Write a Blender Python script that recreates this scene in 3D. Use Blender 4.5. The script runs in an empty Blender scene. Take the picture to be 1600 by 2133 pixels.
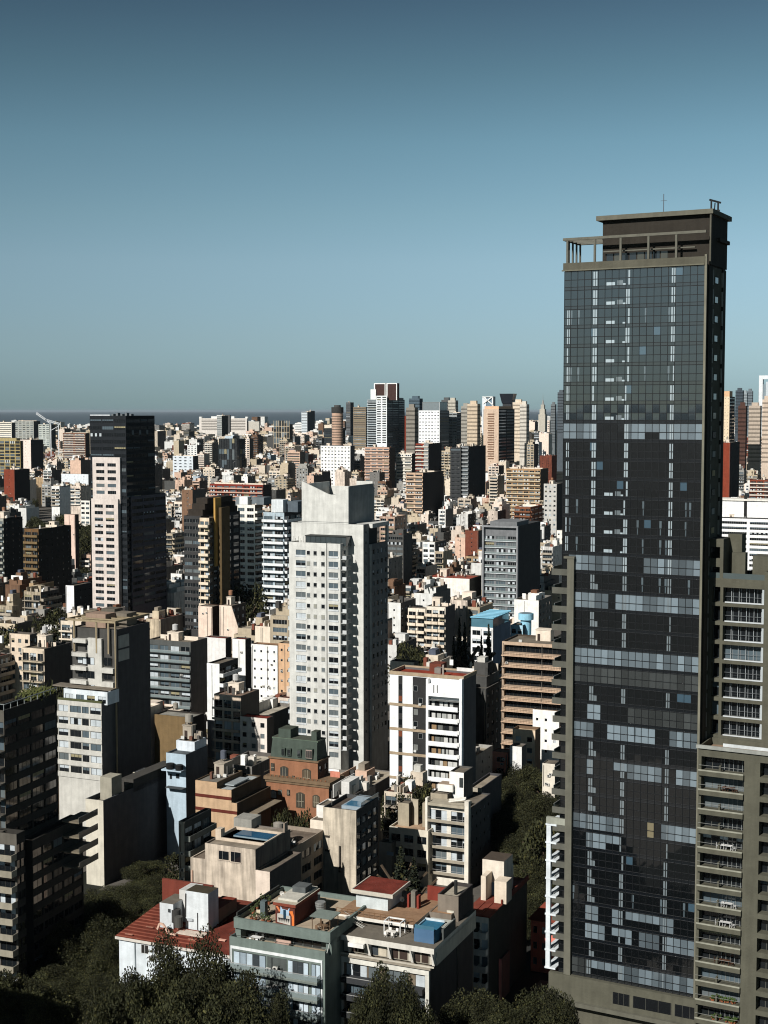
import bpy, math, random
import numpy as np
R = math.radians
SC = bpy.context.scene
COL = SC.collection
random.seed(7)

# ------------------------------------------------------------------ camera, sky, sun, exposure
F_PX, HCAM, PITCH = 3000.0, 105.0, R(4.02)
CP, SP = math.cos(PITCH), math.sin(PITCH)
cam = bpy.data.cameras.new('camera')
camo = bpy.data.objects.new('camera', cam); COL.objects.link(camo)
camo.location = (0, 0, HCAM); camo.rotation_euler = (R(90) - PITCH, 0, 0)
cam.sensor_fit = 'VERTICAL'; cam.sensor_height = 36.0; cam.lens = 36.0 * F_PX / 2133.0
cam.clip_start = 1.0; cam.clip_end = 400000.0
SC.camera = camo
SUN_EL, SUN_HEAD = R(36), R(37)          # light travels towards heading 37 deg right of the view
world = bpy.data.worlds.new('World'); SC.world = world; world.use_nodes = True
nt = world.node_tree; nt.nodes.clear()
sky = nt.nodes.new('ShaderNodeTexSky'); sky.sky_type = 'NISHITA'; sky.sun_disc = False
sky.sun_elevation = SUN_EL; sky.sun_rotation = R(180) + SUN_HEAD
sky.altitude = 100; sky.air_density = 1.0; sky.dust_density = 0.6; sky.ozone_density = 2.5
tc = nt.nodes.new('ShaderNodeTexCoord'); sep = nt.nodes.new('ShaderNodeSeparateXYZ')
ramp = nt.nodes.new('ShaderNodeValToRGB')
cr = ramp.color_ramp; cr.interpolation = 'LINEAR'
SKY_STOPS = [(0, (0.600, 0.892, 1.200)), (0.0184, (0.585, 0.818, 1.125)), (0.0514, (0.705, 0.859, 1.035)), (0.1002, (0.862, 0.964, 0.990)), (0.1321, (0.825, 0.949, 0.900)), (0.179, (0.720, 0.877, 0.795)), (0.2244, (0.547, 0.682, 0.600)), (0.2681, (0.405, 0.495, 0.458)), (0.34, (0.203, 0.247, 0.232)), (0.55, (0.075, 0.098, 0.098)), (1, (0.053, 0.068, 0.068))]
while len(cr.elements) < len(SKY_STOPS): cr.elements.new(0.5)
for e, (p, c) in zip(cr.elements, SKY_STOPS): e.position = p; e.color = (*c, 1)
mul = nt.nodes.new('ShaderNodeMix'); mul.data_type = 'RGBA'; mul.blend_type = 'MULTIPLY'; mul.inputs[0].default_value = 1
bg = nt.nodes.new('ShaderNodeBackground'); bg.inputs[1].default_value = 0.08
out = nt.nodes.new('ShaderNodeOutputWorld')
L = nt.links.new
L(tc.outputs['Generated'], sep.inputs[0]); L(sep.outputs['Z'], ramp.inputs[0])
az = nt.nodes.new('ShaderNodeMapRange'); az.inputs[1].default_value = -.27; az.inputs[2].default_value = .27; az.inputs[3].default_value = .88; az.inputs[4].default_value = 1.08
L(sep.outputs['X'], az.inputs[0]); L(az.outputs[0], bg.inputs[1]); azm = nt.nodes.new('ShaderNodeMath'); azm.operation = 'MULTIPLY'; azm.inputs[1].default_value = .08; L(az.outputs[0], azm.inputs[0]); L(azm.outputs[0], bg.inputs[1])
L(sky.outputs[0], mul.inputs[6]); L(ramp.outputs[0], mul.inputs[7]); L(mul.outputs[2], bg.inputs[0]); L(bg.outputs[0], out.inputs[0])
sl = bpy.data.lights.new('sun', 'SUN'); sl.energy = 5.4; sl.angle = R(0.5); sl.color = (1.0, 0.965, 0.915)
so = bpy.data.objects.new('sun', sl); COL.objects.link(so); so.location = (-200, -200, 400)
so.rotation_euler = (R(90) - SUN_EL, 0, -SUN_HEAD)
SC.view_settings.view_transform = 'Standard'; SC.view_settings.look = 'None'
SC.view_settings.exposure = 0.0; SC.view_settings.gamma = 1.0
HAZE = 1.0e-5
SC.render.engine = 'CYCLES'
SC.cycles.max_bounces = 4; SC.cycles.volume_bounces = 0; SC.cycles.transparent_max_bounces = 12; SC.cycles.diffuse_bounces = 1; SC.cycles.glossy_bounces = 2
SC.cycles.transmission_bounces = 2; SC.cycles.caustics_reflective = False; SC.cycles.caustics_refractive = False
SC.cycles.filter_width = 1.1

# ------------------------------------------------------------------ projection helpers (photo pixels, 1600 x 2133)
TH = R(23.4)
def dcam(Y, z): return Y * CP + (HCAM - z) * SP
def proj(X, Y, z):
    dc = Y * CP + (HCAM - z) * SP
    yc = (z - HCAM) * CP + Y * SP
    return 800 + F_PX * X / dc, 1066.5 - F_PX * yc / dc
def at(px, py, D):
    a = (px - 800) / F_PX; b = (1066.5 - py) / F_PX
    k = D / (CP + b * SP)
    return a * k, D, HCAM + k * (b * CP - SP)
def c(r, g, b):
    return tuple((v / 255 / 12.92) if v / 255 <= .04045 else ((v / 255 + .055) / 1.055) ** 2.4 for v in (r, g, b))

# ------------------------------------------------------------------ materials (albedo from the mesh attribute col)
def mat(name, rough, ior=1.45, var=0.22, streak=0.18, metal=0.0, bump=0.0, scale=.5):
    m = bpy.data.materials.new(name); m.use_nodes = True
    n = m.node_tree.nodes; l = m.node_tree.links.new; p = n['Principled BSDF']
    a = n.new('ShaderNodeAttribute'); a.attribute_name = 'col'
    g = n.new('ShaderNodeNewGeometry')
    n1 = n.new('ShaderNodeTexNoise'); n1.inputs['Scale'].default_value = scale; n1.inputs['Detail'].default_value = 5
    l(g.outputs['Position'], n1.inputs['Vector'])
    mp = n.new('ShaderNodeMapping'); mp.inputs['Scale'].default_value = (1.3, 1.3, .12); l(g.outputs['Position'], mp.inputs[0])
    n2 = n.new('ShaderNodeTexNoise'); n2.inputs['Scale'].default_value = 1.0; n2.inputs['Detail'].default_value = 3; l(mp.outputs[0], n2.inputs['Vector'])
    r1 = n.new('ShaderNodeMapRange'); r1.inputs[1].default_value = .3; r1.inputs[2].default_value = .7; r1.inputs[3].default_value = 1 - var; r1.inputs[4].default_value = 1 + var * .4
    r2 = n.new('ShaderNodeMapRange'); r2.inputs[1].default_value = .35; r2.inputs[2].default_value = .62; r2.inputs[3].default_value = 1 - streak; r2.inputs[4].default_value = 1.0
    l(n1.outputs[0], r1.inputs[0]); l(n2.outputs[0], r2.inputs[0])
    mm = n.new('ShaderNodeMath'); mm.operation = 'MULTIPLY'; l(r1.outputs[0], mm.inputs[0]); l(r2.outputs[0], mm.inputs[1])
    v = n.new('ShaderNodeVectorMath'); v.operation = 'SCALE'; l(a.outputs['Color'], v.inputs[0]); l(mm.outputs[0], v.inputs['Scale'])
    l(v.outputs[0], p.inputs['Base Color'])
    p.inputs['Roughness'].default_value = rough; p.inputs['IOR'].default_value = ior; p.inputs['Metallic'].default_value = metal
    if bump:
        b = n.new('ShaderNodeBump'); b.inputs['Strength'].default_value = bump; b.inputs['Distance'].default_value = .2
        nb = n.new('ShaderNodeTexNoise'); nb.inputs['Scale'].default_value = 2.5; nb.inputs['Detail'].default_value = 4; l(g.outputs['Position'], nb.inputs['Vector'])
        l(nb.outputs[0], b.inputs['Height']); l(b.outputs[0], p.inputs['Normal'])
    return m
M_PAINT = mat('plaster', .9, 1.3, var=.16, streak=.13, bump=.25)
M_GLASS = mat('window_glass', .05, 1.6, var=.1, streak=0)
M_CURT = mat('coated_glass', .03, 2.1, var=.08, streak=0)
M_METAL = mat('metal', .45, 1.5, metal=.3, var=.1, streak=.05)
M_LEAF = mat('foliage', .8, 1.3, var=.35, streak=0, scale=.35)
M_ROOF = mat('roofing', .95, 1.2, var=.4, streak=0, bump=.5, scale=.35)
M_STAIN = mat('stained_plaster', .92, 1.3, var=.24, streak=.42, bump=.3)
M_RAIL = mat('railing_glass', .08, 1.5, var=.05, streak=0)
def _see_through():
    n = M_RAIL.node_tree.nodes; l = M_RAIL.node_tree.links.new; t = n.new('ShaderNodeBsdfTransparent'); x = n.new('ShaderNodeMixShader'); x.inputs[0].default_value = .45
    l(t.outputs[0], x.inputs[1]); l(n['Principled BSDF'].outputs[0], x.inputs[2]); l(x.outputs[0], n['Material Output'].inputs[0])
_see_through()
MATS = [M_PAINT, M_GLASS, M_CURT, M_METAL, M_LEAF, M_ROOF, M_RAIL, M_STAIN]

class MB:
    def __init__(s, T=None): s.V = []; s.F = []; s.C = []; s.M = []; s.T = T
    def v(s, p):
        if s.T:
            ox, oy, ca, sa = s.T
            p = (ox + p[0] * ca - p[1] * sa, oy + p[0] * sa + p[1] * ca, p[2])
        s.V.append(p)
    def poly(s, pts, col, m=0):
        n = len(s.V)
        for p in pts: s.v(p)
        s.F.append(tuple(range(n, n + len(pts)))); s.C.append(col); s.M.append(m)
    def box(s, x0, x1, y0, y1, z0, z1, col, m=0, top=None, bottom=True):
        if x1 < x0: x0, x1 = x1, x0
        if y1 < y0: y0, y1 = y1, y0
        n = len(s.V)
        for p in ((x0, y0, z0), (x1, y0, z0), (x1, y1, z0), (x0, y1, z0), (x0, y0, z1), (x1, y0, z1), (x1, y1, z1), (x0, y1, z1)): s.v(p)
        for i, f in enumerate(((4, 5, 6, 7), (0, 1, 5, 4), (1, 2, 6, 5), (2, 3, 7, 6), (3, 0, 4, 7), (3, 2, 1, 0))):
            if i == 5 and not bottom: continue
            s.F.append(tuple(n + k for k in f))
            s.C.append(top if (i == 0 and top) else col); s.M.append(m)
    def prism(s, pts, z0, z1, col, m=0, top=None):
        k = len(pts)
        s.poly([(x, y, z1) for x, y in pts], top or col, m)
        for i in range(k):
            (xa, ya), (xb, yb) = pts[i], pts[(i + 1) % k]
            s.poly([(xa, ya, z0), (xb, yb, z0), (xb, yb, z1), (xa, ya, z1)], col, m)
    def cyl(s, cx, cy, r, z0, z1, col, m=0, n=14, r1=None, top=None):
        r1 = r if r1 is None else r1
        a = [(math.cos(2 * math.pi * i / n), math.sin(2 * math.pi * i / n)) for i in range(n)]
        s.poly([(cx + r1 * x, cy + r1 * y, z1) for x, y in a], top or col, m)
        for i in range(n):
            p, q = a[i], a[(i + 1) % n]
            s.poly([(cx + r * p[0], cy + r * p[1], z0), (cx + r * q[0], cy + r * q[1], z0), (cx + r1 * q[0], cy + r1 * q[1], z1), (cx + r1 * p[0], cy + r1 * p[1], z1)], col, m)
    def bar(s, p, q, t, col, m=3):
        p, q = np.array(p, float), np.array(q, float); d = q - p; d /= np.linalg.norm(d) + 1e-9
        a = np.cross(d, (0, 0, 1.)); 
        if np.linalg.norm(a) < .1: a = np.array((1., 0, 0))
        a = a / np.linalg.norm(a) * t; b = np.cross(d, a)
        r = [p + a + b, p - a + b, p - a - b, p + a - b, q + a + b, q - a + b, q - a - b, q + a - b]
        for f in ((0, 1, 5, 4), (1, 2, 6, 5), (2, 3, 7, 6), (3, 0, 4, 7), (0, 3, 2, 1), (4, 5, 6, 7)): s.poly([tuple(r[k]) for k in f], col, m)
    def mesh(s, name):
        me = bpy.data.meshes.new(name)
        nf = len(s.F); lt = np.array([len(f) for f in s.F], np.int32)
        me.vertices.add(len(s.V)); me.vertices.foreach_set('co', np.array(s.V, np.float32).ravel())
        idx = np.concatenate([np.array(f, np.int32) for f in s.F]) if nf else np.zeros(0, np.int32)
        me.loops.add(len(idx)); me.loops.foreach_set('vertex_index', idx)
        me.polygons.add(nf); st = np.zeros(nf, np.int32); st[1:] = np.cumsum(lt)[:-1]
        me.polygons.foreach_set('loop_start', st); me.polygons.foreach_set('loop_total', lt)
        me.polygons.foreach_set('use_smooth', np.zeros(nf, bool))
        used = sorted(set(s.M)); remap = {u: i for i, u in enumerate(used)}
        for u in used: me.materials.append(MATS[u])
        me.polygons.foreach_set('material_index', np.array([remap[m] for m in s.M], np.int32))
        at_ = me.attributes.new('col', 'FLOAT_COLOR', 'FACE')
        cc = np.ones((nf, 4), np.float32); cc[:, :3] = np.array(s.C, np.float32); at_.data.foreach_set('color', cc.ravel())
        me.update(calc_edges=True)
        return me
    def obj(s, name, parent=None):
        if not s.F: return None
        return link(name, s.mesh(name), parent)
def link(name, me, parent=None, loc=(0, 0, 0), rz=0):
    o = bpy.data.objects.new(name, me); COL.objects.link(o); o.parent = parent
    o.location = loc; o.rotation_euler = (0, 0, rz); return o
def empty(name, loc, rz=0): return link(name, None, None, loc, rz)
ALL = []          # things with their labels: (object, label)
def tag(o, label, cat, group=None, kind=None):
    if label: o['label'] = label
    if cat: o['category'] = cat
    if group: o['group'] = group
    if kind: o['kind'] = kind
    return o
def part(name, parent, fn):
    m = MB(); fn(m); return m.obj(name, parent)

# ------------------------------------------------------------------ facades
def fpt(face, w, d, u, n, z):
    if face == 'F': return (u, -n, z)
    if face == 'R': return (w + n, u, z)
    if face == 'L': return (-n, d - u, z)
    return (w - u, d + n, z)
FROT = {'F': 0, 'R': math.pi / 2, 'L': -math.pi / 2, 'B': math.pi}
def facade(mb, face, w, d, o, us, zs, z0, z1, col, rec=.2, m=0):
    ox, oy = o
    W = w if face in 'FB' else d
    P = lambda u, n, z: tuple(a + b for a, b in zip(fpt(face, w, d, u, n, z), (ox, oy, 0)))
    zs = sorted(zs); zprev = z0
    for za, zb in zs:
        if za > zprev: mb.poly([P(0, 0, zprev), P(W, 0, zprev), P(W, 0, za), P(0, 0, za)], col, m)
        up = 0
        for ua, ub in us:
            if ua > up: mb.poly([P(up, 0, za), P(ua, 0, za), P(ua, 0, zb), P(up, 0, zb)], col, m)
            mb.poly([P(ua, 0, za), P(ub, 0, za), P(ub, -rec, za), P(ua, -rec, za)], col, m)
            mb.poly([P(ua, 0, zb), P(ua, -rec, zb), P(ub, -rec, zb), P(ub, 0, zb)], col, m)
            mb.poly([P(ua, 0, za), P(ua, -rec, za), P(ua, -rec, zb), P(ua, 0, zb)], col, m)
            mb.poly([P(ub, 0, za), P(ub, 0, zb), P(ub, -rec, zb), P(ub, -rec, za)], col, m)
            up = ub
        if up < W: mb.poly([P(up, 0, za), P(W, 0, za), P(W, 0, zb), P(up, 0, zb)], col, m)
        zprev = zb
    if zprev < z1: mb.poly([P(0, 0, zprev), P(W, 0, zprev), P(W, 0, z1), P(0, 0, z1)], col, m)

GD, GB, GW, GY, GG = c(24, 28, 31), c(84, 97, 104), c(190, 198, 202), c(150, 142, 112), c(98, 106, 108)
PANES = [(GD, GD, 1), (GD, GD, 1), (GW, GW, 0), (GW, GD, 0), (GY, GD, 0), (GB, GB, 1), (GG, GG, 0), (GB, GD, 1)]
def window_mb(mb, P, W, H, var, fr=(.5, .5, .5)):
    """a framed window: P(u, n, z) places it"""
    top, low, gm = PANES[var]
    k = max(1, int(round(W / 1.25)))
    f = .06
    def q(u0, u1, z0, z1, n, col, m): mb.poly([P(u0, n, z0), P(u1, n, z0), P(u1, n, z1), P(u0, n, z1)], col, m)
    q(0, W, 0, H, 0, fr, 3)
    for i in range(k):
        a, b = W * i / k + f, W * (i + 1) / k - f
        if b <= a: continue
        tt, ll = top, low
        if var in (2, 3) and i % 2 and k > 2: tt, ll = GD, GD
        zb = H * .55
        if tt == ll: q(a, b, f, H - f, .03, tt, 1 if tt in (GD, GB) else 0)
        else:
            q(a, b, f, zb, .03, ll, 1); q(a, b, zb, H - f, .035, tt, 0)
WC = {}
def window_mesh(W, H, var, fr):
    k = (round(W, 1), round(H, 1), var, fr)
    if k not in WC:
        m = MB(); window_mb(m, lambda u, n, z: (u, -n, z), W, H, var, fr); WC[k] = m.mesh('window')
    return WC[k]
def balcony_mb(mb, P, W, dep, kind, col, gc=None):
    def bx(u0, u1, n0, n1, z0, z1, cc, m=0):
        p = [P(u, n, z) for z in (z0, z1) for u, n in ((u0, n0), (u1, n0), (u1, n1), (u0, n1))]
        for f in ((0, 1, 2, 3), (4, 5, 6, 7), (0, 1, 5, 4), (1, 2, 6, 5), (2, 3, 7, 6), (3, 0, 4, 7)): mb.poly([p[k] for k in f], cc, m)
    bx(0, W, .005, dep, -.12, .1, col)
    if kind == 'solid':
        bx(0, W, dep - .12, dep, .1, 1.02, col); bx(0, .12, .005, dep - .12, .1, 1.02, col); bx(W - .12, W, .005, dep - .12, .1, 1.02, col)
    elif kind == 'glass':
        gc = gc or c(150, 164, 164)
        bx(0, W, dep - .05, dep, .12, .98, gc, 6); bx(0, W, dep - .07, dep + .02, .98, 1.05, c(180, 180, 178), 3)
        bx(0, .05, .02, dep - .05, .12, .98, gc, 6); bx(W - .05, W, .02, dep - .05, .12, .98, gc, 6)
    elif kind == 'bar':
        bc = c(60, 62, 60)
        bx(0, W, dep - .05, dep, .98, 1.05, bc, 3)
        n = max(2, int(W / .45))
        for i in range(n + 1):
            u = (W - .04) * i / n; bx(u, u + .04, dep - .04, dep - .01, .1, .98, bc, 3)
    elif kind == 'low':
        bx(0, W, dep - .12, dep, .1, .5, col); bx(0, W, dep - .06, dep - .02, .95, 1.0, c(190, 190, 188), 3)
BC = {}
def balcony_mesh(W, dep, kind, col):
    k = (round(W, 2), dep, kind, col)
    if k not in BC:
        m = MB(); balcony_mb(m, lambda u, n, z: (u, -n, z), W, dep, kind, col); BC[k] = m.mesh('balcony')
    return BC[k]

def lay(code, W, fh):
    """facade code -> openings along the wall, opening heights, balconies (u0, u1, depth, kind), pane weights"""
    if not code or code == '-': return [], (0, 0), [], None
    t = code[0]; n = int(''.join(ch for ch in code[1:3] if ch.isdigit()) or 1)
    sub = code.split(':')[1] if ':' in code else ''
    pitch = W / n
    if t == 'p': return [((i + .27) * pitch, (i + .73) * pitch) for i in range(n)], (.95, 2.3), [], 'mix'
    if t == 'q': return [((i + .14) * pitch, (i + .86) * pitch) for i in range(n)], (.75, 2.45), [], 'mix'
    if t == 'o': return [((i + .5) * pitch - .35, (i + .5) * pitch + .35) for i in range(n)], (1.1, 1.9), [], 'dark'
    if t == 'b': return [(W * .03, W * .97)] if n == 1 else [((i + .04) * pitch, (i + .96) * pitch) for i in range(n)], (.95, 2.45), [], 'mix'
    if t == 'g': return [((i + .07) * pitch, (i + .93) * pitch) for i in range(n)], (.35, fh - .35), [], 'dark'
    kind = {'k': 'solid', 'l': 'glass', 'r': 'bar', 'w': 'low', 's': 'solid', 't': 'bar'}[t]
    us = [((i + .1) * pitch, (i + .9) * pitch) for i in range(n)]
    dep = 1.3 if not sub else float(sub)
    if t in 'st': return us, (.12, 2.35), [((i + .04) * pitch, (i + .96) * pitch, dep, kind) for i in range(n)], 'mix'
    return us, (.12, 2.35), [(0.02, W - .02, dep, kind)], 'mix'
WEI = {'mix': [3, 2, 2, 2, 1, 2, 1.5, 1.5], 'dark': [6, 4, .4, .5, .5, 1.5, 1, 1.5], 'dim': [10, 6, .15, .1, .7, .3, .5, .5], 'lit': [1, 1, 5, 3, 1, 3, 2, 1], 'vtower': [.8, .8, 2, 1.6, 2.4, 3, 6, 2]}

class Bld:
    """a building: an Empty at its front left corner, walls / windows / balconies / roof as parts"""
    def __init__(s, name, label, cat, ox, oy, th, ref=None, group=None):
        s.th = th; s.ox, s.oy = ox, oy
        s.root = empty(name, (ox, oy, 0), -th); tag(s.root, label, cat, group)
        s.wins = []; s.bals = []; s.ref = ref
        s.ca, s.sa = math.cos(th), math.sin(th)
    def W(s, x, y): return s.ox + x * s.ca + y * s.sa, s.oy - x * s.sa + y * s.ca
    def X(s, px, ly, z):
        a = (px - 800) / F_PX
        bx, by = s.W(0, ly)
        return (a * (by * CP + (HCAM - z) * SP) - bx) / (s.ca + a * s.sa * CP)
    def Y(s, px, lx, z):
        a = (px - 800) / F_PX; bx, by = s.W(lx, 0)
        return (a * (by * CP + (HCAM - z) * SP) - bx) / (s.sa - a * s.ca * CP)
    def Z(s, py, lx, ly):
        X, Y = s.W(lx, ly); b = (1066.5 - py) / F_PX
        return HCAM + Y * (b * CP - SP) / (CP + b * SP)
    def vol(s, x0, x1, y0, y1, z0, z1, front='-', side='-', col=(.5,) * 3, scol=None, roofc=None, fh=3.0, par=.9, zlo=None, off=.7, wei=None, wfr=c(150, 152, 150),
            bcol=None, mat_=0, zs=None, wname='wall', us=None, swei=None, rec=.2, hts=None, bals=None):
        w, d = x1 - x0, y1 - y0
        zlo = z0 if zlo is None else max(z0, zlo)
        wb = MB(); roofc = roofc or c(120, 112, 100); bcol = bcol or col; scol = scol or col  # scol: usually a darkened side wall, shade put into its colour
        top = z1 - par
        nfl = max(0, int((top - off - zlo) / fh))
        base = [top - off - fh * (i + 1) + (fh - 2.75) for i in range(nfl)] if zs is None else zs
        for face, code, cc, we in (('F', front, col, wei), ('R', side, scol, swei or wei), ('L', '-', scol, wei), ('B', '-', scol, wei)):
            Wd = w if face in 'FB' else d
            u, hz, bl, wt = lay(code, Wd, fh)
            if face == 'F' and us is not None: u = us
            if face == 'F' and hts: hz = hts
            if face == 'F' and bals is not None: bl = bals
            if not u: base_ = []
            else: base_ = base
            zr = [(b + hz[0], b + hz[1]) for b in base_]
            facade(wb, face, w, d, (x0, y0), u, zr, z0, z1, cc, rec, mat_)
            for b, (za, zb) in zip(base_, zr):
                for ua, ub in u: s.wins.append((face, w, d, x0, y0, ua, ub - ua, za, zb - za, we or wt, wfr, rec))
                for ua, ub, dep, kind in bl: s.bals.append((face, w, d, x0, y0, ua, ub - ua, b, dep, kind, bcol))
        wb.obj(wname, s.root)
        rb = MB(); t = .22
        rb.poly([(x0 + t, y0 + t, top), (x1 - t, y0 + t, top), (x1 - t, y1 - t, top), (x0 + t, y1 - t, top)], roofc, 5)
        if par > .05:
            for a in ((x0, x1, y0, y0 + t), (x0, x1, y1 - t, y1), (x0, x0 + t, y0 + t, y1 - t), (x1 - t, x1, y0 + t, y1 - t)):
                rb.poly([(a[0], a[2], z1), (a[1], a[2], z1), (a[1], a[3], z1), (a[0], a[3], z1)], scol)
            for (xa, ya), (xb, yb) in (((x0 + t, y0 + t), (x1 - t, y0 + t)), ((x1 - t, y0 + t), (x1 - t, y1 - t)), ((x1 - t, y1 - t), (x0 + t, y1 - t)), ((x0 + t, y1 - t), (x0 + t, y0 + t))):
                rb.poly([(xa, ya, top), (xb, yb, top), (xb, yb, z1), (xa, ya, z1)], scol)
        s.roof = rb.obj('roof', s.root)
        return top
    def pbox(s, name, x0, x1, y0, y1, z0, z1, col, m=0, top=None):
        b = MB(); b.box(x0, x1, y0, y1, z0, z1, col, m, top); return b.obj(name, s.roof if name in ('vent_box', 'stair_house', 'water_tank', 'chimney', 'parapet_wall', 'roof_room') and getattr(s, 'roof', None) else s.root)
    def pxbox(s, name, pl, pc, yt, ly, dep, z0, col, m=0, top=None, zt=None):
        """roof box given by its front face in the photograph (left and right edge, top) at local depth ly"""
        z = zt or s.Z(yt, s.X(pc, ly, z0 + 2), ly)
        return s.pbox(name, s.X(pl, ly, z), s.X(pc, ly, z), ly, ly + dep, z0, z, col, m, top)
    def tank(s, x, y, z, r=1.0, h=1.8, col=c(140, 136, 126), leg=.6):
        b = MB()
        for a, q in ((-1, -1), (1, -1), (1, 1), (-1, 1)): b.box(x + a * r * .6 - .06, x + a * r * .6 + .06, y + q * r * .6 - .06, y + q * r * .6 + .06, z, z + leg, c(70, 70, 70), 3)
        b.cyl(x, y, r, z + leg, z + leg + h, col); b.cyl(x, y, r * 1.02, z + leg + h, z + leg + h + .25, col, r1=.2)
        return b.obj('water_tank', s.roof)
    def clutter(s, x0, x1, y0, y1, z, rng, n=3, col=None):
        """stair house, tank, chimneys, pipes on a roof"""
        w, d = x1 - x0, y1 - y0
        if w < 4 or d < 4: return
        cc = col or c(170, 160, 145)
        bw, bd, bh = min(w * .45, rng.uniform(2.5, 4.5)), min(d * .4, rng.uniform(3, 5)), rng.uniform(2.3, 3.4)
        bx, by = x0 + rng.uniform(.1, .5) * (w - bw), y0 + rng.uniform(.25, .8) * (d - bd)
        b = MB(); b.box(bx, bx + bw, by, by + bd, z, z + bh, cc, 0, c(110, 104, 96)); b.box(bx - .15, bx + bw + .15, by - .15, by + bd + .15, z + bh, z + bh + .18, cc)
        b.box(bx + .5, bx + 1.3, by - .04, by, z, z + 2.0, c(60, 50, 45)); b.obj('stair_house', s.roof)
        if rng.random() < .6: s.tank(bx + bw * .5, by + bd * .5, z + bh + .18, rng.uniform(.7, 1.1), rng.uniform(1.2, 1.9), rng.choice([c(150, 145, 135), c(190, 190, 188), c(90, 95, 105), c(150, 110, 85)]))
        for i in range(n * 3):
            b = MB(); px_, py_ = rng.uniform(x0 + .5, x1 - .8), rng.uniform(y0 + .5, y1 - .8); k = rng.random(); nm = 'chimney'
            if k < .5: b.box(px_, px_ + rng.uniform(.4, .9), py_, py_ + rng.uniform(.4, .8), z, z + rng.uniform(.7, 1.9), rng.choice([cc, c(190, 188, 182), c(110, 78, 64), c(90, 88, 84)]))
            elif k < .75: b.box(px_, px_ + .9, py_, py_ + .4, z + .1, z + .8, c(205, 205, 200)); nm = 'vent_box'
            else: b.cyl(px_, py_, .12, z, z + rng.uniform(1.5, 3.5), c(120, 118, 112), 3, 8); nm = 'vent_pipe'
            b.obj(nm, s.roof)
        if rng.random() < .5:
            b = MB(); yw = y0 + rng.uniform(.3, .6) * d; b.box(x0 + .3, x1 - .3, yw, yw + .15, z, z + 1.3, cc); b.obj('parapet_wall', s.roof)
    def wall_bits(s, rng, h, zlo):
        """drain pipes and small boxes on the front and side walls"""
        for k in range(rng.randint(1, 2)):
            x = rng.choice([.35, s.w - .35, s.w * rng.uniform(.3, .7)]); m = MB(); m.box(x - .06, x + .06, -.14, -.003, max(0, zlo), h - .5, c(120, 116, 108), 3); m.obj('drain_pipe', s.root)
        for k in range(rng.randint(1, 4)):
            z = rng.uniform(max(1, zlo), h - 1.5); x = rng.uniform(.5, max(.6, s.w - 1.3)); m = MB(); m.box(x, x + .8, -.34, -.003, z, z + .55, c(205, 203, 196)); m.box(x + .15, x + .6, -.35, -.341, z + .08, z + .47, c(70, 70, 68)); m.obj('vent_box', s.root)
    def done(s, rng=None, wmax=95, bmax=95):
        rng = rng or random.Random(len(s.wins) * 7 + 3)
        s.wins.sort(key=lambda a: (a[0] != 'F', -a[7]))
        s.bals.sort(key=lambda a: (a[0] != 'F', -a[7]))
        rest = MB()
        for i, (face, w, d, x0, y0, u, W, za, H, we, fr, rec) in enumerate(s.wins):
            var = rng.choices(range(8), WEI[we or 'mix'])[0]
            n = -rec + .02
            if i < wmax:
                p = fpt(face, w, d, u, n, za)
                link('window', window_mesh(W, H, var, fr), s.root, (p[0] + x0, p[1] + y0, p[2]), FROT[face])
            else:
                window_mb(rest, lambda uu, nn, zz: tuple(a + b for a, b in zip(fpt(face, w, d, u + uu, n + nn, za + zz), (x0, y0, 0))), W, H, var, fr)
        o = rest.obj('window', s.root)
        if o: o['kind'] = 'stuff'
        rest = MB()
        for i, (face, w, d, x0, y0, u, W, z, dep, kind, col) in enumerate(s.bals):
            if i < bmax:
                p = fpt(face, w, d, u, 0, z); link('balcony', balcony_mesh(W, dep, kind, col), s.root, (p[0] + x0, p[1] + y0, p[2]), FROT[face])
            else:
                balcony_mb(rest, lambda uu, nn, zz: tuple(a + b for a, b in zip(fpt(face, w, d, u + uu, nn, z + zz), (x0, y0, 0))), W, dep, kind, col)
        o = rest.obj('balcony', s.root)
        if o: o['kind'] = 'stuff'

HERO = []     # (D, px0, px1, ytop, ybottom, footprint in grid axes) - keeps filler buildings out of their way and out of their view
def grid_st(X, Y): return X * math.cos(TH) - Y * math.sin(TH), X * math.sin(TH) + Y * math.cos(TH)
def reg(D, p0, p1, yt, yb, pts=None, ref=None):
    st = [grid_st(*p) for p in pts] if pts else None
    fp = (min(a for a, b in st), max(a for a, b in st), min(b for a, b in st), max(b for a, b in st)) if st else None
    HERO.append(dict(D=D, p0=p0, p1=p1, yt=yt, yb=yb, fp=fp, ref=ref))
def hero(name, label, ref, pl, pc, yt, D, pr=None, d=None, yb=None, th=TH, cat='building', group=None, w=None, **kw):
    """main volume from the photograph: left edge pl, near corner pc, right edge pr of the side wall, top yt at the near corner, at distance D"""
    X, Y, z = at(pc, yt, D); ca, sa = math.cos(th), math.sin(th)
    a = (pl - 800) / F_PX; dc = dcam(Y, z)
    w = w or (X - a * dc) / (ca - a * sa * CP) if False else (w or (X - a * dc) / (ca + a * sa * CP))
    if d is None:
        a = (pr - 800) / F_PX; d = (a * dc - X) / (sa - a * ca * CP)
    d = max(4.0, min(d, 95))
    b = Bld(name, label, cat, X - w * ca, Y + w * sa, th, ref, group)
    b.w, b.d, b.h, b.D = w, d, z, D
    yb = yb or (yt + 100)
    reg(D, pl, pr or pc + 10, yt, yb, [b.W(0, 0), b.W(w, 0), b.W(w, d), b.W(0, d)], ref)
    kw.setdefault('zlo', max(0, at(pc, yb + 45, D)[2] - 4))
    b.top = b.vol(0, w, 0, d, 0, z, **kw)
    return b

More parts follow.
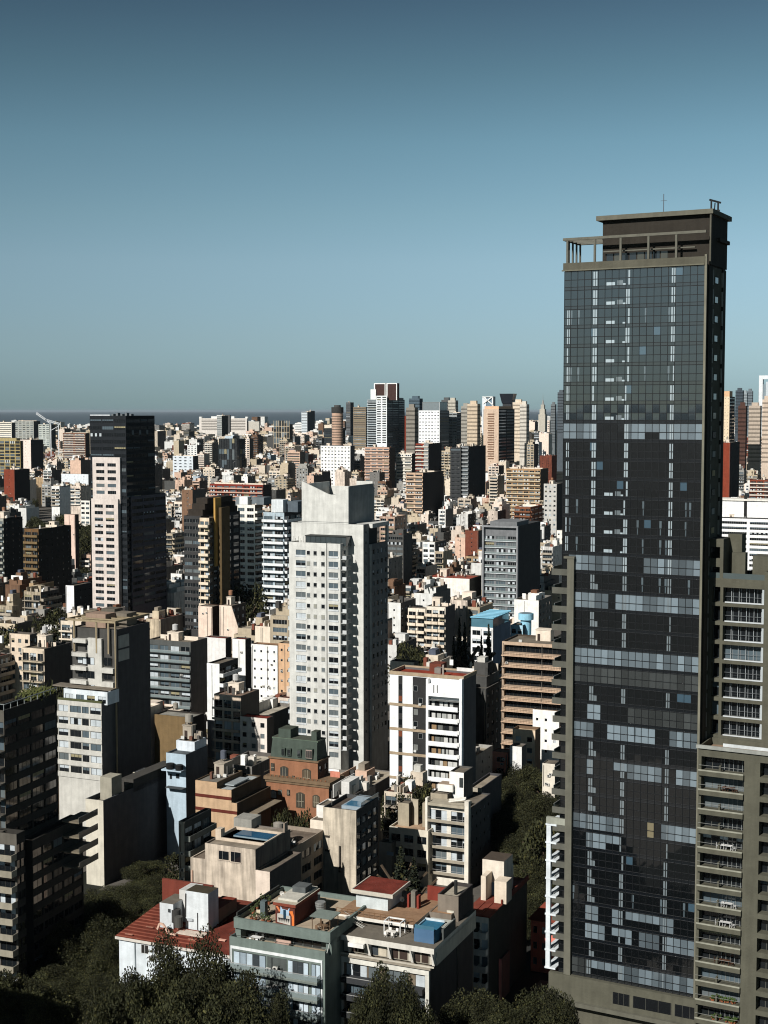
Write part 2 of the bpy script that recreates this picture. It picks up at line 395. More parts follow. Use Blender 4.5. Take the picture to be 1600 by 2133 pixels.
# ------------------------------------------------------------------ the ground, the water
def struct(name, mb, col_kind='structure'):
    o = mb.obj(name); o['kind'] = col_kind; return o
def ground_material():
    m = bpy.data.materials.new('asphalt_ground'); m.use_nodes = True; n = m.node_tree.nodes; l = m.node_tree.links.new
    g = n.new('ShaderNodeNewGeometry'); t = n.new('ShaderNodeTexNoise'); t.inputs['Scale'].default_value = .02; t.inputs['Detail'].default_value = 8
    l(g.outputs['Position'], t.inputs['Vector']); r = n.new('ShaderNodeValToRGB'); l(t.outputs[0], r.inputs[0])
    r.color_ramp.elements[0].position = .38; r.color_ramp.elements[0].color = (.012, .015, .009, 1)
    r.color_ramp.elements[1].position = .6; r.color_ramp.elements[1].color = (.032, .032, .03, 1)
    l(r.outputs[0], n['Principled BSDF'].inputs['Base Color']); n['Principled BSDF'].inputs['Roughness'].default_value = .95
    n['Principled BSDF'].inputs['Specular IOR Level'].default_value = .1
    return m
SEA_Y = 7900
gm = bpy.data.meshes.new('ground'); gm.from_pydata([(-150000, -150000, 0), (150000, -150000, 0), (150000, SEA_Y, 0), (-150000, SEA_Y, 0)], [], [(0, 1, 2, 3)])
gm.materials.append(ground_material()); go = link('ground', gm); go['kind'] = 'structure'
def water_material():
    m = bpy.data.materials.new('river_water'); m.use_nodes = True; n = m.node_tree.nodes; l = m.node_tree.links.new; p = n['Principled BSDF']
    p.inputs['Base Color'].default_value = (*c(70, 82, 90), 1); p.inputs['Roughness'].default_value = .6; p.inputs['Specular IOR Level'].default_value = .06
    g = n.new('ShaderNodeNewGeometry'); t = n.new('ShaderNodeTexNoise'); t.inputs['Scale'].default_value = .004
    l(g.outputs['Position'], t.inputs['Vector']); b = n.new('ShaderNodeBump'); b.inputs['Strength'].default_value = .3; l(t.outputs[0], b.inputs['Height']); l(b.outputs[0], p.inputs['Normal'])
    return m
wm = bpy.data.meshes.new('water'); wm.from_pydata([(-150000, SEA_Y - 40, .6), (150000, SEA_Y - 40, .6), (150000, 200000, .6), (-150000, 200000, .6)], [], [(0, 1, 2, 3)])
wm.materials.append(water_material()); wo = link('water', wm); wo['kind'] = 'structure'

# ------------------------------------------------------------------ the tall glass tower
DKC = c(92, 90, 78)
def glass_tower():
    D = 230; th = R(28)
    X, Y, z = at(1469, 551, D); ca, sa = math.cos(th), math.sin(th)
    a = (1176 - 800) / F_PX; dc = dcam(Y, z); w = (X - a * dc) / (ca + a * sa * CP)
    a = (1511 - 800) / F_PX; d = (a * dc - X) / (sa - a * ca * CP)
    b = Bld('glass_tower', 'tallest dark glass tower with a framed roof terrace, right of the picture', 'skyscraper', X - w * ca, Y + w * sa, th, 'tallest glass tower')
    b.w, b.d, b.h, b.D = w, d, z, D
    reg(D, 1140, 1515, 430, 2140, [b.W(-3, -1), b.W(w, -1), b.W(w, d), b.W(-3, d)], 'tallest glass tower')
    fh = 3.13; nf = 38; zt = z
    wb = MB()
    wb.box(.05, w, .05, d, 0, zt, DKC, 0)
    # dark stair side wall with a shaft of small openings
    wb.box(w - .02, w + .35, -.25, .1, 0, zt + 1.6, c(120, 118, 104), 0)
    wb.box(w + .002, w + .25, d * .12, d * .3, 0, zt, c(58, 56, 50), 0)
    wb.box(w + .002, w + .25, d * .82, d * .97, 0, zt, c(58, 56, 50), 0)
    wb.obj('wall', b.root)
    rng = random.Random(5)
    ncol = 20; cw = w / ncol
    bright, dim, beige, blue = c(122, 136, 144), c(66, 70, 70), c(120, 112, 88), c(62, 84, 98)
    full = {8: [(0, 5, 3), (5, 9, 4), (9, 12, 3), (12, 14, 1), (14, 20, 3)], 15: [(1, 4, 3), (4, 9, 5), (9.5, 10, 3), (12, 15, 3), (15, 20, 5)], 17: [(1, 4, 3), (4, 7, 5), (8, 20, 3)],
            20: [(2, 4, 5), (4, 9, 3), (9, 12, 5), (12, 20, 3)], 21: [(1, 9, 6), (9, 20, 6)], 23: [(4, 6, 3), (10, 20, 6)], 24: [(1, 5, 5), (7, 14, 3), (16, 20, 3)],
            26: [(4, 5, 5), (8, 10, 1), (10, 15, 5), (17, 20, 3)], 29: [(1, 9, 5), (13, 14, 7), (15, 20, 3)], 30: [(4, 7, 3), (7, 9, 1)], 34: [(4, 6, 5), (8, 9, 5), (10, 15, 1), (15, 17, 5)],
            35: [(1, 2, 5), (4, 7, 3), (8, 10, 1), (10, 11, 3), (12, 15, 5), (16, 20, 5)], 37: [(2, 5, 6), (5, 9, 1), (9, 20, 5)]}
    for i in range(nf):
        z1 = zt - .1 - fh * i; mid = z1 - 1.42; z0 = z1 - 2.58
        m = MB()
        m.poly([(0, 0, z1 - fh + .0), (w, 0, z1 - fh + .0), (w, 0, z1), (0, 0, z1)], c(26, 30, 32), 3)
        # spandrel
        m.poly([(0, -.02, z1 - fh + .05), (w, -.02, z1 - fh + .05), (w, -.02, z0 - .05), (0, -.02, z0 - .05)], c(20, 24, 28), 2)
        for k in range(ncol):
            xa, xb = k * cw + .05, (k + 1) * cw - .05
            up = lo = c(20, 32, 38) if i < 8 else c(15, 18, 20)  # upper floors teal, sky reflection put into the pane colour
            for p0, p1, kind in full.get(i, []):
                if p0 <= k < p1:
                    if kind == 3: q_ = rng.choice([.45, .7, .85, .95, 1.0, 1.05]); up = lo = tuple(v * q_ for v in bright)
                    elif kind == 1: q_ = rng.uniform(.6, 1); up = tuple(v * q_ for v in bright)
                    elif kind == 5: q_ = rng.uniform(.3, .9); up = lo = tuple(v * q_ for v in bright)
                    elif kind == 6: q_ = rng.uniform(.5, 1.1); up = lo = tuple(v * q_ for v in dim)
                    elif kind == 7: up = lo = beige
            if i not in full and rng.random() < .022: up = blue
            tw = rng.uniform(-.007, .007); t2 = rng.uniform(-.005, .005)
            m.poly([(xa, -.03 + tw, mid + .05), (xb, -.03 - tw, mid + .05), (xb, -.03 - tw + t2, z1 - .05), (xa, -.03 + tw + t2, z1 - .05)], up, 2)
            m.poly([(xa, -.03 - tw, z0), (xb, -.03 + tw, z0), (xb, -.03 + tw - t2, mid - .05), (xa, -.03 - tw - t2, mid - .05)], lo, 2)
        # rooms lit through the glass: pale columns, white low cabinets, curtains
        def at_u(pa, pb, za, zb, col): 
            ua, ub = w * (pa - 1176) / 293, w * (pb - 1176) / 293
            m.poly([(ua, -.05, za), (ub, -.05, za), (ub, -.05, zb), (ua, -.05, zb)], col, 2)
        stripe = c(168, 182, 188)
        if i not in (20, 21, 23, 24):
            cs = [(1239, 1242.5), (1244, 1247.5), (1308, 1311.5), (1313, 1316.5), (1402.5, 1405.5), (1407.5, 1410.5)]
            if 2 <= i < 15 and i != 8: cs += [(1183, 1185.5), (1187.5, 1189)]
            for pa, pb in cs:
                if rng.random() < .08: continue
                if i > 15: cc = tuple(v * .45 for v in stripe)
                else: cc = tuple(v * .85 for v in stripe)
                at_u(pa, pb, mid + .08, z1 - .12, cc); at_u(pa, pb, z0 + .02, mid - .08, cc)
        if i < 15 and i not in (8, 9, 10):
            at_u(1267, 1285, z0 + .02, z0 + .55, stripe); at_u(1302, 1308, z0 + .02, z0 + .3, stripe)
            if rng.random() < .6: at_u(1290, 1302, z0 + .02, z0 + .8, tuple(v * .35 for v in stripe))
        elif i > 15 and i not in full: at_u(1247.5, 1255, z0, z0 + .95, tuple(v * .4 for v in stripe))
        if i in (2, 5, 13, 14) or (i > 8 and rng.random() < .3):
            for pa in rng.sample([1190, 1206, 1336, 1348, 1384, 1396, 1436, 1444], 4):
                at_u(pa, pa + 4.5, mid + .08, z1 - .15, c(88, 100, 106)); at_u(pa + 1, pa + 3.5, z0 + .1, mid - .06, c(80, 92, 98))
        for k in range(ncol + 1):
            x = min(w - .05, max(.05, k * cw)); m.box(x - .035, x + .035, -.1, -.0, z1 - fh, z1, c(22, 25, 28), 3)
        for zz in (mid, z0, z1 - fh + .02): m.box(0, w, -.1, -.0, zz - .04, zz + .04, c(22, 25, 28), 3)
        m.obj('glazing', b.root)
        # small opening on the side shaft, one per floor, and thin light reveals
        if z0 > 5:
            s = MB(); yc = d * .55
            s.box(w + .002, w + .06, yc - 1.0, yc + 1.0, z0 + .1, z0 + 1.3, c(64, 66, 62), 0)
            s.box(w + .06, w + .09, yc - .85, yc + .85, z0 + .22, z0 + 1.18, [c(150, 160, 160), c(165, 155, 120), c(90, 96, 96)][i * 7 % 3], 1)
            s.obj('side_window', b.root); s = MB()
            s.box(w + .02, w + .3, d * .33, d * .34, z0 - .2, z0 + 2.2, c(150, 150, 142), 3); s.obj('reveal', b.root); s = MB(); s.box(w + .02, w + .3, d * .80, d * .81, z0 - .2, z0 + 2.2, c(150, 150, 142), 3)
            s.obj('reveal', b.root)
    # parapet of the terrace, pergola, penthouse
    m = MB(); m.box(-.15, w + .1, -.25, .15, zt, zt + 1.3, DKC); m.box(-.15, .15, .15, d, zt, zt + 1.3, DKC); m.box(-.35, w, -.4, -.25, zt - .05, zt + .15, c(110, 108, 94))
    m.box(0.15, w, .15, d, zt, zt + .2, c(70, 68, 62), 5); m.obj('parapet', b.root)
    zp = zt + 1.3
    m = MB(); z2 = zt + 5.0; yb = 7.5
    pc_ = c(105, 104, 94)
    m.box(-.3, w + .1, -.1, .25, z2, z2 + .42, pc_); m.box(-.3, .15, .25, yb, z2, z2 + .42, pc_); m.box(.15, 5, yb - .3, yb, z2, z2 + .35, pc_)
    for px_ in (1182, 1239, 1293, 1351, 1409): 
        x = b.X(px_, 0, z2); m.box(x - .17, x + .17, -.05, .25, zp, z2, pc_)
    for k in range(1, 5): m.box(-.1, .15, yb * k / 4.2, yb * k / 4.2 + .3, zp, z2, pc_)
    for k in range(4): m.bar((.15 , yb * (k + 1) / 4.2, z2 + .15), (b.X(1256, 2, z2), yb * (k + 1) / 4.2, z2 + .15), .1, pc_)
    m.box(b.X(1256, 1, zp), w - 2, 1.2, 1.5, zt + 2.9, zt + 3.1, pc_); m.obj('pergola', b.root)
    x0 = b.X(1256, 2, zt + 8); zt2 = b.Z(446, w, 2)
    m = MB(); m.box(x0, w + .25, 2.0, d, zt + .2, zt2, c(52, 48, 42)); m.box(x0 - .9, w + .8, 1.2, d + .6, zt2, zt2 + .75, c(104, 102, 90), top=c(60, 60, 56))
    m.box(w + .1, w + .7, 6, d, zt + 4.2, zt + 4.8, c(62, 58, 52)); m.box(w + .25, w + .5, 1.4, 2, zt + .2, zt2, c(90, 88, 78))
    m.obj('penthouse', b.root)
    m = MB()
    xs = b.X(1262, 1.9, zt); n = 8
    for k in range(n):
        xa = xs + (w * .72 - xs) * k / n; m.box(xa + .1, xs + (w * .72 - xs) * (k + 1) / n - .1, 1.94, 1.99, zt + .3, zt + 2.7, [c(40, 46, 50), c(70, 70, 62)][k % 3 == 1], 1)
    m.obj('penthouse_window', b.root)
    m = MB(); x = b.X(1382, 6, zt2); m.bar((x, 6, zt2 + .7), (x, 6, b.Z(404, x, 6)), .05, c(70, 80, 88)); m.bar((x - .5, 6, zt2 + 3.2), (x + .5, 6, zt2 + 3.2), .03, c(70, 80, 88)); m.obj('antenna', b.root)
    # left strip and side balconies
    zs = b.Z(1163, 1, -.5); xa, xb = b.X(1182, -.6, zs), b.X(1196, -.6, zs)
    m = MB(); m.box(xa, xb, -.7, .0, 6, zs, c(102, 101, 90)); m.box(xa - .6, xb + .1, -.8, 1, zs, zs + .35, c(102, 101, 90)); m.obj('pier', b.root)
    k = 0
    while True:
        z0 = zs - 2.6 - k * fh
        if z0 < 10: break
        m = MB(); xl = b.X(1152 + (k % 3), .2, z0); wide = .95
        m.box(xl, xa, -.45, 6.2, z0 - .3, z0, c(92, 92, 84)); m.box(xl, xa, -.45, -.3, z0, z0 + .75, c(92, 92, 84))
        m.box(xl, xl + .06, .38, 6.2, z0, z0 + .95, c(95, 110, 112), 1); m.bar((xl, .4, z0 + 1.0), (xl, 6.2, z0 + 1.0), .05, c(150, 150, 145))
        m.bar((xl, .4, z0 + .5), (xl, 6.2, z0 + .5), .03, c(150, 150, 145))
        m.obj('side_balcony', b.root); k += 1
    m = MB(); zf = b.Z(1712, -3, 0); xc, xd = b.X(1140, -.5, 50), b.X(1149, -.5, 50)
    zb_ = b.Z(2012, -3, 0); m.box(xc, xd, -.5, .1, zb_, zf, c(215, 222, 225)); k = 0
    while zf - k * fh > zb_:
        zz = zf - k * fh; m.box(xc - .15, b.X(1161, -.5, 50), -.55, 5, zz - .3, zz, c(215, 222, 225)); k += 1
    m.box(xc - .1, xa, -.4, .3, zf, zf + 1.1, c(150, 152, 140)); m.obj('balcony_frame', b.root)
    # podium
    z0 = zt - .1 - nf * fh; m = MB()
    m.box(-1.4, w + .6, -1.0, 0, z0 - 4.2, z0 - .02, c(90, 89, 77)); m.box(-2.4, w + .8, -1.8, 0, z0 - 4.9, z0 - 4.2, c(100, 99, 88))
    for pa, pb in ((1277, 1311), (1319, 1398), (1406, 1453)):
        xa_, xb_ = b.X(pa, -1, z0 - 2), b.X(pb, -1, z0 - 2)
        m.box(xa_, xb_, -1.04, -1.0, z0 - 3.3, z0 - 1.3, c(26, 28, 30), 1)
        for q in range(4): m.box(xa_ + (xb_ - xa_) * q / 3 - .04, xa_ + (xb_ - xa_) * q / 3 + .04, -1.08, -1.04, z0 - 3.3, z0 - 1.3, c(80, 80, 74), 3)
    m.box(-1.4, -1.4 + 2.2, -1.0, 0, 0, z0 - 4.9, c(96, 95, 84)); m.obj('podium', b.root)
    return b
TW = glass_tower()

def roof_gear():
    b = TW; zt2 = b.Z(446, b.w, 2) + .75
    x, y = b.W(b.X(1488, 5, zt2), 5)
    m = MB(); m.bar((-.5, 0, 0), (-.5, 0, 1.9), .12, c(45, 45, 44)); m.bar((.6, 0, 0), (.6, 0, 1.5), .12, c(45, 45, 44)); m.bar((-.8, 0, 1.9), (1.1, .3, 1.45), .13, c(45, 45, 44)); m.bar((0, 0, 0), (.1, 0, 1.4), .08, c(45, 45, 44)); m.box(-.7, .8, -.5, .5, 0, .25, c(60, 60, 58), 3)
    o = m.obj('window_cleaning_crane'); o.location = (x, y, zt2); tag(o, 'small dark cleaning crane on the roof corner of the tallest glass tower', 'crane')
roof_gear()

def tower_wing():
    b0 = TW; th = b0.th; ly = 5.0
    z = b0.Z(1203, b0.X(1476, ly, 80), ly)
    xl = b0.X(1476, ly, z); xr = b0.X(1594, ly, z)
    ox, oy = b0.W(xl, ly)
    b = Bld('apartment_building', 'olive grey block with deep white railed loggias joined right of the tallest tower', 'building', ox, oy, th, 'loggia block')
    w = xr - xl; d = 14; b.w, b.d, b.h = w, d, z
    reg(228, 1470, 1600, 1110, 2140, [b.W(0, 0), b.W(w + 6, 0), b.W(w + 6, d), b.W(0, d)])
    fh = 3.13; f = c(88, 87, 75)
    X = lambda p: b.X(p, 0, z - 15)
    us = [(X(1481), X(1498)), (X(1504), X(1589))]
    b.vol(0, w, 0, d, 0, z, front='g1', side='-', us=us, col=f, fh=fh, par=1.2, off=.0, hts=(.0, 2.5), zlo=36, rec=1.3, wei='dark', wfr=c(120, 124, 126), roofc=c(60, 60, 54))
    # white rails in the loggias
    top = z - 1.2; rails = []
    for i in range(12):
        zb = top - fh * (i + 1) + (fh - 2.75)
        if zb < 36: break
        m = MB(); ua, ub = us[1]
        m.box(ua + .3, ub, -.08, -.02, zb - .02, zb + .2, c(205, 210, 212), 3)
        m.box(ub - .3, ub, -.06, .02, zb, zb + 2.45, c(190, 198, 200), 3)
        m.box(ua, ub, .9, .94, zb + .9, zb + .95, c(120, 124, 126), 3)
        for q in range(5): m.box(ua + (ub - ua) * (q + .9) / 5.4, ua + (ub - ua) * (q + .9) / 5.4 + .07, .95, 1.0, zb, zb + 2.45, c(185, 190, 192), 3)
        m.obj('railing', b.root)
    # towerlet and roof boxes
    zt = b.Z(1122, 0, 0)
    m = MB(); xa, xb, xc = -.35, X(1496), X(1503)
    m.box(xb, xc, 0, .6, z, zt, f); m.box(xa, xb, 0, .6, zt - 1.3, zt, f); m.box(xa, xb, 0, .6, b.Z(1171, 0, 0) - .7, b.Z(1171, 0, 0) + .7, f)
    m.box(xa, xb, 2.2, 2.4, z, zt - 1.3, c(40, 42, 42), 1); m.box(xa, xc, .6, 5, zt - .4, zt, f, top=c(60, 60, 54)); m.box(xc - .3, xc, .6, 5, z, zt - .4, f)
    m.obj('roof_frame', b.root)
    b.pxbox('stair_house', 1517, 1546, 1113, 4, 2.6, z, f, top=c(60, 60, 54)); b.pxbox('stair_house', 1525, 1553, 1152, 3, 1.5, z, f)
    b.pxbox('stair_house', 1568, 1610, 1160, 4.5, 4, z, f)
    m = MB(); zz = b.Z(1186, 0, 0); m.box(0, w, .05, .1, z, z + .9, c(80, 90, 90), 1); m.obj('glass_rail', b.root)
    # right hand return
    b.vol(w, w + 7, -.5, d, 0, b.Z(1190, w, 0), front='-', side='-', col=f, scol=f, zlo=40)
    b.done(random.Random(3))
    # lower, wider volume
    ly = -2.6; z = b0.Z(1553, b0.w, ly); xl = b0.X(1455, ly, z); ox, oy = b0.W(xl, ly)
    b = Bld('apartment_building', 'lower olive grey block with furnished open balconies at the right picture edge', 'building', ox, oy, th, 'furnished balcony block')
    X = lambda p: b.X(p, 0, z - 25)
    w = X(1640); d = 7.4; b.w, b.d, b.h = w, d, z
    us = [(X(1456) + .05, X(1545)), (X(1578), X(1608)), (X(1614), X(1638))]
    b.vol(0, w, 0, d, 0, z, front='g1', us=us, col=f, fh=3.13, par=1.1, off=.0, hts=(.0, 2.3), zlo=6, rec=1.7, wei='dark', wfr=c(90, 90, 84), roofc=c(150, 128, 108))
    b.done(random.Random(9))
    m = MB(); zr = z
    m.box(-.3, w, -.35, 0, z - .25, z + .3, c(150, 152, 146)); m.box(X(1500), w, .2, .4, z + .3, z + .8, c(200, 204, 204)); m.obj('parapet', b.root)
    top = z - 1.1; fl = []
    for i in range(20):
        zb = top - 3.13 * (i + 1) + .38
        if zb < 6: break
        ua, ub = us[0]; m = MB()
        m.box(ua - .35, ub, -.5, 0, zb - .72, zb + .02, f); m.box(ua - .35, ub, -.5, -.42, zb + .02, zb + .25, c(150, 150, 136))
        m.box(ua - .3, ub, -.48, -.45, zb + .95, zb + 1.0, c(150, 152, 148), 3); m.box(ua + 2.9, ua + 3.2, -.3, .3, zb, zb + 1.1, f)
        for q in range(6): m.box(ua + 3.3 + q * .72, ua + 3.36 + q * .72, 1.55, 1.6, zb, zb + 2.3, c(150, 154, 152), 3)
        m.obj('balcony', b.root); fl.append(zb)
    b.floors = fl; b.us = us
    return b
LW = tower_wing()
def furniture():
    b = LW; rng = random.Random(4); ua, ub = b.us[0]
    items = [(1, 'dark wooden table and chairs on the second balcony under the lower block parapet'), (4, 'long white cloth covered table on the balcony of the lower block'), (7, 'white round table with white chairs on the balcony of the lower block'),
             (8, 'pair of white round chairs on the balcony below the white table'), (10, 'dark folding deck chair on a lower block balcony'), (12, 'row of small potted plants and toys on a lower block balcony'), (13, 'crowded plants and table on the lowest furnished balcony')]
    for i, lab in items:
        if i >= len(b.floors): continue
        z = b.floors[i]; x, y = b.W(ua + rng.uniform(4.0, 4.8), .5); m = MB()
        cc = c(225, 225, 222) if 'white' in lab else c(90, 62, 45)
        if 'plants' in lab:
            for k in range(26):
                a, q = rng.uniform(-2.5, 1.6), rng.uniform(-.3, .6); h = rng.uniform(.3, .9); m.cyl(a, q, .14, 0, .25, c(150, 90, 60), 0, 8)
                for j in range(8): m.bar((a, q, .25), (a + rng.uniform(-.3, .3), q + rng.uniform(-.3, .3), h), .05, c(70, 90, 45), 4)
        else:
            m.box(-.9, .9, -.4, .4, .68, .74, cc); [m.bar((sx * .8, sy * .32, 0), (sx * .8, sy * .32, .68), .04, cc) for sx in (-1, 1) for sy in (-1, 1)]
            for sx in (-1.35, 1.3, -.2):
                m.box(sx - .22, sx + .22, -.22 + .6 * (sx == -.2), .22 + .6 * (sx == -.2), .4, .46, cc); m.box(sx - .22, sx - .17, -.22, .22, .46, .95, cc)
                for q in ((-.2, -.2), (.2, -.2), (-.2, .2), (.2, .2)): m.bar((sx + q[0], q[1], 0), (sx + q[0], q[1], .4), .025, cc)
        o = m.obj('balcony_plants' if 'plants' in lab else 'patio_table'); o.location = (x, y, z + .02); o.rotation_euler = (0, 0, -b.th)
        tag(o, lab, 'plants' if 'plants' in lab else 'table', 'furniture on the balconies')
furniture()

def notched_tower():
    CG = c(208, 208, 202)
    b = hero('apartment_tower', 'pale grey concrete tower whose blank crown has a V shaped notch cut in the top', 'notched tower', 602, 709, 1133, 400, pr=727, yb=1640, cat='tower',
             col=CG, roofc=c(120, 118, 112), fh=3.0, front='g1', us=[], par=.9, w=None) if False else None
    X0, Y0, z = at(709, 1133, 400); ca, sa = math.cos(TH), math.sin(TH); a = (602 - 800) / F_PX; w = (X0 - a * dcam(Y0, z)) / (ca + a * sa * CP)
    b = Bld('apartment_tower', 'pale grey concrete tower whose blank crown has a V shaped notch cut in the top', 'tower', X0 - w * ca, Y0 + w * sa, TH, 'notched tower')
    b.w, b.h = w, z; X = lambda p, ly=0: b.X(p, ly, z - 20)
    d = 5.6
    us1 = [(X(617), X(637)), (X(685), X(704.5))]; us2 = [(X(640), X(646)), (X(654), X(660)), (X(670), X(676.5))]
    wf = c(170, 175, 175)
    b.vol(0, X(680.3), 0, d, 0, z, front='q1', us=[us1[0]], hts=(.75, 2.25), col=CG, par=.9, zlo=5, wei='vtower', wfr=wf, wname='wall', side='-')
    b.vol(X(682), w, 0, d, 0, z, front='q1', us=[(us1[1][0] - X(682), us1[1][1] - X(682))], hts=(.75, 2.25), col=CG, par=.9, zlo=5, wei='vtower', wfr=wf, side='-')
    b.pbox('groove', X(680.3), X(682), .35, d - .1, 0, z - .9, c(60, 58, 54))
    # small square windows and sills as shallow framed openings set on the wall
    top = z - .9; m = MB()
    nf = int((top - 8) / 3)
    for i in range(nf):
        zb = top - .7 - 3 * (i + 1) + .25
        for k, (ua, ub) in enumerate(us2):
            g = MB(); W = ub - ua; g.box(-.07, W + .07, -.06, .1, 1.0 - .07, 2.07, c(150, 152, 150)); g.box(0, W, -.075, -.05, 1.0, 2.0, [GD, GD, c(150, 150, 140), c(105, 112, 114), c(40, 44, 46)][(i * 7 + k * 5 + (i * k) % 3) % 5], 1)
            g.box(-.1, W + .1, -.16, 0, .88, .93, c(188, 190, 188)); o = g.obj('small_window', b.root); o.location = (ua, 0, zb)
        for sa_, sb_ in us1: b.pbox('sill', sa_ - .15, sb_ + .15, -.12, -.003, zb + .3, zb + .72, c(205, 210, 212))
        q = MB(); q.box(w + .005, w + 1.7, .3, 3.6, zb - .1, zb + .05, c(185, 188, 186)); q.box(w + .5, w + 1.7, .3, .42, zb + .05, zb + 1.0, c(205, 208, 208)); q.box(w + 1.6, w + 1.7, .42, 3.6, zb + .05, zb + 1.0, c(150, 152, 150))
        q.box(w + .005, w + .04, 1.0, 3.4, zb + .1, zb + 2.3, c(70, 76, 78), 1); q.obj('side_balcony', b.root)
        q = MB(); q.box(-1.1, -.005, 1.2, 3.6, zb - .1, zb + .05, c(205, 208, 208)); q.box(-1.1, -1.0, 1.2, 3.6, zb + .05, zb + .95, c(150, 165, 170), 1); q.box(-1.1, -.005, 1.2, 1.28, zb + .05, zb + .95, c(190, 196, 196)); q.obj('side_balcony', b.root)
    # terrace pavilion
    zt = z - .9
    x0, x1 = X(637, 2), X(724, 3)
    m = MB(); m.box(x0, x1, 2.2, d, zt, zt + 2.6, c(64, 72, 74), 1); m.box(x0 - .2, x1 + .2, 2.0, d, zt + 2.6, zt + 2.8, c(60, 62, 60)); 
    for k in range(9): m.box(x0 + (x1 - x0) * k / 8 - .05, x0 + (x1 - x0) * k / 8 + .05, 2.12, 2.2, zt, zt + 2.6, c(38, 40, 40), 3)
    for k in range(8): m.box(.5 + k * .5, .56 + k * .5, 1.0, 1.06, zt, zt + 1.5 + (k * 5 % 3) * .5, c(70, 70, 66), 3)
    m.obj('roof_pavilion', b.root)
    # shaft behind
    xb0, xb1 = X(608, d), b.X(757, d, z); zB = b.Z(1093, xb1, d); dB = max(1.0, b.Y(768.5, xb1, z - 20) - d)
    xc0, xc1 = xb1, b.X(774, d + dB, z)
    b.vol(xb0, xb1, d + .01, d + dB, 0, zB, front='-', side='o1', col=CG, scol=c(132, 135, 134), fh=3, zlo=10, par=.3)  # side of the shaft darkened, its shade part of the paint colour
    # far strip
    zC = b.Z(1134, xb1, d + dB); ye = b.Y(808, xc1, z - 20)
    b.vol(b.X(768.8, d + dB, z), xc1, d + dB + .01, ye, 0, zC, side='p4', col=CG, scol=c(120, 122, 122), fh=3, zlo=10, par=.4)  # side wall of the strip painted darker to stand for shade
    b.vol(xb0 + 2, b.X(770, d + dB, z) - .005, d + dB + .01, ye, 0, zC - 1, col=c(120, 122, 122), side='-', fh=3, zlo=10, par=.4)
    m = MB(); m.box(xb0, xc1 + .3, d + dB + .02, ye + .3, zB - 1.2, zB, CG); m.box(xc1 - .5, xc1 + .2, ye - .8, ye + .2, zC, zB - 1.2, CG); m.box(xb0 + 2, xc1 - 3, d + dB + 2, ye - 1, zC - 1, zB - 1.2, c(70, 70, 68)); m.obj('roof_slab', b.root)
    # notched crown
    xt0, xt1 = b.X(629, d - .05, zB), b.X(726, d - .05, zB); yt2 = b.Y(780, xt1, zB + 6)
    zl, zm, zr = b.Z(1002, xt0, d), b.Z(1034, (xt0 + xt1) / 2 + 2, d), b.Z(1015, xt1, d)
    def notch(m, y, y2, flip):
        n = 14; pts = []
        W = xt1 - xt0; vx = .67
        for k in range(n + 1):
            t = k / n
            if t < vx: h = zl + (zm - zl) * (t / vx)
            else: h = zm + (zr - zm) * ((t - vx) / (1 - vx))
            h += .35 * max(0, 1 - abs(t - vx) / .12) ** 1.5 * 1.0
            if flip: h = zr + .8 + (zl - zr - .8) * (abs(t - .5) * 2) ** .8 - 2.2
            pts.append((xt0 + W * t, h))
        lo = [(xt1, zB - .0), (xt0, zB - .0)]
        for yy in (y, y2): m.poly([(x, yy, h) for x, h in pts] + [(x, yy, h) for x, h in lo], CG)
        for p, q in zip(pts, pts[1:]): m.poly([(p[0], y, p[1]), (q[0], y, q[1]), (q[0], y2, q[1]), (p[0], y2, p[1])], CG)
        for x, h in (pts[0], pts[-1]): m.poly([(x, y, zB), (x, y2, zB), (x, y2, h), (x, y, h)], CG)
    m = MB(); notch(m, d - .06, d + .5, False); m.box(xt0, xt1, yt2 - .5, yt2, zB, zr - .7, CG); m.prism([(xt0 + (xt1 - xt0) * .62, yt2 - .45), (xt1 - .4, yt2 - .45), (xt1 - .4, yt2 - .1), (xt0 + (xt1 - xt0) * .62, yt2 - .1)], zr - .7, zr + .9, CG)
    m.box(xt0, xt0 + .4, d + .5, yt2 - .5, zB, zr + .6, CG); m.box(xt1 - .4, xt1 - .001, d + .5, yt2 - .5, zB, zr + .3, c(150, 153, 152), top=CG)  # right wall of the crown darker than its concrete, as if shaded
    m.box(xt0 + .4, xt1 - .4, d + .5, yt2 - .5, zB, zB + 3, c(90, 90, 88)); m.box(xt0 + 4, xt0 + 9, d + 2.2, yt2 - 1.5, zB + 3, zm - .2, c(160, 164, 162)); m.box(xt0 + 7, xt0 + 8, d + 2.15, d + 2.2, zB + 3, zm - .3, c(80, 84, 84))
    m.obj('crown', b.root)
    m = MB(); m.box(xt0, xt1, d - .085, d - .06, zB + .35, zB + .47, c(120, 122, 120)); m.obj('joint', b.root)
    b.done(random.Random(11))
    pts = [b.W(0, 0), b.W(xc1 + 1, 0), b.W(xc1 + 1, ye), b.W(0, ye)]
    reg(400, 602, 812, 1003, 1640, pts, 'notched tower')
notched_tower()

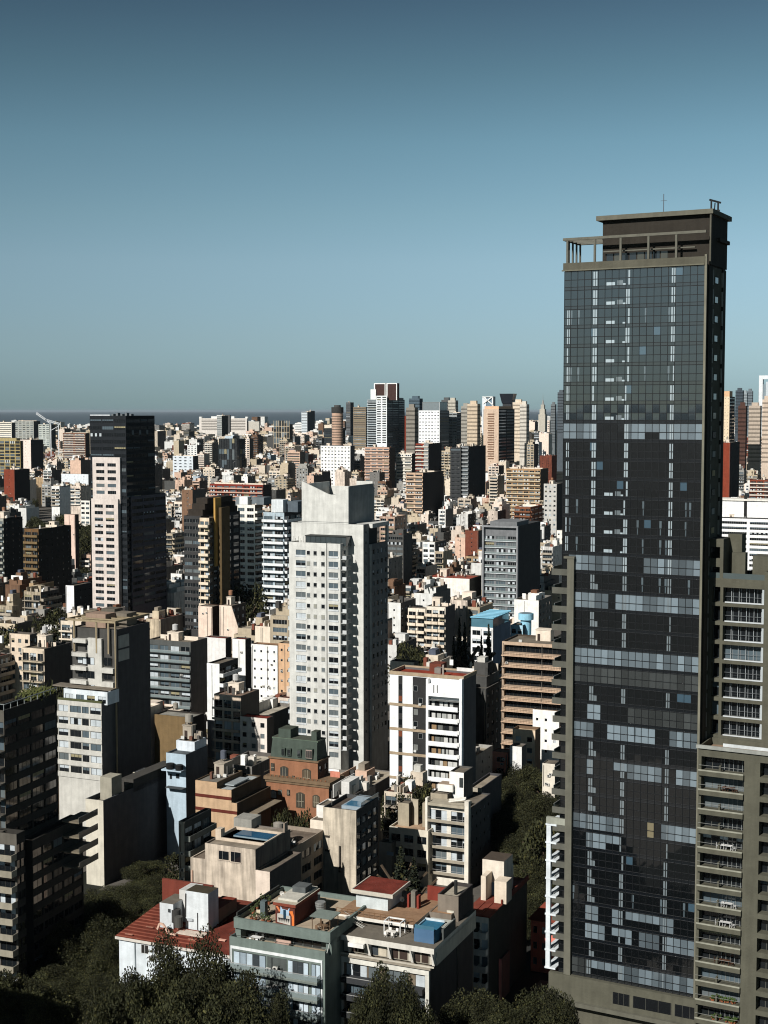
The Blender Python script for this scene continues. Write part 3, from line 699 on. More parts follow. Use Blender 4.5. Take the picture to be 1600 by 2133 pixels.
def pink_tower():
    PK = c(214, 203, 195); DK = c(74, 74, 80)
    b = hero('apartment_tower', 'slim tower with a pinkish stepped front of paired windows under a black glass top', 'pink fronted tower', 187, 262, 866, 640, pr=322, yb=1290, cat='tower',
             col=c(34, 38, 42), scol=c(34, 38, 42), front='b3', side='b4', fh=3.1, wei='dark', wfr=c(24, 26, 28), rec=.08, roofc=c(90, 100, 105), par=.6)
    w, z = b.w, b.h; X = b.X; fh = 2.97
    z1 = b.Z(953, X(250, -1.2, z), -1.2); z2 = b.Z(1040, X(246, -2.4, z), -2.4); wf = c(120, 130, 134)
    x0, x1 = X(193, -1.2, z1 - 8), X(250, -1.2, z1 - 8)
    def us(pa, pb, ly, x0_): return [(X(p, ly, z1 - 30) - x0_, X(q, ly, z1 - 30) - x0_) for p, q in ((pa, pa + 17), (pa + 23.5, pa + 41))]
    b.vol(x0, x1, -1.2, 0, z2 - 2, z1, front='p2', us=us(202, 0, -1.2, x0), hts=(.7, 2.2), col=PK, fh=fh + .1, zlo=z2 - 1, par=.8, wfr=wf, wei='dark', off=1.3)
    x0, x1 = X(190.5, -2.4, z2 - 8), X(246, -2.4, z2 - 8)
    b.vol(x0, x1, -2.4, 0, 0, z2, front='p2', us=[(X(p, -2.4, z2 - 30) - x0, X(q, -2.4, z2 - 30) - x0) for p, q in ((199, 216), (222, 239))], hts=(.7, 2.2), col=PK, fh=fh, zlo=8, par=.8, wfr=wf, wei='dark', off=1.2)
    z3 = b.Z(1035, w, 0); ye = b.Y(346, w + .6, z3 - 20); y1 = b.Y(275, w + .6, z3 - 20)
    b.vol(w + .02, w + .7, y1, ye, 0, z3, side='b3', col=DK, scol=c(92, 90, 98), fh=3.1, zlo=14, wei='dark', par=.3, wfr=c(60, 62, 66))
    b.vol(2, w - .0, b.d + .01, max(ye, b.d + 2), 0, z3, col=DK, side='-', par=.3)
    m = MB(); m.box(0, w * .55, .3, .5, z, z + .5, c(200, 205, 208)); 
    for k in range(5): m.box(w * (.5 + .09 * k), w * (.55 + .09 * k), 3 + k, 5 + k, z - .5, z + .8 + (k % 2) * .5, c(110, 115, 118))
    for k in range(3): m.box(w + .0, w + .05, b.d * (.2 + .25 * k), b.d * (.2 + .25 * k) + 1.6, z - 8.5, z - 6.5, c(95, 105, 112), 1)
    m.obj('rooftop_plant', b.root); b.done(random.Random(2))
pink_tower()

def striped_slab():
    WH = c(244, 246, 246)
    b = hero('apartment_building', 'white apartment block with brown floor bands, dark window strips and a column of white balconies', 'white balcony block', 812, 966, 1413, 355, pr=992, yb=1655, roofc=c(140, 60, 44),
             front='g1', us=[], col=WH, scol=c(98, 96, 96), par=.5, side='-')  # scol: side of the white block coloured as if in shade
    w, z = b.w, b.h; X = lambda p: b.X(p, 0, z - 12); fh = 3.02
    BR = c(168, 150, 126)
    m = MB(); m.box(-.05, w + .05, -.12, .4, z - .4, z + .45, BR); m.box(w - .4, w + .05, .4, b.d, z - .4, z + .45, BR); m.box(-.05, .35, .4, b.d, z - .4, z + .45, BR); m.box(-.05, w + .05, b.d, b.d + .4, z - .4, z + .45, BR); m.obj('cornice', b.root)
    k = 0
    for y in (1469, 1520, 1571, 1622):
        zz = b.Z(y, X(850), 0); p = MB(); p.box(-.02, X(891), -.1, -.003, zz - .35, zz + .35, BR); p.obj('floor_band', b.root)
    top = z - .6
    for pa, pb, nm in ((830, 838.5, 'n'), (860, 889, 'w')):
        m = MB(); m.box(X(pa), X(pb), -.05, -.003, 4, top, c(50, 50, 50)); m.obj('dark_panel', b.root)
        for i in range(12):
            zb = top - 1.6 - fh * (i + 1) + .6; zb2 = zb
            g = MB(); u0, u1 = X(pa), X(pb)
            if nm == 'n': g.box(u0 + .1, u1 - .1, -.09, -.05, zb + .5, zb + 1.9, [GD, c(120, 70, 50), GD][i % 3], 1)
            else:
                a = u0 + (.2, 1.6, .3)[i % 3]; g.box(a, a + 1.1, -.09, -.05, zb + .4, zb + 1.8, c(150, 152, 150), 3); g.box(a + .08, a + 1.02, -.11, -.09, zb + .48, zb + 1.72, [GD, GD, c(120, 122, 118)][i % 3], 1)
                if i % 2: g.box(a + .1, a + .8, -.45, -.05, zb - .1, zb + .4, c(210, 210, 206))
            g.obj('window', b.root)
    # balcony column as a recess between two piers
    xa, xb = X(896), X(957)
    m = MB(); m.box(xa, xb, -.06, -.003, 4, z - 6.0, c(38, 38, 38)); m.obj('recess', b.root)
    m = MB(); m.box(X(891), X(896), -1.25, -.003, 4, top, WH); m.box(X(960), X(965.5), -1.25, -.003, 4, top + .5, WH); m.box(xa, X(960), -1.25, -.003, z - 4.9, top - 1.2, WH); m.box(xa, X(960), -1.3, -.06, z - 6.0, z - 5.85, c(120, 122, 120))
    for q in range(2): m.box(xa + 1.3 + q, xa + 1.6 + q, -1.3, -1.25, z - 4, z - 2, c(130, 130, 128))
    m.obj('pier', b.root)
    rng = random.Random(8)
    for i in range(11):
        zb = z - 6 - fh * (i + 1) + .62 + .1; m = MB()
        if zb < 5: break
        m.box(xa, xb, -1.3, -.06, zb - .15, zb, WH); m.box(xa, xb, -1.36, -1.24, zb, zb + 1.05, WH); m.obj('balcony', b.root)
        m = MB(); u = xa + .5
        while u < xb - 1.2:
            ww = rng.uniform(.6, 1.3); m.box(u, u + ww, -.12, -.06, zb + .1, zb + 2.0, rng.choice([c(170, 172, 168), GD, c(110, 112, 108), c(200, 200, 196), c(150, 125, 95)]), rng.choice([0, 1])); u += ww + rng.uniform(.1, .6)
        m.obj('balcony_door', b.root)
        if rng.random() < .7:
            m = MB(); m.box(xb - .2, xb + .5, -1.5, -1.1, zb + .3, zb + 1.2, c(225, 225, 222)); m.obj('vent_box', b.root)
    b.pxbox('stair_house', 905, 918, 1392, 6, 2, top, c(130, 125, 118)); b.pbox('parapet_wall', X(925), w - .5, 9, 9.3, top, top + 1.5, c(230, 230, 226)); b.pbox('water_tank', X(870), X(895), 8, 12, top, top + 2.2, c(110, 60, 46))
    b.pbox('chimney', X(912), X(915), 3, 3.5, top, top + 3, c(160, 150, 140))
striped_slab()

def striped_left_tower():
    ST = c(196, 194, 186)
    b = hero('apartment_tower', 'light grey banded apartment tower with an open concrete frame around its roof', 'frame topped banded tower', 150, 243, 1312, 350, pr=312, yb=1700, cat='tower',
             col=c(74, 73, 70), scol=c(70, 70, 72), side='-', front='q1', us=[], par=.3, zlo=40)  # main wall coloured dark to stand for a shaded recess
    w, z, d = b.w, b.h, b.d; X = b.X; fh = 3.0; fr = c(152, 138, 112)
    m = MB(); zf = z + 2.2   # frame on top
    m.box(-1.2, w, -1.0, -.6, zf - .5, zf, fr); m.box(-1.2, -.8, -.6, d, zf - .5, zf, fr); m.box(w - .4, w, -.6, d, zf - .5, zf, fr); m.box(-.8, w - .4, d - .4, d, zf - .5, zf, fr)
    for k in range(1, 6): m.box(-.8, w - .4, d * k / 6, d * k / 6 + .25, zf - .45, zf - .1, fr)
    for x in (1.0, X(203, 0, z), X(228, 0, z)): m.box(x, x + .4, -.9, -.6, z - 6, zf - .5, fr)
    m.box(w + .01, w + .3, -1.0, -.6, 0, zf, fr); m.obj('roof_frame', b.root)
    m = MB(); m.box(2, w * .6, 3, d * .5, z - .3, zf + .9, c(150, 128, 112)); m.box(w * .5, w * .85, d * .5, d * .8, z - .3, zf + .7, c(120, 112, 100)); m.box(w * .2, w * .5, d * .6, d * .85, z - .3, zf + 1.4, c(100, 94, 84)); m.obj('stair_house', b.root)
    # lit projecting facade pieces under the frame
    xx = lambda p: X(p, -.8, z - 10)
    bl = MB(); zz = b.Z(1330, xx(200), -.8); z5 = b.Z(1437, xx(200), -.8)
    bl.box(xx(183), xx(212), -.8, -.003, z5, zz, ST); bl.obj('wall', b.root)
    for i in range(4):
        y0 = 1331 + i * 28.6; za, zb = b.Z(y0 + 8, xx(180), -.8), b.Z(y0, xx(180), -.8)
        m = MB(); m.box(xx(155 - i * 2), xx(183), -1.6, -.003, za, zb, ST); m.box(xx(155 - i * 2), xx(157 - i * 2), -1.6, -.003, za, zb + .1, ST); 
        if i > 1: m.box(xx(212), xx(236), -1.0, -.003, za - .3, zb, ST)
        m.obj('balcony', b.root)
        z0_ = b.Z(y0 + 24, xx(180), -.8)
        for pa, pb in ((159, 169), (173, 197)) if i else ((175, 181),):
            if pb > 183 and i == 0: continue
            g = MB(); window_mb(g, lambda u, n, zq: (xx(pa) + u, -.85 - n if pb > 183 else -.1 - n, z0_ + zq), xx(pb) - xx(pa), za - z0_ - .1, [0, 2, 0, 2][i], c(60, 60, 58)); g.obj('window', b.root)
        if i > 0:
            g = MB(); window_mb(g, lambda u, n, zq: (xx(214) + u, -.3 - n, z0_ + zq), xx(230) - xx(214), 2.0, 0, c(70, 70, 68)); g.obj('window', b.root)
    # right part: tall lit recess panels beside the corner
    m = MB(); yb0, yb1 = d * .02, d * .35
    for za, zb in ((b.Z(1348, w, 3), b.Z(1322, w, 3)), (b.Z(1375, w, 3), b.Z(1352, w, 3))): m.box(w - .0, w + .15, yb0 + .3, yb1, za, zb, c(175, 175, 168))
    m.obj('side_panel', b.root)
    # lower projecting volume
    ly = -6.0; zl = b.Z(1466, X(213, ly, z - 20), ly); x0, x1 = X(122, ly, zl - 15), X(213, ly, zl - 15)
    b.vol(x0, x1, ly, -.01, 0, zl, front='b1', us=[(X(p, ly, zl - 20) - x0, X(q, ly, zl - 20) - x0) for p, q in ((124, 144), (148, 171), (173, 187), (190, 212))], hts=(.8, 2.45), col=ST, scol=c(100, 100, 100), fh=3.0, zlo=15,
          par=.5, wei='lit', wfr=c(62, 62, 60), off=.35)
    nf = 14
    for i in range(nf):
        zz = zl - .5 - .35 - 3.0 * (i + 1) + .25
        if zz < 14: break
        m = MB(); m.box(x0 - .1, x1 + .1, ly - .22, ly - .003, zz - .35, zz + .62, ST); m.obj('spandrel', b.root)
        m = MB(); m.box(x0 - .9, x0 + .0, ly + .3, ly + 3, zz - .1, zz + .6, c(170, 168, 160)); m.obj('balcony', b.root)
    # penthouse on the lower volume
    zp = b.Z(1441, X(213, ly + 1, zl), ly + 1); xa, xb = X(133, ly + 1, zl), X(224, ly + 1, zl)
    b.vol(xa, xb, ly + 1, -.02, zl - .5, zp, front='q4', us=None, hts=(.2, 1.9), col=c(214, 222, 226), fh=2.6, zs=[zl - .4], par=.4, wei='lit', wfr=c(150, 150, 140))
    b.pbox('roof_slab', X(112, ly + 3, zp), xb, ly + 2.5, -.03, zp, zp + .3, c(120, 112, 100)); b.pbox('planter', x0, x1, ly + .1, ly + .6, zl, zl + .5, c(80, 84, 56))
    b.done(random.Random(21))
    reg(335, 120, 240, 1440, 1700, None, 'frame topped banded tower')
striped_left_tower()

def dark_left_tower():
    DK = c(58, 56, 52); th = R(20)
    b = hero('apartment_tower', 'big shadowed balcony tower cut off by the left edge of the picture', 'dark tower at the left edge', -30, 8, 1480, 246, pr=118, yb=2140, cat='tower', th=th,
             front='r3:1.4', side='b4', swei='dim', col=c(96, 92, 84), scol=c(54, 52, 48), fh=2.78, zlo=12, roofc=c(70, 72, 70), wfr=c(44, 44, 42), par=1.0)  # side wall colour lowered, deep shade put into it
    w, d, z = b.w, b.d, b.h
    X = b.X; ly = -2.5; z2 = b.Z(1738, X(37, ly, 24), ly); x1 = X(37, ly, 20)
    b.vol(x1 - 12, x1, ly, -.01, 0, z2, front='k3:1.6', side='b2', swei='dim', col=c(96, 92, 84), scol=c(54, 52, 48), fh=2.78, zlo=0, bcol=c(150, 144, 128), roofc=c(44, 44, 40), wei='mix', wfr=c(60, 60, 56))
    x2 = b.X(140, d - 1, 22)
    ye = b.Y(154, w + 2.2, 24); zz = b.Z(1700, w + 2, d)
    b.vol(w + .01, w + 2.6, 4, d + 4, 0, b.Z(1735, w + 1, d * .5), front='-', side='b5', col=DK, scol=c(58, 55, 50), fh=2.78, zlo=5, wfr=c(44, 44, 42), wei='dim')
    for k in range(4):
        m = MB(); q = b.Z(1700, w + 2, d) - 2.78 * k; m.box(w + 2.6, w + 6.2, d - 3, d + 3.5, q - .25, q, c(120, 112, 96)); m.box(w + 6.1, w + 6.2, d - 3, d + 3.5, q, q + .9, c(90, 90, 84), 1); m.obj('balcony', b.root)
    rng = random.Random(2); m = MB()
    m.bar((w, .2, z + 1.0), (w, d, z + 1.0), .06, c(150, 156, 156)); m.bar((0, .2, z + 1.0), (w, .2, z + 1.0), .06, c(150, 156, 156))
    for k in range(9): m.bar((w, d * k / 8, z), (w, d * k / 8, z + 1.0), .05, c(150, 156, 156))
    m.obj('railing', b.root)
    m = MB()
    for k in range(600):
        u, v_, q = rng.uniform(-5, 0), rng.uniform(d - 6, d), rng.random(); zz = z + rng.uniform(-.8, .9); s_ = rng.uniform(.1, .25)
        m.poly([(w + u - s_, v_, zz), (w + u + s_, v_, zz + s_ * .5), (w + u + s_, v_ + s_, zz + s_ * 2), (w + u - s_, v_ + s_, zz + s_)], c(58 + 20 * q, 62 + 20 * q, 36), 4)
    o = m.obj('roof_garden'); o.location = b.root.location; o.rotation_euler = b.root.rotation_euler
    tag(o, 'shrubs along the roof edge of the shadowed tower at the left picture edge', 'plants')
    b.done(random.Random(17))
dark_left_tower()

def added_shade_block():  # block added out of view, shaped to shade the lower left
    b = Bld('apartment_building', 'added unseen grey block outside the lower left edge, casting shade into the picture', 'building', -128, 172, TH, 'outside block')
    b.vol(0, 40, 0, 22, 0, 52, front='q10', side='q6', col=c(120, 118, 112), zlo=20); b.done()
added_shade_block()

def low_block():
    b = hero('building', 'low block with a pale blank end wall and a long shadowed side', 'blank walled low block', 178, 215, 1668, 312, d=38, yb=1850, col=c(206, 200, 184), scol=c(86, 88, 92), side='-', roofc=c(90, 84, 76), wei='dark', par=1.1, fh=3)
    b.pbox('stair_house', b.w * .25, b.w * .9, 4, 8, b.top, b.top + 5.2, c(160, 155, 140)); b.pbox('parapet_wall', b.w * .3, b.w, 12, 30, b.top, b.top + 3.0, c(70, 68, 64)); b.done()
low_block()

def beige_party_wall():
    CB = c(206, 192, 174)
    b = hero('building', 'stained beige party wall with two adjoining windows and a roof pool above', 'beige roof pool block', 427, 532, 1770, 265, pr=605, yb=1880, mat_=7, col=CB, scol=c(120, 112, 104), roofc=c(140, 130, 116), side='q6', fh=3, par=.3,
             front='q2', us=None, zs=[], zlo=8)
    w, z = b.w, b.h; X = lambda p, ly=0: b.X(p, ly, z - 2)
    for pa, pb in ((455, 478), (480, 503)):
        m = MB(); xa, xb = X(pa), X(pb); zt, zb = b.Z(1770 if pa < 470 else 1772, xa, 0), b.Z(1790 if pa < 470 else 1795, xa, 0)
        m.box(xa, xb, -.05, -.003, zb, zt, c(190, 176, 160)); m.box(xa + .12, xb - .12, -.07, -.05, zb + .12, zt - .12, GD, 1); m.box(xa + .9, xa + 1.0, -.1, -.07, zb + .1, zt - .1, c(120, 118, 112), 3); m.box(xa - .05, xb + .05, -.14, -.003, zb - .08, zb, c(190, 176, 160)); m.obj('window', b.root)
    zs = b.Z(1780, X(400), 0)
    b.vol(b.X(397, 0, z - 4), -.01, .0, 14, 0, zs - .6, mat_=7, col=CB, par=.25, roofc=c(120, 108, 96))
    b.vol(w + .01, b.X(562, 0, z - 5), .01, 13, 0, b.Z(1812, w, 0), col=c(224, 208, 192), scol=c(110, 100, 92), par=.4)
    b.vol(1, w - .5, b.d + .01, b.d + 16, 0, z - 4.5, col=c(150, 138, 124), side='q3', par=.8, roofc=c(120, 108, 96)); b.clutter(1, w - .5, b.d + 1, b.d + 15, z - 5.3, random.Random(9), 4)
    # roof pool deck
    zt = b.Z(1748, X(500, 4), 4); x0, x1 = X(452, 4), X(553, 4)
    m = MB(); m.box(x0, x1, 3.5, 3.8, z - .3, zt, c(206, 190, 170)); m.box(x0, x0 + .3, 3.8, 11, z - .3, zt, c(206, 190, 170)); m.box(x1 - .3, x1, 3.8, 11, z - .3, zt, c(206, 190, 170)); m.box(x0, x1, 11, 11.3, z - .3, zt, c(206, 190, 170)); m.box(x0 + .3, x1 - .3, 3.8, 11, z - .3, zt - 1.4, c(120, 112, 100))
    m.box(x0, x0 + 1.2, 3.5, 5, zt, zt + 1.6, c(206, 190, 170)); m.obj('pool_wall', b.root)
    m = MB(); m.box(x0 + 2.2, x1 - .8, 6.6, 10.4, zt - 1.4, zt - .25, c(130, 150, 160), top=c(60, 96, 120)); m.poly([(x0 + 2.5, 6.9, zt - .2), (x1 - 1.1, 6.9, zt - .2), (x1 - 1.1, 10.1, zt - .2), (x0 + 2.5, 10.1, zt - .2)], c(36, 80, 110), 1); m.obj('swimming_pool', b.root)
    xg0, xg1 = b.X(487, 12, z), b.X(524, 12, z)
    b.pbox('stair_house', xg0, xg1, 12, 16, z - .3, b.Z(1708, xg1, 12), c(150, 148, 140)); b.pbox('parapet_wall', w - .3, w - .05, 12, b.d - 1, z - .3, z + 1.8, c(160, 146, 130))
    b.pbox('chimney', X(398) + .1, X(402), -.3, .0, 4, zs - 3, c(200, 170, 150)); b.done(random.Random(31), bmax=20)
beige_party_wall()

def orange_block():
    OR = c(192, 162, 130); z0 = 318
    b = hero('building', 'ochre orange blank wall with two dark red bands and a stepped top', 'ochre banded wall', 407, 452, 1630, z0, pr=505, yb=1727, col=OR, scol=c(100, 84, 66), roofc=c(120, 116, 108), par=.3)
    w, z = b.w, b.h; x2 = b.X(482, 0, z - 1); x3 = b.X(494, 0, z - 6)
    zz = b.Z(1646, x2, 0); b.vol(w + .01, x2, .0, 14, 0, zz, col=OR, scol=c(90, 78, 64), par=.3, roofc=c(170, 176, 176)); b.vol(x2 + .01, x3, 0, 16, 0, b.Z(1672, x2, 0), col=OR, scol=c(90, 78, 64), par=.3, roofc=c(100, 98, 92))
    for y in (1660, 1688):
        q = b.Z(y, w, 0); m = MB(); m.box(-.02, x2 if y < 1670 else x3, -.06, -.003, q - .4, q + .3, c(96, 44, 34)); m.obj('band', b.root)
    b.pbox('canopy', w - 1, x2 - 1, 3, 10, zz + .1, zz + .35, c(170, 178, 180), 3); b.pbox('terrace', x2, x3 + 3, 4, 16, b.Z(1672, x2, 0) - 3.2, b.Z(1672, x2, 0) - 3, c(130, 118, 100)); b.clutter(0, w, 2, 14, b.top, random.Random(3))
    b.clutter(w, x2, 6, 14, zz - .3, random.Random(5)); b.done()
orange_block()

def mansard_block():
    BK = c(148, 104, 78); CC = c(120, 100, 78)
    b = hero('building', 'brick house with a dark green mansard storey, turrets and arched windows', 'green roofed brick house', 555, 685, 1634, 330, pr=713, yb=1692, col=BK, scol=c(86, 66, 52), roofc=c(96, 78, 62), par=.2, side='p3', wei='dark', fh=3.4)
    w, z, d = b.w, b.h, b.d
    m = MB(); m.box(-.5, w + .5, -.5, d + .3, z - .3, z + .45, CC); m.box(-.2, w + .2, -.25, d + .1, z - .9, z - .3, CC); m.obj('cornice', b.root)
    xu0, xu1 = b.X(562, 1.5, z + 4), b.X(662, 1.5, z + 4); zu = b.Z(1588, xu1, 1.5)
    b.vol(xu0, xu1, 1.5, d, z + .1, zu, col=BK, scol=c(80, 62, 50), side='p2', wei='dark', par=.1, fh=3.2)
    m = MB(); m.box(xu0 - .3, xu1 + .3, 1.2, d + .2, zu - .1, zu + .25, CC); m.obj('cornice', b.root)
    def arch(px0, px1, ya, yb_, ly, arch_=True, var=GD):
        g = MB(); x0, x1 = b.X(px0, ly, z), b.X(px1, ly, z); zt, zb = b.Z(ya, x0, ly), b.Z(yb_, x0, ly); n = 7; pts = [(x0, zb), (x1, zb)]
        rr = .35 if arch_ else 0
        for k in range(n + 1): t = k / n; pts.append((x1 - (x1 - x0) * t, zt - rr + rr * math.sin(math.pi * t)))
        for off, sc_, cc, mm in ((.1, 1.12, c(70, 66, 56), 0), (.14, .95, var, 1)):
            cx, cz = (x0 + x1) / 2, (zt + zb) / 2; P = [(cx + (x - cx) * sc_, cz + (q - cz) * sc_) for x, q in pts]
            g.poly([(x, ly - off, q) for x, q in P], cc, mm)
            for (xa, qa), (xb_, qb) in zip(P, P[1:] + P[:1]): g.poly([(xa, ly - off, qa), (xb_, ly - off, qb), (xb_, ly - .003, qb), (xa, ly - .003, qa)], cc, mm)
        for k in (1, 2): g.box(x0 + (x1 - x0) * k / 3 - .04, x0 + (x1 - x0) * k / 3 + .04, ly - .18, ly - .14, zb + .1, zt - .1, c(180, 172, 150), 3)
        g.box(x0 + .05, x1 - .05, ly - .18, ly - .14, (zt * .4 + zb * .6), (zt * .4 + zb * .6) + .08, c(180, 172, 150), 3); g.obj('arched_window' if arch_ else 'window', b.root)
    arch(585, 600, 1597, 1630, 1.5, var=c(60, 62, 60)); arch(631, 647, 1602, 1632, 1.5, var=c(90, 80, 66)); arch(609, 614, 1616, 1627, 1.5, False); arch(565, 572, 1590, 1604, 1.5, False)
    arch(562, 576, 1645, 1661, 0, var=c(200, 200, 196)); arch(580, 587, 1645, 1655, 0, False, c(150, 150, 140)); arch(598, 604, 1645, 1656, 0, False); arch(618, 634, 1651, 1680, 0, var=c(70, 66, 58)); arch(652, 665, 1656, 1680, 0, var=c(96, 88, 74))
    GN = c(72, 82, 74); ym = b.Z(1546, xu1, 2); t = .9
    m = MB(); m.poly([(xu0 + .2, 1.5, zu + .2), (xu1 - .2, 1.5, zu + .2), (xu1 - .2 - t * .3, 2.2, ym), (xu0 + .2 + t * .3, 2.2, ym)], GN); m.poly([(xu1 - .2, 1.5, zu + .2), (xu1 - .2, d - .3, zu + .2), (xu1 - .5, d - .8, ym), (xu1 - .5, 2.2, ym)], GN)
    m.poly([(xu0 + .2, 1.5, zu + .2), (xu0 + .5, 2.2, ym), (xu0 + .5, d - .8, ym), (xu0 + .2, d - .3, zu + .2)], GN); m.box(xu0 + .3, xu1 - .3, 2.2, d - .8, ym - .2, ym + .12, c(100, 116, 100), top=c(80, 84, 74)); m.obj('mansard_roof', b.root)
    for pa, pb, y in ((569, 585, 1537), (582, 607, 1519), (650, 661, 1524), (607, 618, 1540)):
        xa, xb = b.X(pa, 3, ym), b.X(pb, 3, ym); b.pbox('turret', xa, xb, 2.6, 2.6 + min(4.5, xb - xa + 1), ym + .1, b.Z(y, xb, 3), GN, top=c(70, 76, 66))
    for pa in (587, 599, 620): 
        xa = b.X(pa, 1.6, zu + 2); m = MB(); m.box(xa, xa + 1.0, 1.25, 2.1, zu + .8, zu + 2.6, GN); m.box(xa + .12, xa + .88, 1.2, 1.25, zu + 1.0, zu + 2.4, c(40, 44, 44), 1); m.obj('dormer', b.root)
    xa = b.X(638, 1.6, zu + 2); m = MB(); m.box(xa, xa + 1.8, 1.2, 2.1, zu + .6, zu + 3.0, GN); m.box(xa + .1, xa + 1.7, 1.14, 1.2, zu + .8, zu + 2.8, c(170, 150, 140), 3); [m.box(xa + .2 + k * .52, xa + .62 + k * .52, 1.1, 1.14, zu + .95, zu + 2.6, c(60, 60, 58), 1) for k in range(3)]; m.obj('dormer', b.root)
    m = MB()
    for k in range(14): m.cyl(1 + k * (w - 2) / 13, .2, .13, z + .45, z + .75, c(150, 96, 66), n=8)
    m.box(w - 2, w + .5, 5, 5.2, z + .45, z + 1.8, c(200, 130, 110)); m.bar((-.4, -.4, z + 1.3), (-.4, d * .6, z + 1.3), .04, c(150, 140, 120)); m.obj('railing', b.root)
    b.done()
mansard_block()

def beige_concrete():
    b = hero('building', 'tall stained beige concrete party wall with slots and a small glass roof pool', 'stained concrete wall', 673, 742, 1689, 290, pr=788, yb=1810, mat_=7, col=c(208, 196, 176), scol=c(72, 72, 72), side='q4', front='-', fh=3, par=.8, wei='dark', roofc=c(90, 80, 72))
    w, z = b.w, b.h; x0 = b.X(644, 0, z - 3); z2 = b.Z(1678, x0, 3)
    b.vol(x0, -.01, .5, 10, 0, b.Z(1712, 0, 0), col=c(226, 214, 196), par=.3); b.vol(x0, -.05, 3.5, 9, z - 5, z2, col=c(232, 228, 220), par=.3)
    for pa, pb, y in ((658, 667, 1737), (677, 687, 1740), (677, 687, 1769)):
        xa, xb = b.X(pa, 0, z - 5), b.X(pb, 0, z - 5); q = b.Z(y, xa, 0); m = MB(); ly = .5 if pa < 670 else 0; m.box(xa, xb, ly - .06, ly - .003, q - .4, q + .1, c(60, 56, 50)); m.box(xa - .05, xb + .05, ly - .18, ly - .003, q + .1, q + .2, c(190, 180, 160)); m.obj('vent_slot', b.root)
    xa = b.X(720, 5, z); m = MB(); m.box(xa, w - .2, 3, 12, z - .8, z - .1, c(150, 165, 175)); m.box(xa + .4, w - .6, 3.4, 7, z - .1, z - .05, c(60, 110, 140), 1); m.box(w - .3, w - .25, 3, 12, z - .1, z + .9, c(130, 150, 160), 1); m.obj('swimming_pool', b.root)
    b.pbox('chimney', b.X(707, 0, 12), b.X(710, 0, 12), -.3, -.003, 10, 15.5, c(70, 66, 60)); b.pbox('lightning_rod', 1.0, 1.1, 2, 2.1, z, z + 3, c(120, 120, 116), 3); b.done()
beige_concrete()

def light_blue_block():
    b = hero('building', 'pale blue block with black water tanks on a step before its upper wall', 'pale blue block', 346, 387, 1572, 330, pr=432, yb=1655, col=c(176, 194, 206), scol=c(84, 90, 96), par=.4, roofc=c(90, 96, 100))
    w, z = b.w, b.h; b.vol(0, w - .3, 4.5, b.d, z - .5, b.Z(1566, w, 4.5) + 2.3, col=c(214, 222, 228), par=.3)
    zz = b.Z(1598, w, 0)
    for x, y in ((w * .5, 1609), (w * .18, 1610)):
        m = MB(); q = b.Z(y + 12, x, 0); m.box(x, x + .6 + .3 * (x > 2), -.06, -.003, q, q + 1.1, c(40, 44, 46), 1); m.obj('window', b.root)
    m = MB(); m.cyl(w * .35, -1.2, 1.0, zz - .3, zz + .8, c(30, 30, 30)); m.cyl(w * .8, -1.2, .9, zz - .5, zz + .7, c(30, 30, 30)); m.box(0, w, -2.2, -.01, zz - .8, zz - .5, c(176, 194, 206)); m.obj('water_tank', b.root)
    zq = b.Z(1642, w, 0); b.pbox('ledge', .6, w, -1.6, -.003, zq, zq + .15, c(70, 74, 76)); b.clutter(0, w, 5, b.d, z + 2, random.Random(1)); b.done()
light_blue_block()

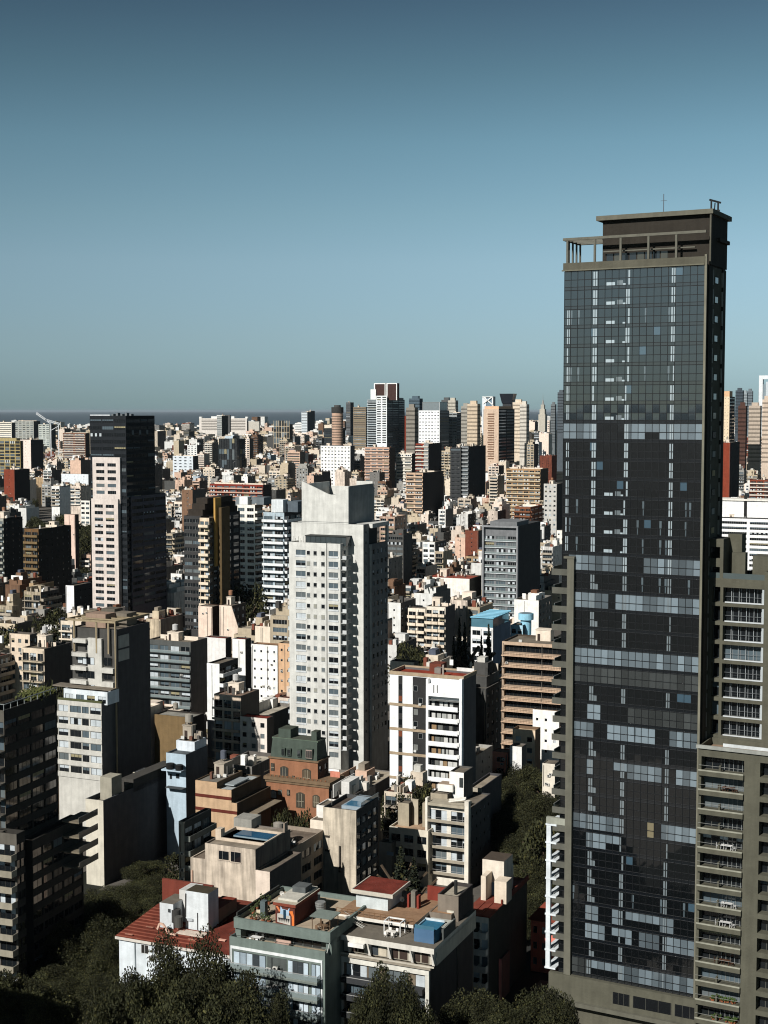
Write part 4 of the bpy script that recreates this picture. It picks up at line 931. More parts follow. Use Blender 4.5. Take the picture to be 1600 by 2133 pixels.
def red_tile_house():
    WH = c(214, 222, 226)
    b = hero('house', 'white house under a broad red tiled roof behind the largest front tree', 'red tiled house', 248, 484, 1992, 233, d=21, yb=2030, cat='house', col=WH, scol=c(150, 150, 148), par=.02, roofc=c(126, 62, 46), front='p1', us=[], zs=[])
    w, z, d = b.w, b.h, b.d; RD = c(112, 56, 44)
    m = MB(); m.box(-.5, w + .3, -.5, -.003, z - .25, z + .25, c(206, 200, 190)); m.box(-.5, -.003, -.003, d, z - .25, z + .25, c(206, 200, 190)); m.obj('eave', b.root)
    m = MB(); xm = w * .66
    m.poly([(-.5, -.5, z + .27), (xm, -.5, z + .27), (xm, d * .6, z + 1.5), (-.5, d * .6, z + 1.5)], RD, 5); m.poly([(xm, -.5, z + .27), (w, -.5, z + .27), (w, d * .5, z + 1.2), (xm + 3.2, d * .5, z + 2.4), (xm, d * .3, z + 1.2)], c(104, 52, 42), 5)
    m.box(-.5, w, d * .6, d, z, z + 1.5, c(120, 60, 46)); 
    for k in range(11):
        y = -.3 + k * 1.15; zz = z + .3 + 1.23 * (y + .5) / (d * .6 + .5); m.box(-.3, xm - (.4 if k % 3 else 2.5), y, y + .22, zz, zz + .14, c(140, 82, 66), 5)
    for k in range(9): x = 1 + k * 1.9; y = (k * 37 % 11) * .9 + .3; zz = z + .5 + 1.2 * y / (d * .6); m.box(x, x + 1.5, y, y + .3, zz, zz + .1, c(170, 118, 100), 5)
    m.box(w * .8, w * .86, 3, 3.6, z + 1.0, z + 1.15, c(220, 170, 150)); m.obj('tiled_roof', b.root)
    X = lambda p, ly: b.X(p, ly, z + 3)
    m = MB(); xa, xb = X(387, 6), X(434, 6); zt = b.Z(1862, xb, 6); m.box(xa, xb, 6, 9.5, z + .6, zt, c(214, 220, 222), top=c(70, 64, 50)); m.box(X(374, 8), xa, 8, 12, z + .6, zt - .8, c(206, 206, 202)); m.bar((xa + .1, 5.9, zt - .5), (xa, 5.9, z + 3), .07, c(60, 60, 58)); m.bar((xa + 2.4, 5.9, z + 1), (xa + 2.4, 5.9, z + 4), .05, c(60, 60, 58)); m.box(xa + .4, xa + 1.5, 5.75, 5.95, z + 2.4, z + 2.8, c(190, 196, 200)); m.obj('roof_room', b.root)
    m = MB(); xc, xd = X(333, 5), X(361, 5); zc = b.Z(1884, xd, 5); m.box(xc, xd, 5, 10, z + .6, zc, c(206, 212, 214), top=c(110, 104, 94)); m.box(xd - 1.0, xd - .5, 4.93, 5, zc - 1.5, zc - .9, c(60, 64, 66), 1); m.obj('roof_room', b.root)
    m = MB(); m.box(X(335, 12), X(440, 12), 12.5, 13, z + 1.4, b.Z(1852, xb, 12), c(116, 58, 46)); m.box(X(440, 12), X(470, 12), 9, 16, z + .8, b.Z(1885, xb, 12), c(140, 116, 96), top=c(130, 60, 44)); m.obj('terrace_wall', b.root)
    m = MB(); m.cyl(X(367, 5.5), 5.5, .8, z + 2, z + 4.2, c(60, 60, 58)); m.cyl(X(372, 4.5), 4.5, .7, z + 1.6, z + 3.4, c(80, 80, 76)); m.obj('water_tank', b.root)
    m = MB(); m.bar((X(328, 3), 3, z + 1.2), (X(333, 3), 3, z + 2.3), .16, c(214, 180, 160), 0); m.bar((X(333, 3), 3, z + 2.3), (X(340, 3), 3, z + 2.2), .16, c(214, 180, 160), 0); m.bar((X(340, 3), 3, z + 2.2), (X(352, 2.6), 2.6, z + 1.0), .16, c(214, 180, 160), 0); m.bar((X(352, 2.6), 2.6, z + 1.0), (X(366, 2.6), 2.6, z + .95), .16, c(214, 180, 160), 0); m.obj('duct', b.root)
    m = MB(); m.box(X(370, 4), X(425, 4), 3.6, 5.6, z + .7, z + .95, c(205, 190, 175)); m.obj('terrace_slab', b.root)
    for pa, pb, ya, yb_ in ((294, 309, 1967, 1984), (322, 337, 1970, 1985), (342, 356, 1973, 1988), (310, 318, 1990, 2000)):
        g = MB(); xa, xb = X(pa, 0), X(pb, 0); zt, zb = b.Z(ya + (xa * 0), xa, 0), b.Z(yb_, xa, 0); W = xb - xa
        g.box(xa - .1, xb + .1, -.06, -.003, zb - .1, zt + .1, c(225, 226, 224)); 
        for q in range(2): g.box(xa + .05 + q * W / 2, xa + W / 2 - .05 + q * W / 2, -.09, -.06, zb, zt, c(50, 48, 46), 1)
        g.obj('window', b.root)
    m = MB(); m.bar((X(281, 0), -.1, z - .3), (X(282, 0), -.1, z - 6), .08, c(150, 160, 164)); m.obj('drain_pipe', b.root); b.done()
red_tile_house()

def green_grey_front():
    GN = c(112, 124, 118)
    b = hero('apartment_building', 'green grey front block with glass railed balconies and a furnished roof deck', 'green grey front block', 478, 677, 1983, 222, d=17, yb=2140, col=GN, scol=GN, front='g1', us=[], par=1.1, roofc=c(168, 156, 134))
    w, z, d = b.w, b.h, b.d; X = lambda p, ly=0, zz=None: b.X(p, ly, zz or z - 3)
    top = z - 1.1; fh = 3.0; rng = random.Random(6); WHT = c(226, 230, 230)
    m = MB(); m.box(X(481), X(672), -.12, -.003, top - .8, top - .35, WHT); m.box(X(481), X(483.5), -.12, -.003, 4, top - .8, WHT); m.box(X(669), X(672), -.12, -.003, 4, top - .8, WHT); m.obj('window_surround', b.root)
    for i in range(7):
        zb = top - 1.0 - fh * (i + 1) + .55; 
        if zb < 3: break
        for pa, pb, n in ((487, 554, 5), (600, 643, 4), (649, 668, 2)):
            xa, xb = X(pa), X(pb); g = MB(); g.box(xa, xb, -.06, -.003, zb, zb + 2.3, c(70, 74, 74), 3)
            for k in range(n):
                q = (xb - xa) / n; g.box(xa + q * k + .07, xa + q * (k + 1) - .07, -.1, -.06, zb + .08, zb + 2.2, rng.choice([c(190, 206, 216), c(200, 212, 220), c(150, 165, 175), c(60, 66, 70)]), rng.choice([0, 0, 1]))
            g.obj('window', b.root)
        g = MB(); g.box(X(557), X(597), -.05, -.003, zb, zb + 2.3, c(84, 90, 88)); g.box(X(566), X(568), -.1, -.05, zb, zb + 2.2, c(50, 54, 54), 3); g.obj('door', b.root)
        o = link('balcony', balcony_mesh(X(669) - X(480), 1.5, 'glass', c(128, 136, 130)), b.root, (X(480), 0, zb - .1))
        m = MB(); m.box(X(480), X(669), -1.5, -.01, zb - .5, zb - .23, c(112, 120, 114)); m.obj('balcony_soffit', b.root)
    # setback floor with broad fascia
    zt = b.Z(1943, X(688, 1.2), 1.2); x0, x1 = X(487, 1.2, zt), X(688, 1.2, zt)
    m = MB(); m.box(x0, x1, 1.2, 1.6, zt - 1.7, zt, GN); m.box(x0, x0 + .4, 1.6, d + 1, zt - 1.7, zt, GN); m.box(x1 - .4, x1, 1.6, d + 1, zt - 1.7, zt, GN); m.box(x0, x1, d + 1, d + 1.4, zt - 1.7, zt, GN); m.box(x0 + .4, x1 - .4, 1.6, d + 1, zt - 1.4, zt - .8, GN, 0, c(176, 160, 138)); m.obj('roof', b.root)
    m = MB(); m.box(x0 + .6, x1 - .4, 3.6, d + .8, z - 1.1, zt - 1.4, c(92, 100, 96)); m.box(x0, x0 + 1.0, 1.7, 3.6, z - 1.1, zt - 1.4, GN); m.box(x1 - 1.0, x1, 1.7, 3.6, z - 1.1, zt - 1.4, GN); m.obj('wall', b.root)
    for k in range(8):
        m = MB(); xa = x0 + 1.3 + k * 1.7; m.box(xa, xa + 1.5, 3.5, 3.59, z - 1.0, zt - 1.6, c(40, 44, 46), 1); m.box(xa, xa + .07, 3.44, 3.5, z - 1.0, zt - 1.6, c(90, 94, 92), 3); m.obj('terrace_door', b.root)
    m = MB(); m.bar((-.1, .05, z + .35), (w, .05, z + .35), .03, c(80, 84, 82)); m.bar((0, .05, z + .35), (0, 6, z + .35), .03, c(80, 84, 82)); m.bar((w + .2, 1.5, z + 1.3), (w + .3, .1, z - .2), .06, c(150, 155, 150)); m.obj('railing', b.root)
    # roof deck: mural box, hatch, screens
    zr = zt - .8; Xr = lambda p, ly: b.X(p, ly, zr + 1)
    xa, xb = Xr(574, 3.5), Xr(614, 3.5); zm = b.Z(1884, xb, 3.5); BRn = c(98, 54, 44)
    m = MB(); m.box(xa, xb, 3.5, 12, zr, zm - .5, BRn); m.box(xa - .3, xb + .3, 3.2, 12.3, zm - .5, zm, c(128, 66, 50), top=c(186, 178, 160)); m.box(xa, xb, 4.5, 12, zm, zm + .35, c(200, 196, 184)); m.box(xa + .8, xb - .3, 8, 10.5, zm + .35, zm + 1.3, c(90, 94, 94)); m.obj('stair_house', b.root)
    m = MB(); W = xb - xa; y = 3.44
    def pl(pts, cc, off=0): m.poly([(xa + W * u, y - off, zr + (zm - .5 - zr) * v_) for u, v_ in pts], cc)
    pl([(.1, .1), (.78, .02), (.78, .5), (.6, .62), (.3, .6), (.1, .55)], c(190, 186, 178)); pl([(.25, .55), (.7, .5), (.74, .95), (.64, .8), (.36, .84), (.28, .98)], c(170, 195, 215), .01)
    pl([(.42, .35), (.56, .35), (.56, .8), (.42, .8)], c(30, 60, 80), .02)
    for k in range(6): pl([(.15 + k * .1, .35), (.25 + k * .1, .35), (.2 + k * .1, .12)], c(25, 25, 28), .03)
    pl([(.7, .75), (.9, .8), (.98, .5), (.98, .0), (.88, .02), (.86, .5), (.8, .62)], c(220, 120, 60), .02); pl([(.02, .95), (.12, .98), (.28, .7), (.2, .66)], c(215, 125, 80), .02)
    m.obj('mural', b.root)
    xs = Xr(542, 5); b.pbox('screen_wall', xs, xs + .9, 5, 6, zr, zr + 2.7, c(92, 104, 106)); b.pbox('parapet_wall', x0, x0 + .25, 2, d, zr, zr + 1.4, c(60, 62, 60)); b.pbox('skylight', Xr(600, 11), Xr(640, 11), 13, 16, zr, zr + 1.2, c(150, 152, 148), top=c(120, 126, 128))
    m = MB(); xp, xq = Xr(652, 3), Xr(690, 3); 
    for x in (xp, (xp + xq) / 2, xq - .1):
        for yy in (2.6, 5.6): m.box(x, x + .1, yy, yy + .1, zr, zr + 2.4, c(120, 96, 74), 3)
    m.box(xp - .3, xq + .3, 2.4, 6, zr + 2.4, zr + 2.5, c(110, 120, 114), 3); [m.box(xp - .3, xq + .3, 2.5 + k * .4, 2.6 + k * .4, zr + 2.5, zr + 2.62, c(120, 130, 124), 3) for k in range(9)]; m.obj('pergola', b.root)
    m = MB(); xc = Xr(678, 12); m.cyl(xc, 10, .9, zr + .5, zr + 2.2, c(150, 152, 150), 3); [m.cyl(xc, 10, .95, zr + .7 + k * .4, zr + .78 + k * .4, c(110, 112, 110), 3) for k in range(4)]; m.obj('water_tank', b.root)
    b.zr, b.deck = zr, Xr; b.done()
    return b
GG_ = green_grey_front()

def white_frame_front():
    WH = c(214, 212, 202); TP = c(128, 118, 106)
    b = hero('apartment_building', 'front block with white framed facade, brown shutters, stepped terraces and a small blue roof pool', 'white framed front block', 676.5, 896, 2014, 222, pr=985, yb=2140, col=c(120, 108, 92), scol=c(64, 62, 62), front='g1', us=[], par=.2, roofc=c(150, 140, 124))
    w, z, d = b.w, b.h, b.d; X = lambda p, ly=0, zz=None: b.X(p, ly, zz or z - 3); fh = 2.9
    m = MB(); m.box(0, X(684), -.5, -.003, 0, z - .1, c(222, 218, 208)); m.box(X(711), w, -.55, -.003, z - 1.3, z - .3, WH); m.box(X(888), w, -.5, -.003, 0, z - 1.3, WH); m.box(X(711), X(717), -.5, -.003, 0, z - 1.3, WH); m.box(-.3, w + .4, -.9, 0, z - .25, z + .1, c(150, 142, 128)); m.obj('frame', b.root)
    rng = random.Random(3)
    for i in range(8):
        zb = z - 1.5 - fh * (i + 1) + .6
        if zb < 1: break
        m = MB(); m.box(X(688), X(710), -.1, -.003, zb + .9, zb + 2.5, c(132, 122, 104) if i else c(70, 60, 50)); m.box(X(687), X(711), -.16, -.003, zb + .78, zb + .9, c(170, 160, 140)); m.obj('shutter', b.root)
        m = MB(); m.box(X(717), X(790), -1.3, -.01, zb - .6, zb + .35, c(56, 58, 60)); m.box(X(717), X(790), -1.3, -1.2, zb + .35, zb + .42, c(190, 190, 186), 3); m.box(X(800), X(886), -1.3, -.01, zb - .6, zb + .35, c(56, 58, 60)); m.obj('balcony', b.root)
        for pa, pb in ((722, 765), (768, 790), (805, 850), (866, 886)):
            g = MB(); window_mb(g, lambda u, n, q: (X(pa) + u, -.03 - n, zb + q), X(pb) - X(pa), 2.2, rng.choice([0, 2, 5, 7, 6]), c(40, 42, 44)); g.obj('window', b.root)
    # penthouse with shutters
    z2 = b.Z(1977, X(904, -.7, z + 3), -.7); xa, xb = X(688, -.7, z + 2), X(904, -.7, z + 2)
    m = MB(); m.box(xa, xb, .6, d - 1, z + .1, z2 - .6, c(196, 190, 176)); m.box(xa - .2, xb, -.7, d - 1, z2 - .9, z2, c(214, 210, 200), top=c(110, 104, 94)); m.box(xa - .2, xb, -.75, -.6, z + .1, z + .35, c(190, 184, 170)); m.obj('penthouse', b.root)
    for pa, pb in ((695, 716), (731, 760), (772, 806), (812, 850), (860, 894)):
        g = MB(); u0, u1 = X(pa, .5, z + 2), X(pb, .5, z + 2); g.box(u0, u1, .5, .59, z + .2, z2 - 1.0, c(200, 192, 172), 3)
        n = 2 if pb - pa > 25 else 1
        for k in range(n): g.box(u0 + .12 + (u1 - u0) * k / n, u0 - .1 + (u1 - u0) * (k + 1) / n, .44, .5, z + .3, z2 - 1.15, c(62, 50, 44) if pa != 772 else [c(60, 66, 70), c(200, 190, 170)][k])
        g.obj('shutter', b.root)
    m = MB()
    for pa in (688, 722, 764, 807, 853, 897): u0 = X(pa, -.6, z + 2); m.poly([(u0, -.7, z2 - .9), (u0 + .25, -.7, z2 - .9), (u0 + .55, -.2, z + .3), (u0 + .2, -.2, z + .3)], c(224, 220, 210)); m.box(u0 + .1, u0 + .4, -.2, .6, z + .3, z2 - .9, c(214, 210, 200))
    m.box(X(728, -.9, z + 3), X(760, -.9, z + 3), -1.5, -.75, z2 - 1.5, z2 - .85, c(232, 230, 224)); m.obj('awning', b.root)
    # set back floor
    ly = 4.2; z3 = b.Z(1927, X(861, ly, z2 + 3), ly); xa3, xb3 = X(700, ly, z2 + 3), X(861, ly, z2 + 3)
    m = MB(); m.box(xa3, xb3, ly, d - .5, z3 - .55, z3, c(218, 214, 204), top=c(150, 120, 94)); m.box(xa3 + .4, xb3, ly + 1.6, d - 1, z2, z3 - .55, c(110, 108, 98)); m.box(xb3 - .35, xb3, ly, ly + 1.6, z2, z3 - .55, c(90, 86, 80)); m.obj('setback_floor', b.root)
    for pa, pb in ((786, 800), (803, 822), (826, 842)):
        g = MB(); g.box(X(pa, ly + 1.5, z3 - 2), X(pb, ly + 1.5, z3 - 2), ly + 1.5, ly + 1.59, z2, z3 - .7, c(44, 46, 46), 1); g.obj('terrace_door', b.root)
    m = MB(); xs0, xs1 = X(722, ly - .2, z3), X(760, ly - .2, z2 + 1); n = 11
    for k in range(n): m.box(xs0 + (xs1 - xs0) * k / n, xs0 + (xs1 - xs0) * (k + 1) / n, ly - 1.0, ly - .1, z3 - (z3 - z2) * (k + 1) / n, z3 - (z3 - z2) * (k + 1) / n + .08, c(190, 188, 180))
    m.bar((xs0, ly - 1.0, z3), (xs1, ly - 1.0, z2), .06, c(190, 188, 180)); m.bar((xs0, ly - 1.0, z3 + .9), (xs1, ly - 1.0, z2 + .9), .03, c(190, 188, 180)); m.obj('stair', b.root)
    # upper terrace room with red roof
    l4 = 8.5; z4 = b.Z(1862, X(818, l4, z3 + 3), l4)
    m = MB(); xa, xb = X(742, l4, z3 + 2), X(808, l4, z3 + 2); m.box(xa, xb, l4, l4 + 6, z3, z4 - .55, c(196, 204, 204), 0); 
    xo, xp = X(731, l4 - .8, z4), X(818, l4 - .8, z4); m.box(xo, xp, l4 - .8, l4 + 7, z4 - .55, z4 - .1, c(196, 190, 176)); m.box(xo, xp, l4 - .8, l4 - .6, z4 - .1, z4 + .1, c(200, 194, 180)); m.box(xo, xo + .2, l4 - .6, l4 + 7, z4 - .1, z4 + .1, c(200, 194, 180)); m.box(xp - .2, xp, l4 - .6, l4 + 7, z4 - .1, z4 + .1, c(200, 194, 180)); m.box(xo + .2, xp - .2, l4 - .6, l4 + 7, z4 - .1, z4 - .02, c(116, 54, 44), 5); m.obj('roof_room', b.root)
    m = MB(); m.bar((xa3, ly + .2, z3 + .9), (xb3, ly + .2, z3 + .9), .04, c(130, 96, 66)); [m.bar((xa3 + (xb3 - xa3) * k / 14, ly + .2, z3), (xa3 + (xb3 - xa3) * k / 14, ly + .2, z3 + .9), .025, c(130, 96, 66)) for k in range(15)]; m.obj('railing', b.root)
    xr = X(822, l4 + 5, z3); b.pbox('terrace_wall', X(886, l4 + 7, z3), X(922, l4 + 7, z3), l4 + 8, l4 + 8.4, z3, z3 + 2.4, c(126, 56, 44)); b.pbox('chimney', X(848, l4 + 3, z3), X(852, l4 + 3, z3), l4 + 3, l4 + 4, z3, z3 + 2.2, c(132, 58, 46)); b.pbox('chimney', X(868, l4 + 3, z3), X(872, l4 + 3, z3), l4 + 3, l4 + 4, z3, z3 + 2.2, c(132, 58, 46)); b.pbox('chimney', X(855, l4 + 3, z3), X(864, l4 + 3, z3), l4 + 3.2, l4 + 4.2, z3, z3 + 2.8, c(120, 116, 106))
    b.vol(xb3 + .01, w - .6, l4 + 2.5, d + 2, 0, z3, col=TP, roofc=c(152, 122, 96), par=.1)
    # taupe block flush with the shaded side
    yt_ = b.Y(955, w + .2, z3 + 2) ; z5 = b.Z(1868, w + .2, yt_); xa5 = b.X(912, yt_, z5)
    b.vol(xa5, w + .2, yt_, yt_ + 7, 0, z5, col=TP, scol=c(66, 62, 60), par=.6, roofc=c(170, 162, 146))
    m = MB(); q0, q1 = b.X(931, yt_, z5 - 2), b.X(946, yt_, z5 - 2); m.box(q0, q1, yt_ - .08, yt_ - .003, z5 - 4, z5 - 2.5, c(190, 186, 170)); m.box(q0 + .1, q1 - .1, yt_ - .1, yt_ - .08, z5 - 3.85, z5 - 2.65, c(214, 210, 196)); m.obj('window', b.root)
    m = MB(); m.cyl(w - 1.2, yt_ + 2.5, .3, z5 - .5, z5 + 1.8, c(50, 52, 50), 3, 10); m.obj('chimney', b.root)
    # pool and beams
    m = MB(); p0, p1 = X(864, 1.5, z2 + 1), X(905, 1.5, z2 + 1); zp = b.Z(1938, p1, 1.5); m.box(p0, p1, 1.2, 1.4, z2, zp, c(80, 110, 140), 1); m.box(p0, p1, 1.4, 6, z2, zp - .25, c(60, 110, 140), top=c(50, 110, 140)); m.box(p0, p0 + .15, 1.4, 6, zp - .25, zp, c(160, 190, 205)); m.box(p0, p1, 6, 6.2, zp - .25, zp + .1, c(200, 210, 214)); m.box(p0 + .1, p1, 1.3, 1.35, zp, zp + .6, c(70, 110, 130), 1); m.obj('swimming_pool', b.root)
    m = MB(); b0, b1 = X(884, 5, z3), X(928, 5, z3); [m.box(b0, b1 + .2, 4.5 + k * .55, 4.6 + k * .55, z3 + .2, z3 + .35, c(190, 192, 184), 3) for k in range(7)]; m.box(b1 - .1, b1 + .25, 3.5, 9, z2, z3 + .3, c(86, 90, 88)); m.obj('pergola', b.root)
    b.z2, b.z3 = z2, z3; b.done(); return b
WF_ = white_frame_front()

def balcony_block():
    CW = c(226, 220, 206)
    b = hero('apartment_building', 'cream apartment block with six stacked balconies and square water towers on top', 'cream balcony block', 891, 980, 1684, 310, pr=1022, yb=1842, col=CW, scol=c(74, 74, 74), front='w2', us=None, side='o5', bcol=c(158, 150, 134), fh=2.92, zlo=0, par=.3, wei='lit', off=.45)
    w, z, d = b.w, b.h, b.d; X = lambda p, ly=0: b.X(p, ly, z)
    m = MB(); m.box(-.05, X(895), -1.35, -.003, 0, z + 1.6, CW); m.box(X(972), w + .05, -1.35, -.003, 0, z + 1.8, CW); m.obj('pier', b.root)
    zt = z - .3; b.pbox('roof_slab', X(895), X(970), -1.2, 4, zt + .3, zt + .9, c(170, 162, 144))
    b.vol(X(897, 3), X(932, 3), 3, 9, zt, b.Z(1655, X(932, 3), 3), col=c(160, 150, 132), scol=c(70, 66, 60), par=.3); b.pxbox('roof_room', 912, 943, 1636, 5, 3, zt + 2, c(236, 232, 224), top=c(170, 150, 130))
    b.vol(X(936, 6), X(966, 6), 6, 12, zt, b.Z(1610, X(966, 6), 6), col=c(240, 238, 232), scol=c(90, 88, 84), par=.4)
    xa = X(957, 6); m = MB(); q = b.Z(1640, xa, 6); m.box(xa, xa + .9, 5.92, 5.997, q, q + 2.2, c(60, 64, 64), 1); m.obj('window', b.root)
    m = MB(); m.bar((X(935, 1), 1, zt + 1.0), (X(970, 1), 1, zt + 1.9), .15, c(230, 226, 216), 0); m.bar((X(935, 2), 2.4, zt + 1.0), (X(970, 2), 2.4, zt + 1.9), .15, c(230, 226, 216), 0); m.obj('canopy', b.root); b.done(random.Random(51))
    g = hero('building', 'low cream block with slab chimneys, joined left of the cream balcony block', 'stepped cream block', 811, 892, 1731, 311, d=11, yb=1842, col=c(216, 208, 190), front='q3', fh=3, par=.5, roofc=c(176, 148, 122), wei='mix', bcol=c(190, 184, 168))
    w, z = g.w, g.h; m = MB()
    g.vol(g.X(797, -.5, z - 3), g.X(823, -.5, z - 3), -2.5, .3, 0, g.Z(1757, g.X(823, -2, z - 3), -2.5), col=c(190, 186, 174), scol=c(100, 98, 92), par=.6)
    g.vol(g.X(829, 3, z), g.X(852, 3, z), 3, 6, z - .5, g.Z(1674, g.X(852, 3, z), 3), col=c(164, 154, 134), scol=c(60, 58, 54), par=.3); g.pxbox('slab_wall', 857, 871, 1666, 5, .5, z - .5, c(180, 170, 150)); g.pxbox('slab_wall', 880, 892, 1674, 4, 3, z - .5, c(164, 154, 134))
    x = g.X(804, -3, z - 6); q = g.Z(1777, x, -2.5); m.box(x, x + 1.6, -2.56, -2.503, q - .4, q + .4, c(170, 190, 205)); m.obj('window', g.root); g.done(random.Random(8))
    p = hero('building', 'tall narrow block with a grey top band over white, behind the cream balcony block', 'grey banded block', 976, 1003, 1642, 330, pr=1045, yb=1700, col=c(232, 230, 224), scol=c(70, 70, 72), par=.6, roofc=c(150, 140, 124))
    zz = p.Z(1664, p.w, 0); m = MB(); m.box(-.05, p.w + .05, -.12, -.003, zz, p.h, c(168, 160, 144)); m.obj('fascia', p.root); p.done()
balcony_block()

def red_roof_long():
    b = hero('house', 'long cream house with a rust red roof, left of the tall tower', 'rust roofed house', 968, 1018, 1911, 245, pr=1098, yb=2000, col=c(226, 218, 206), scol=c(58, 58, 50), cat='house', par=.05, front='s3', side='-', fh=3.0, bcol=c(210, 205, 195), zlo=0)
    w, z, d = b.w, b.h, b.d; RD = c(120, 62, 50); m = MB()
    m.box(-.3, w + .3, -.3, d + .3, z, z + .2, RD, 5); [m.box(w * k / 3 - .05, w * k / 3 + .05, -.3, d * .3, z + .2, z + .3, c(110, 50, 40), 5) for k in (1, 2)]; m.obj('red_roof', b.root)
    X = lambda p, ly: b.X(p, ly, z + 2)
    b.pxbox('roof_room', 1030, 1055, 1838, d * .32, 3, z + .2, c(220, 206, 186)); b.pxbox('roof_room', 1002, 1012, 1826, d * .34, 5, z + .2, c(224, 210, 190)); b.pxbox('roof_room', 1005, 1050, 1795, d * .5, 5, z + 2.5, c(226, 216, 200), top=c(80, 70, 60)); b.pbox('roof_room', X(1012, d * .5), X(1030, d * .5), d * .5 - .3, d * .5 + 3, z, z + 2.5, c(110, 140, 170)); b.pxbox('parapet_wall', 1053, 1068, 1800, d * .7, .4, z + .2, c(236, 230, 220))
    b.pbox('parapet_wall', w, w + .25, d * .3, d + .2, z + .2, z + 1.0, c(120, 56, 42)); b.done(random.Random(4))
red_roof_long()

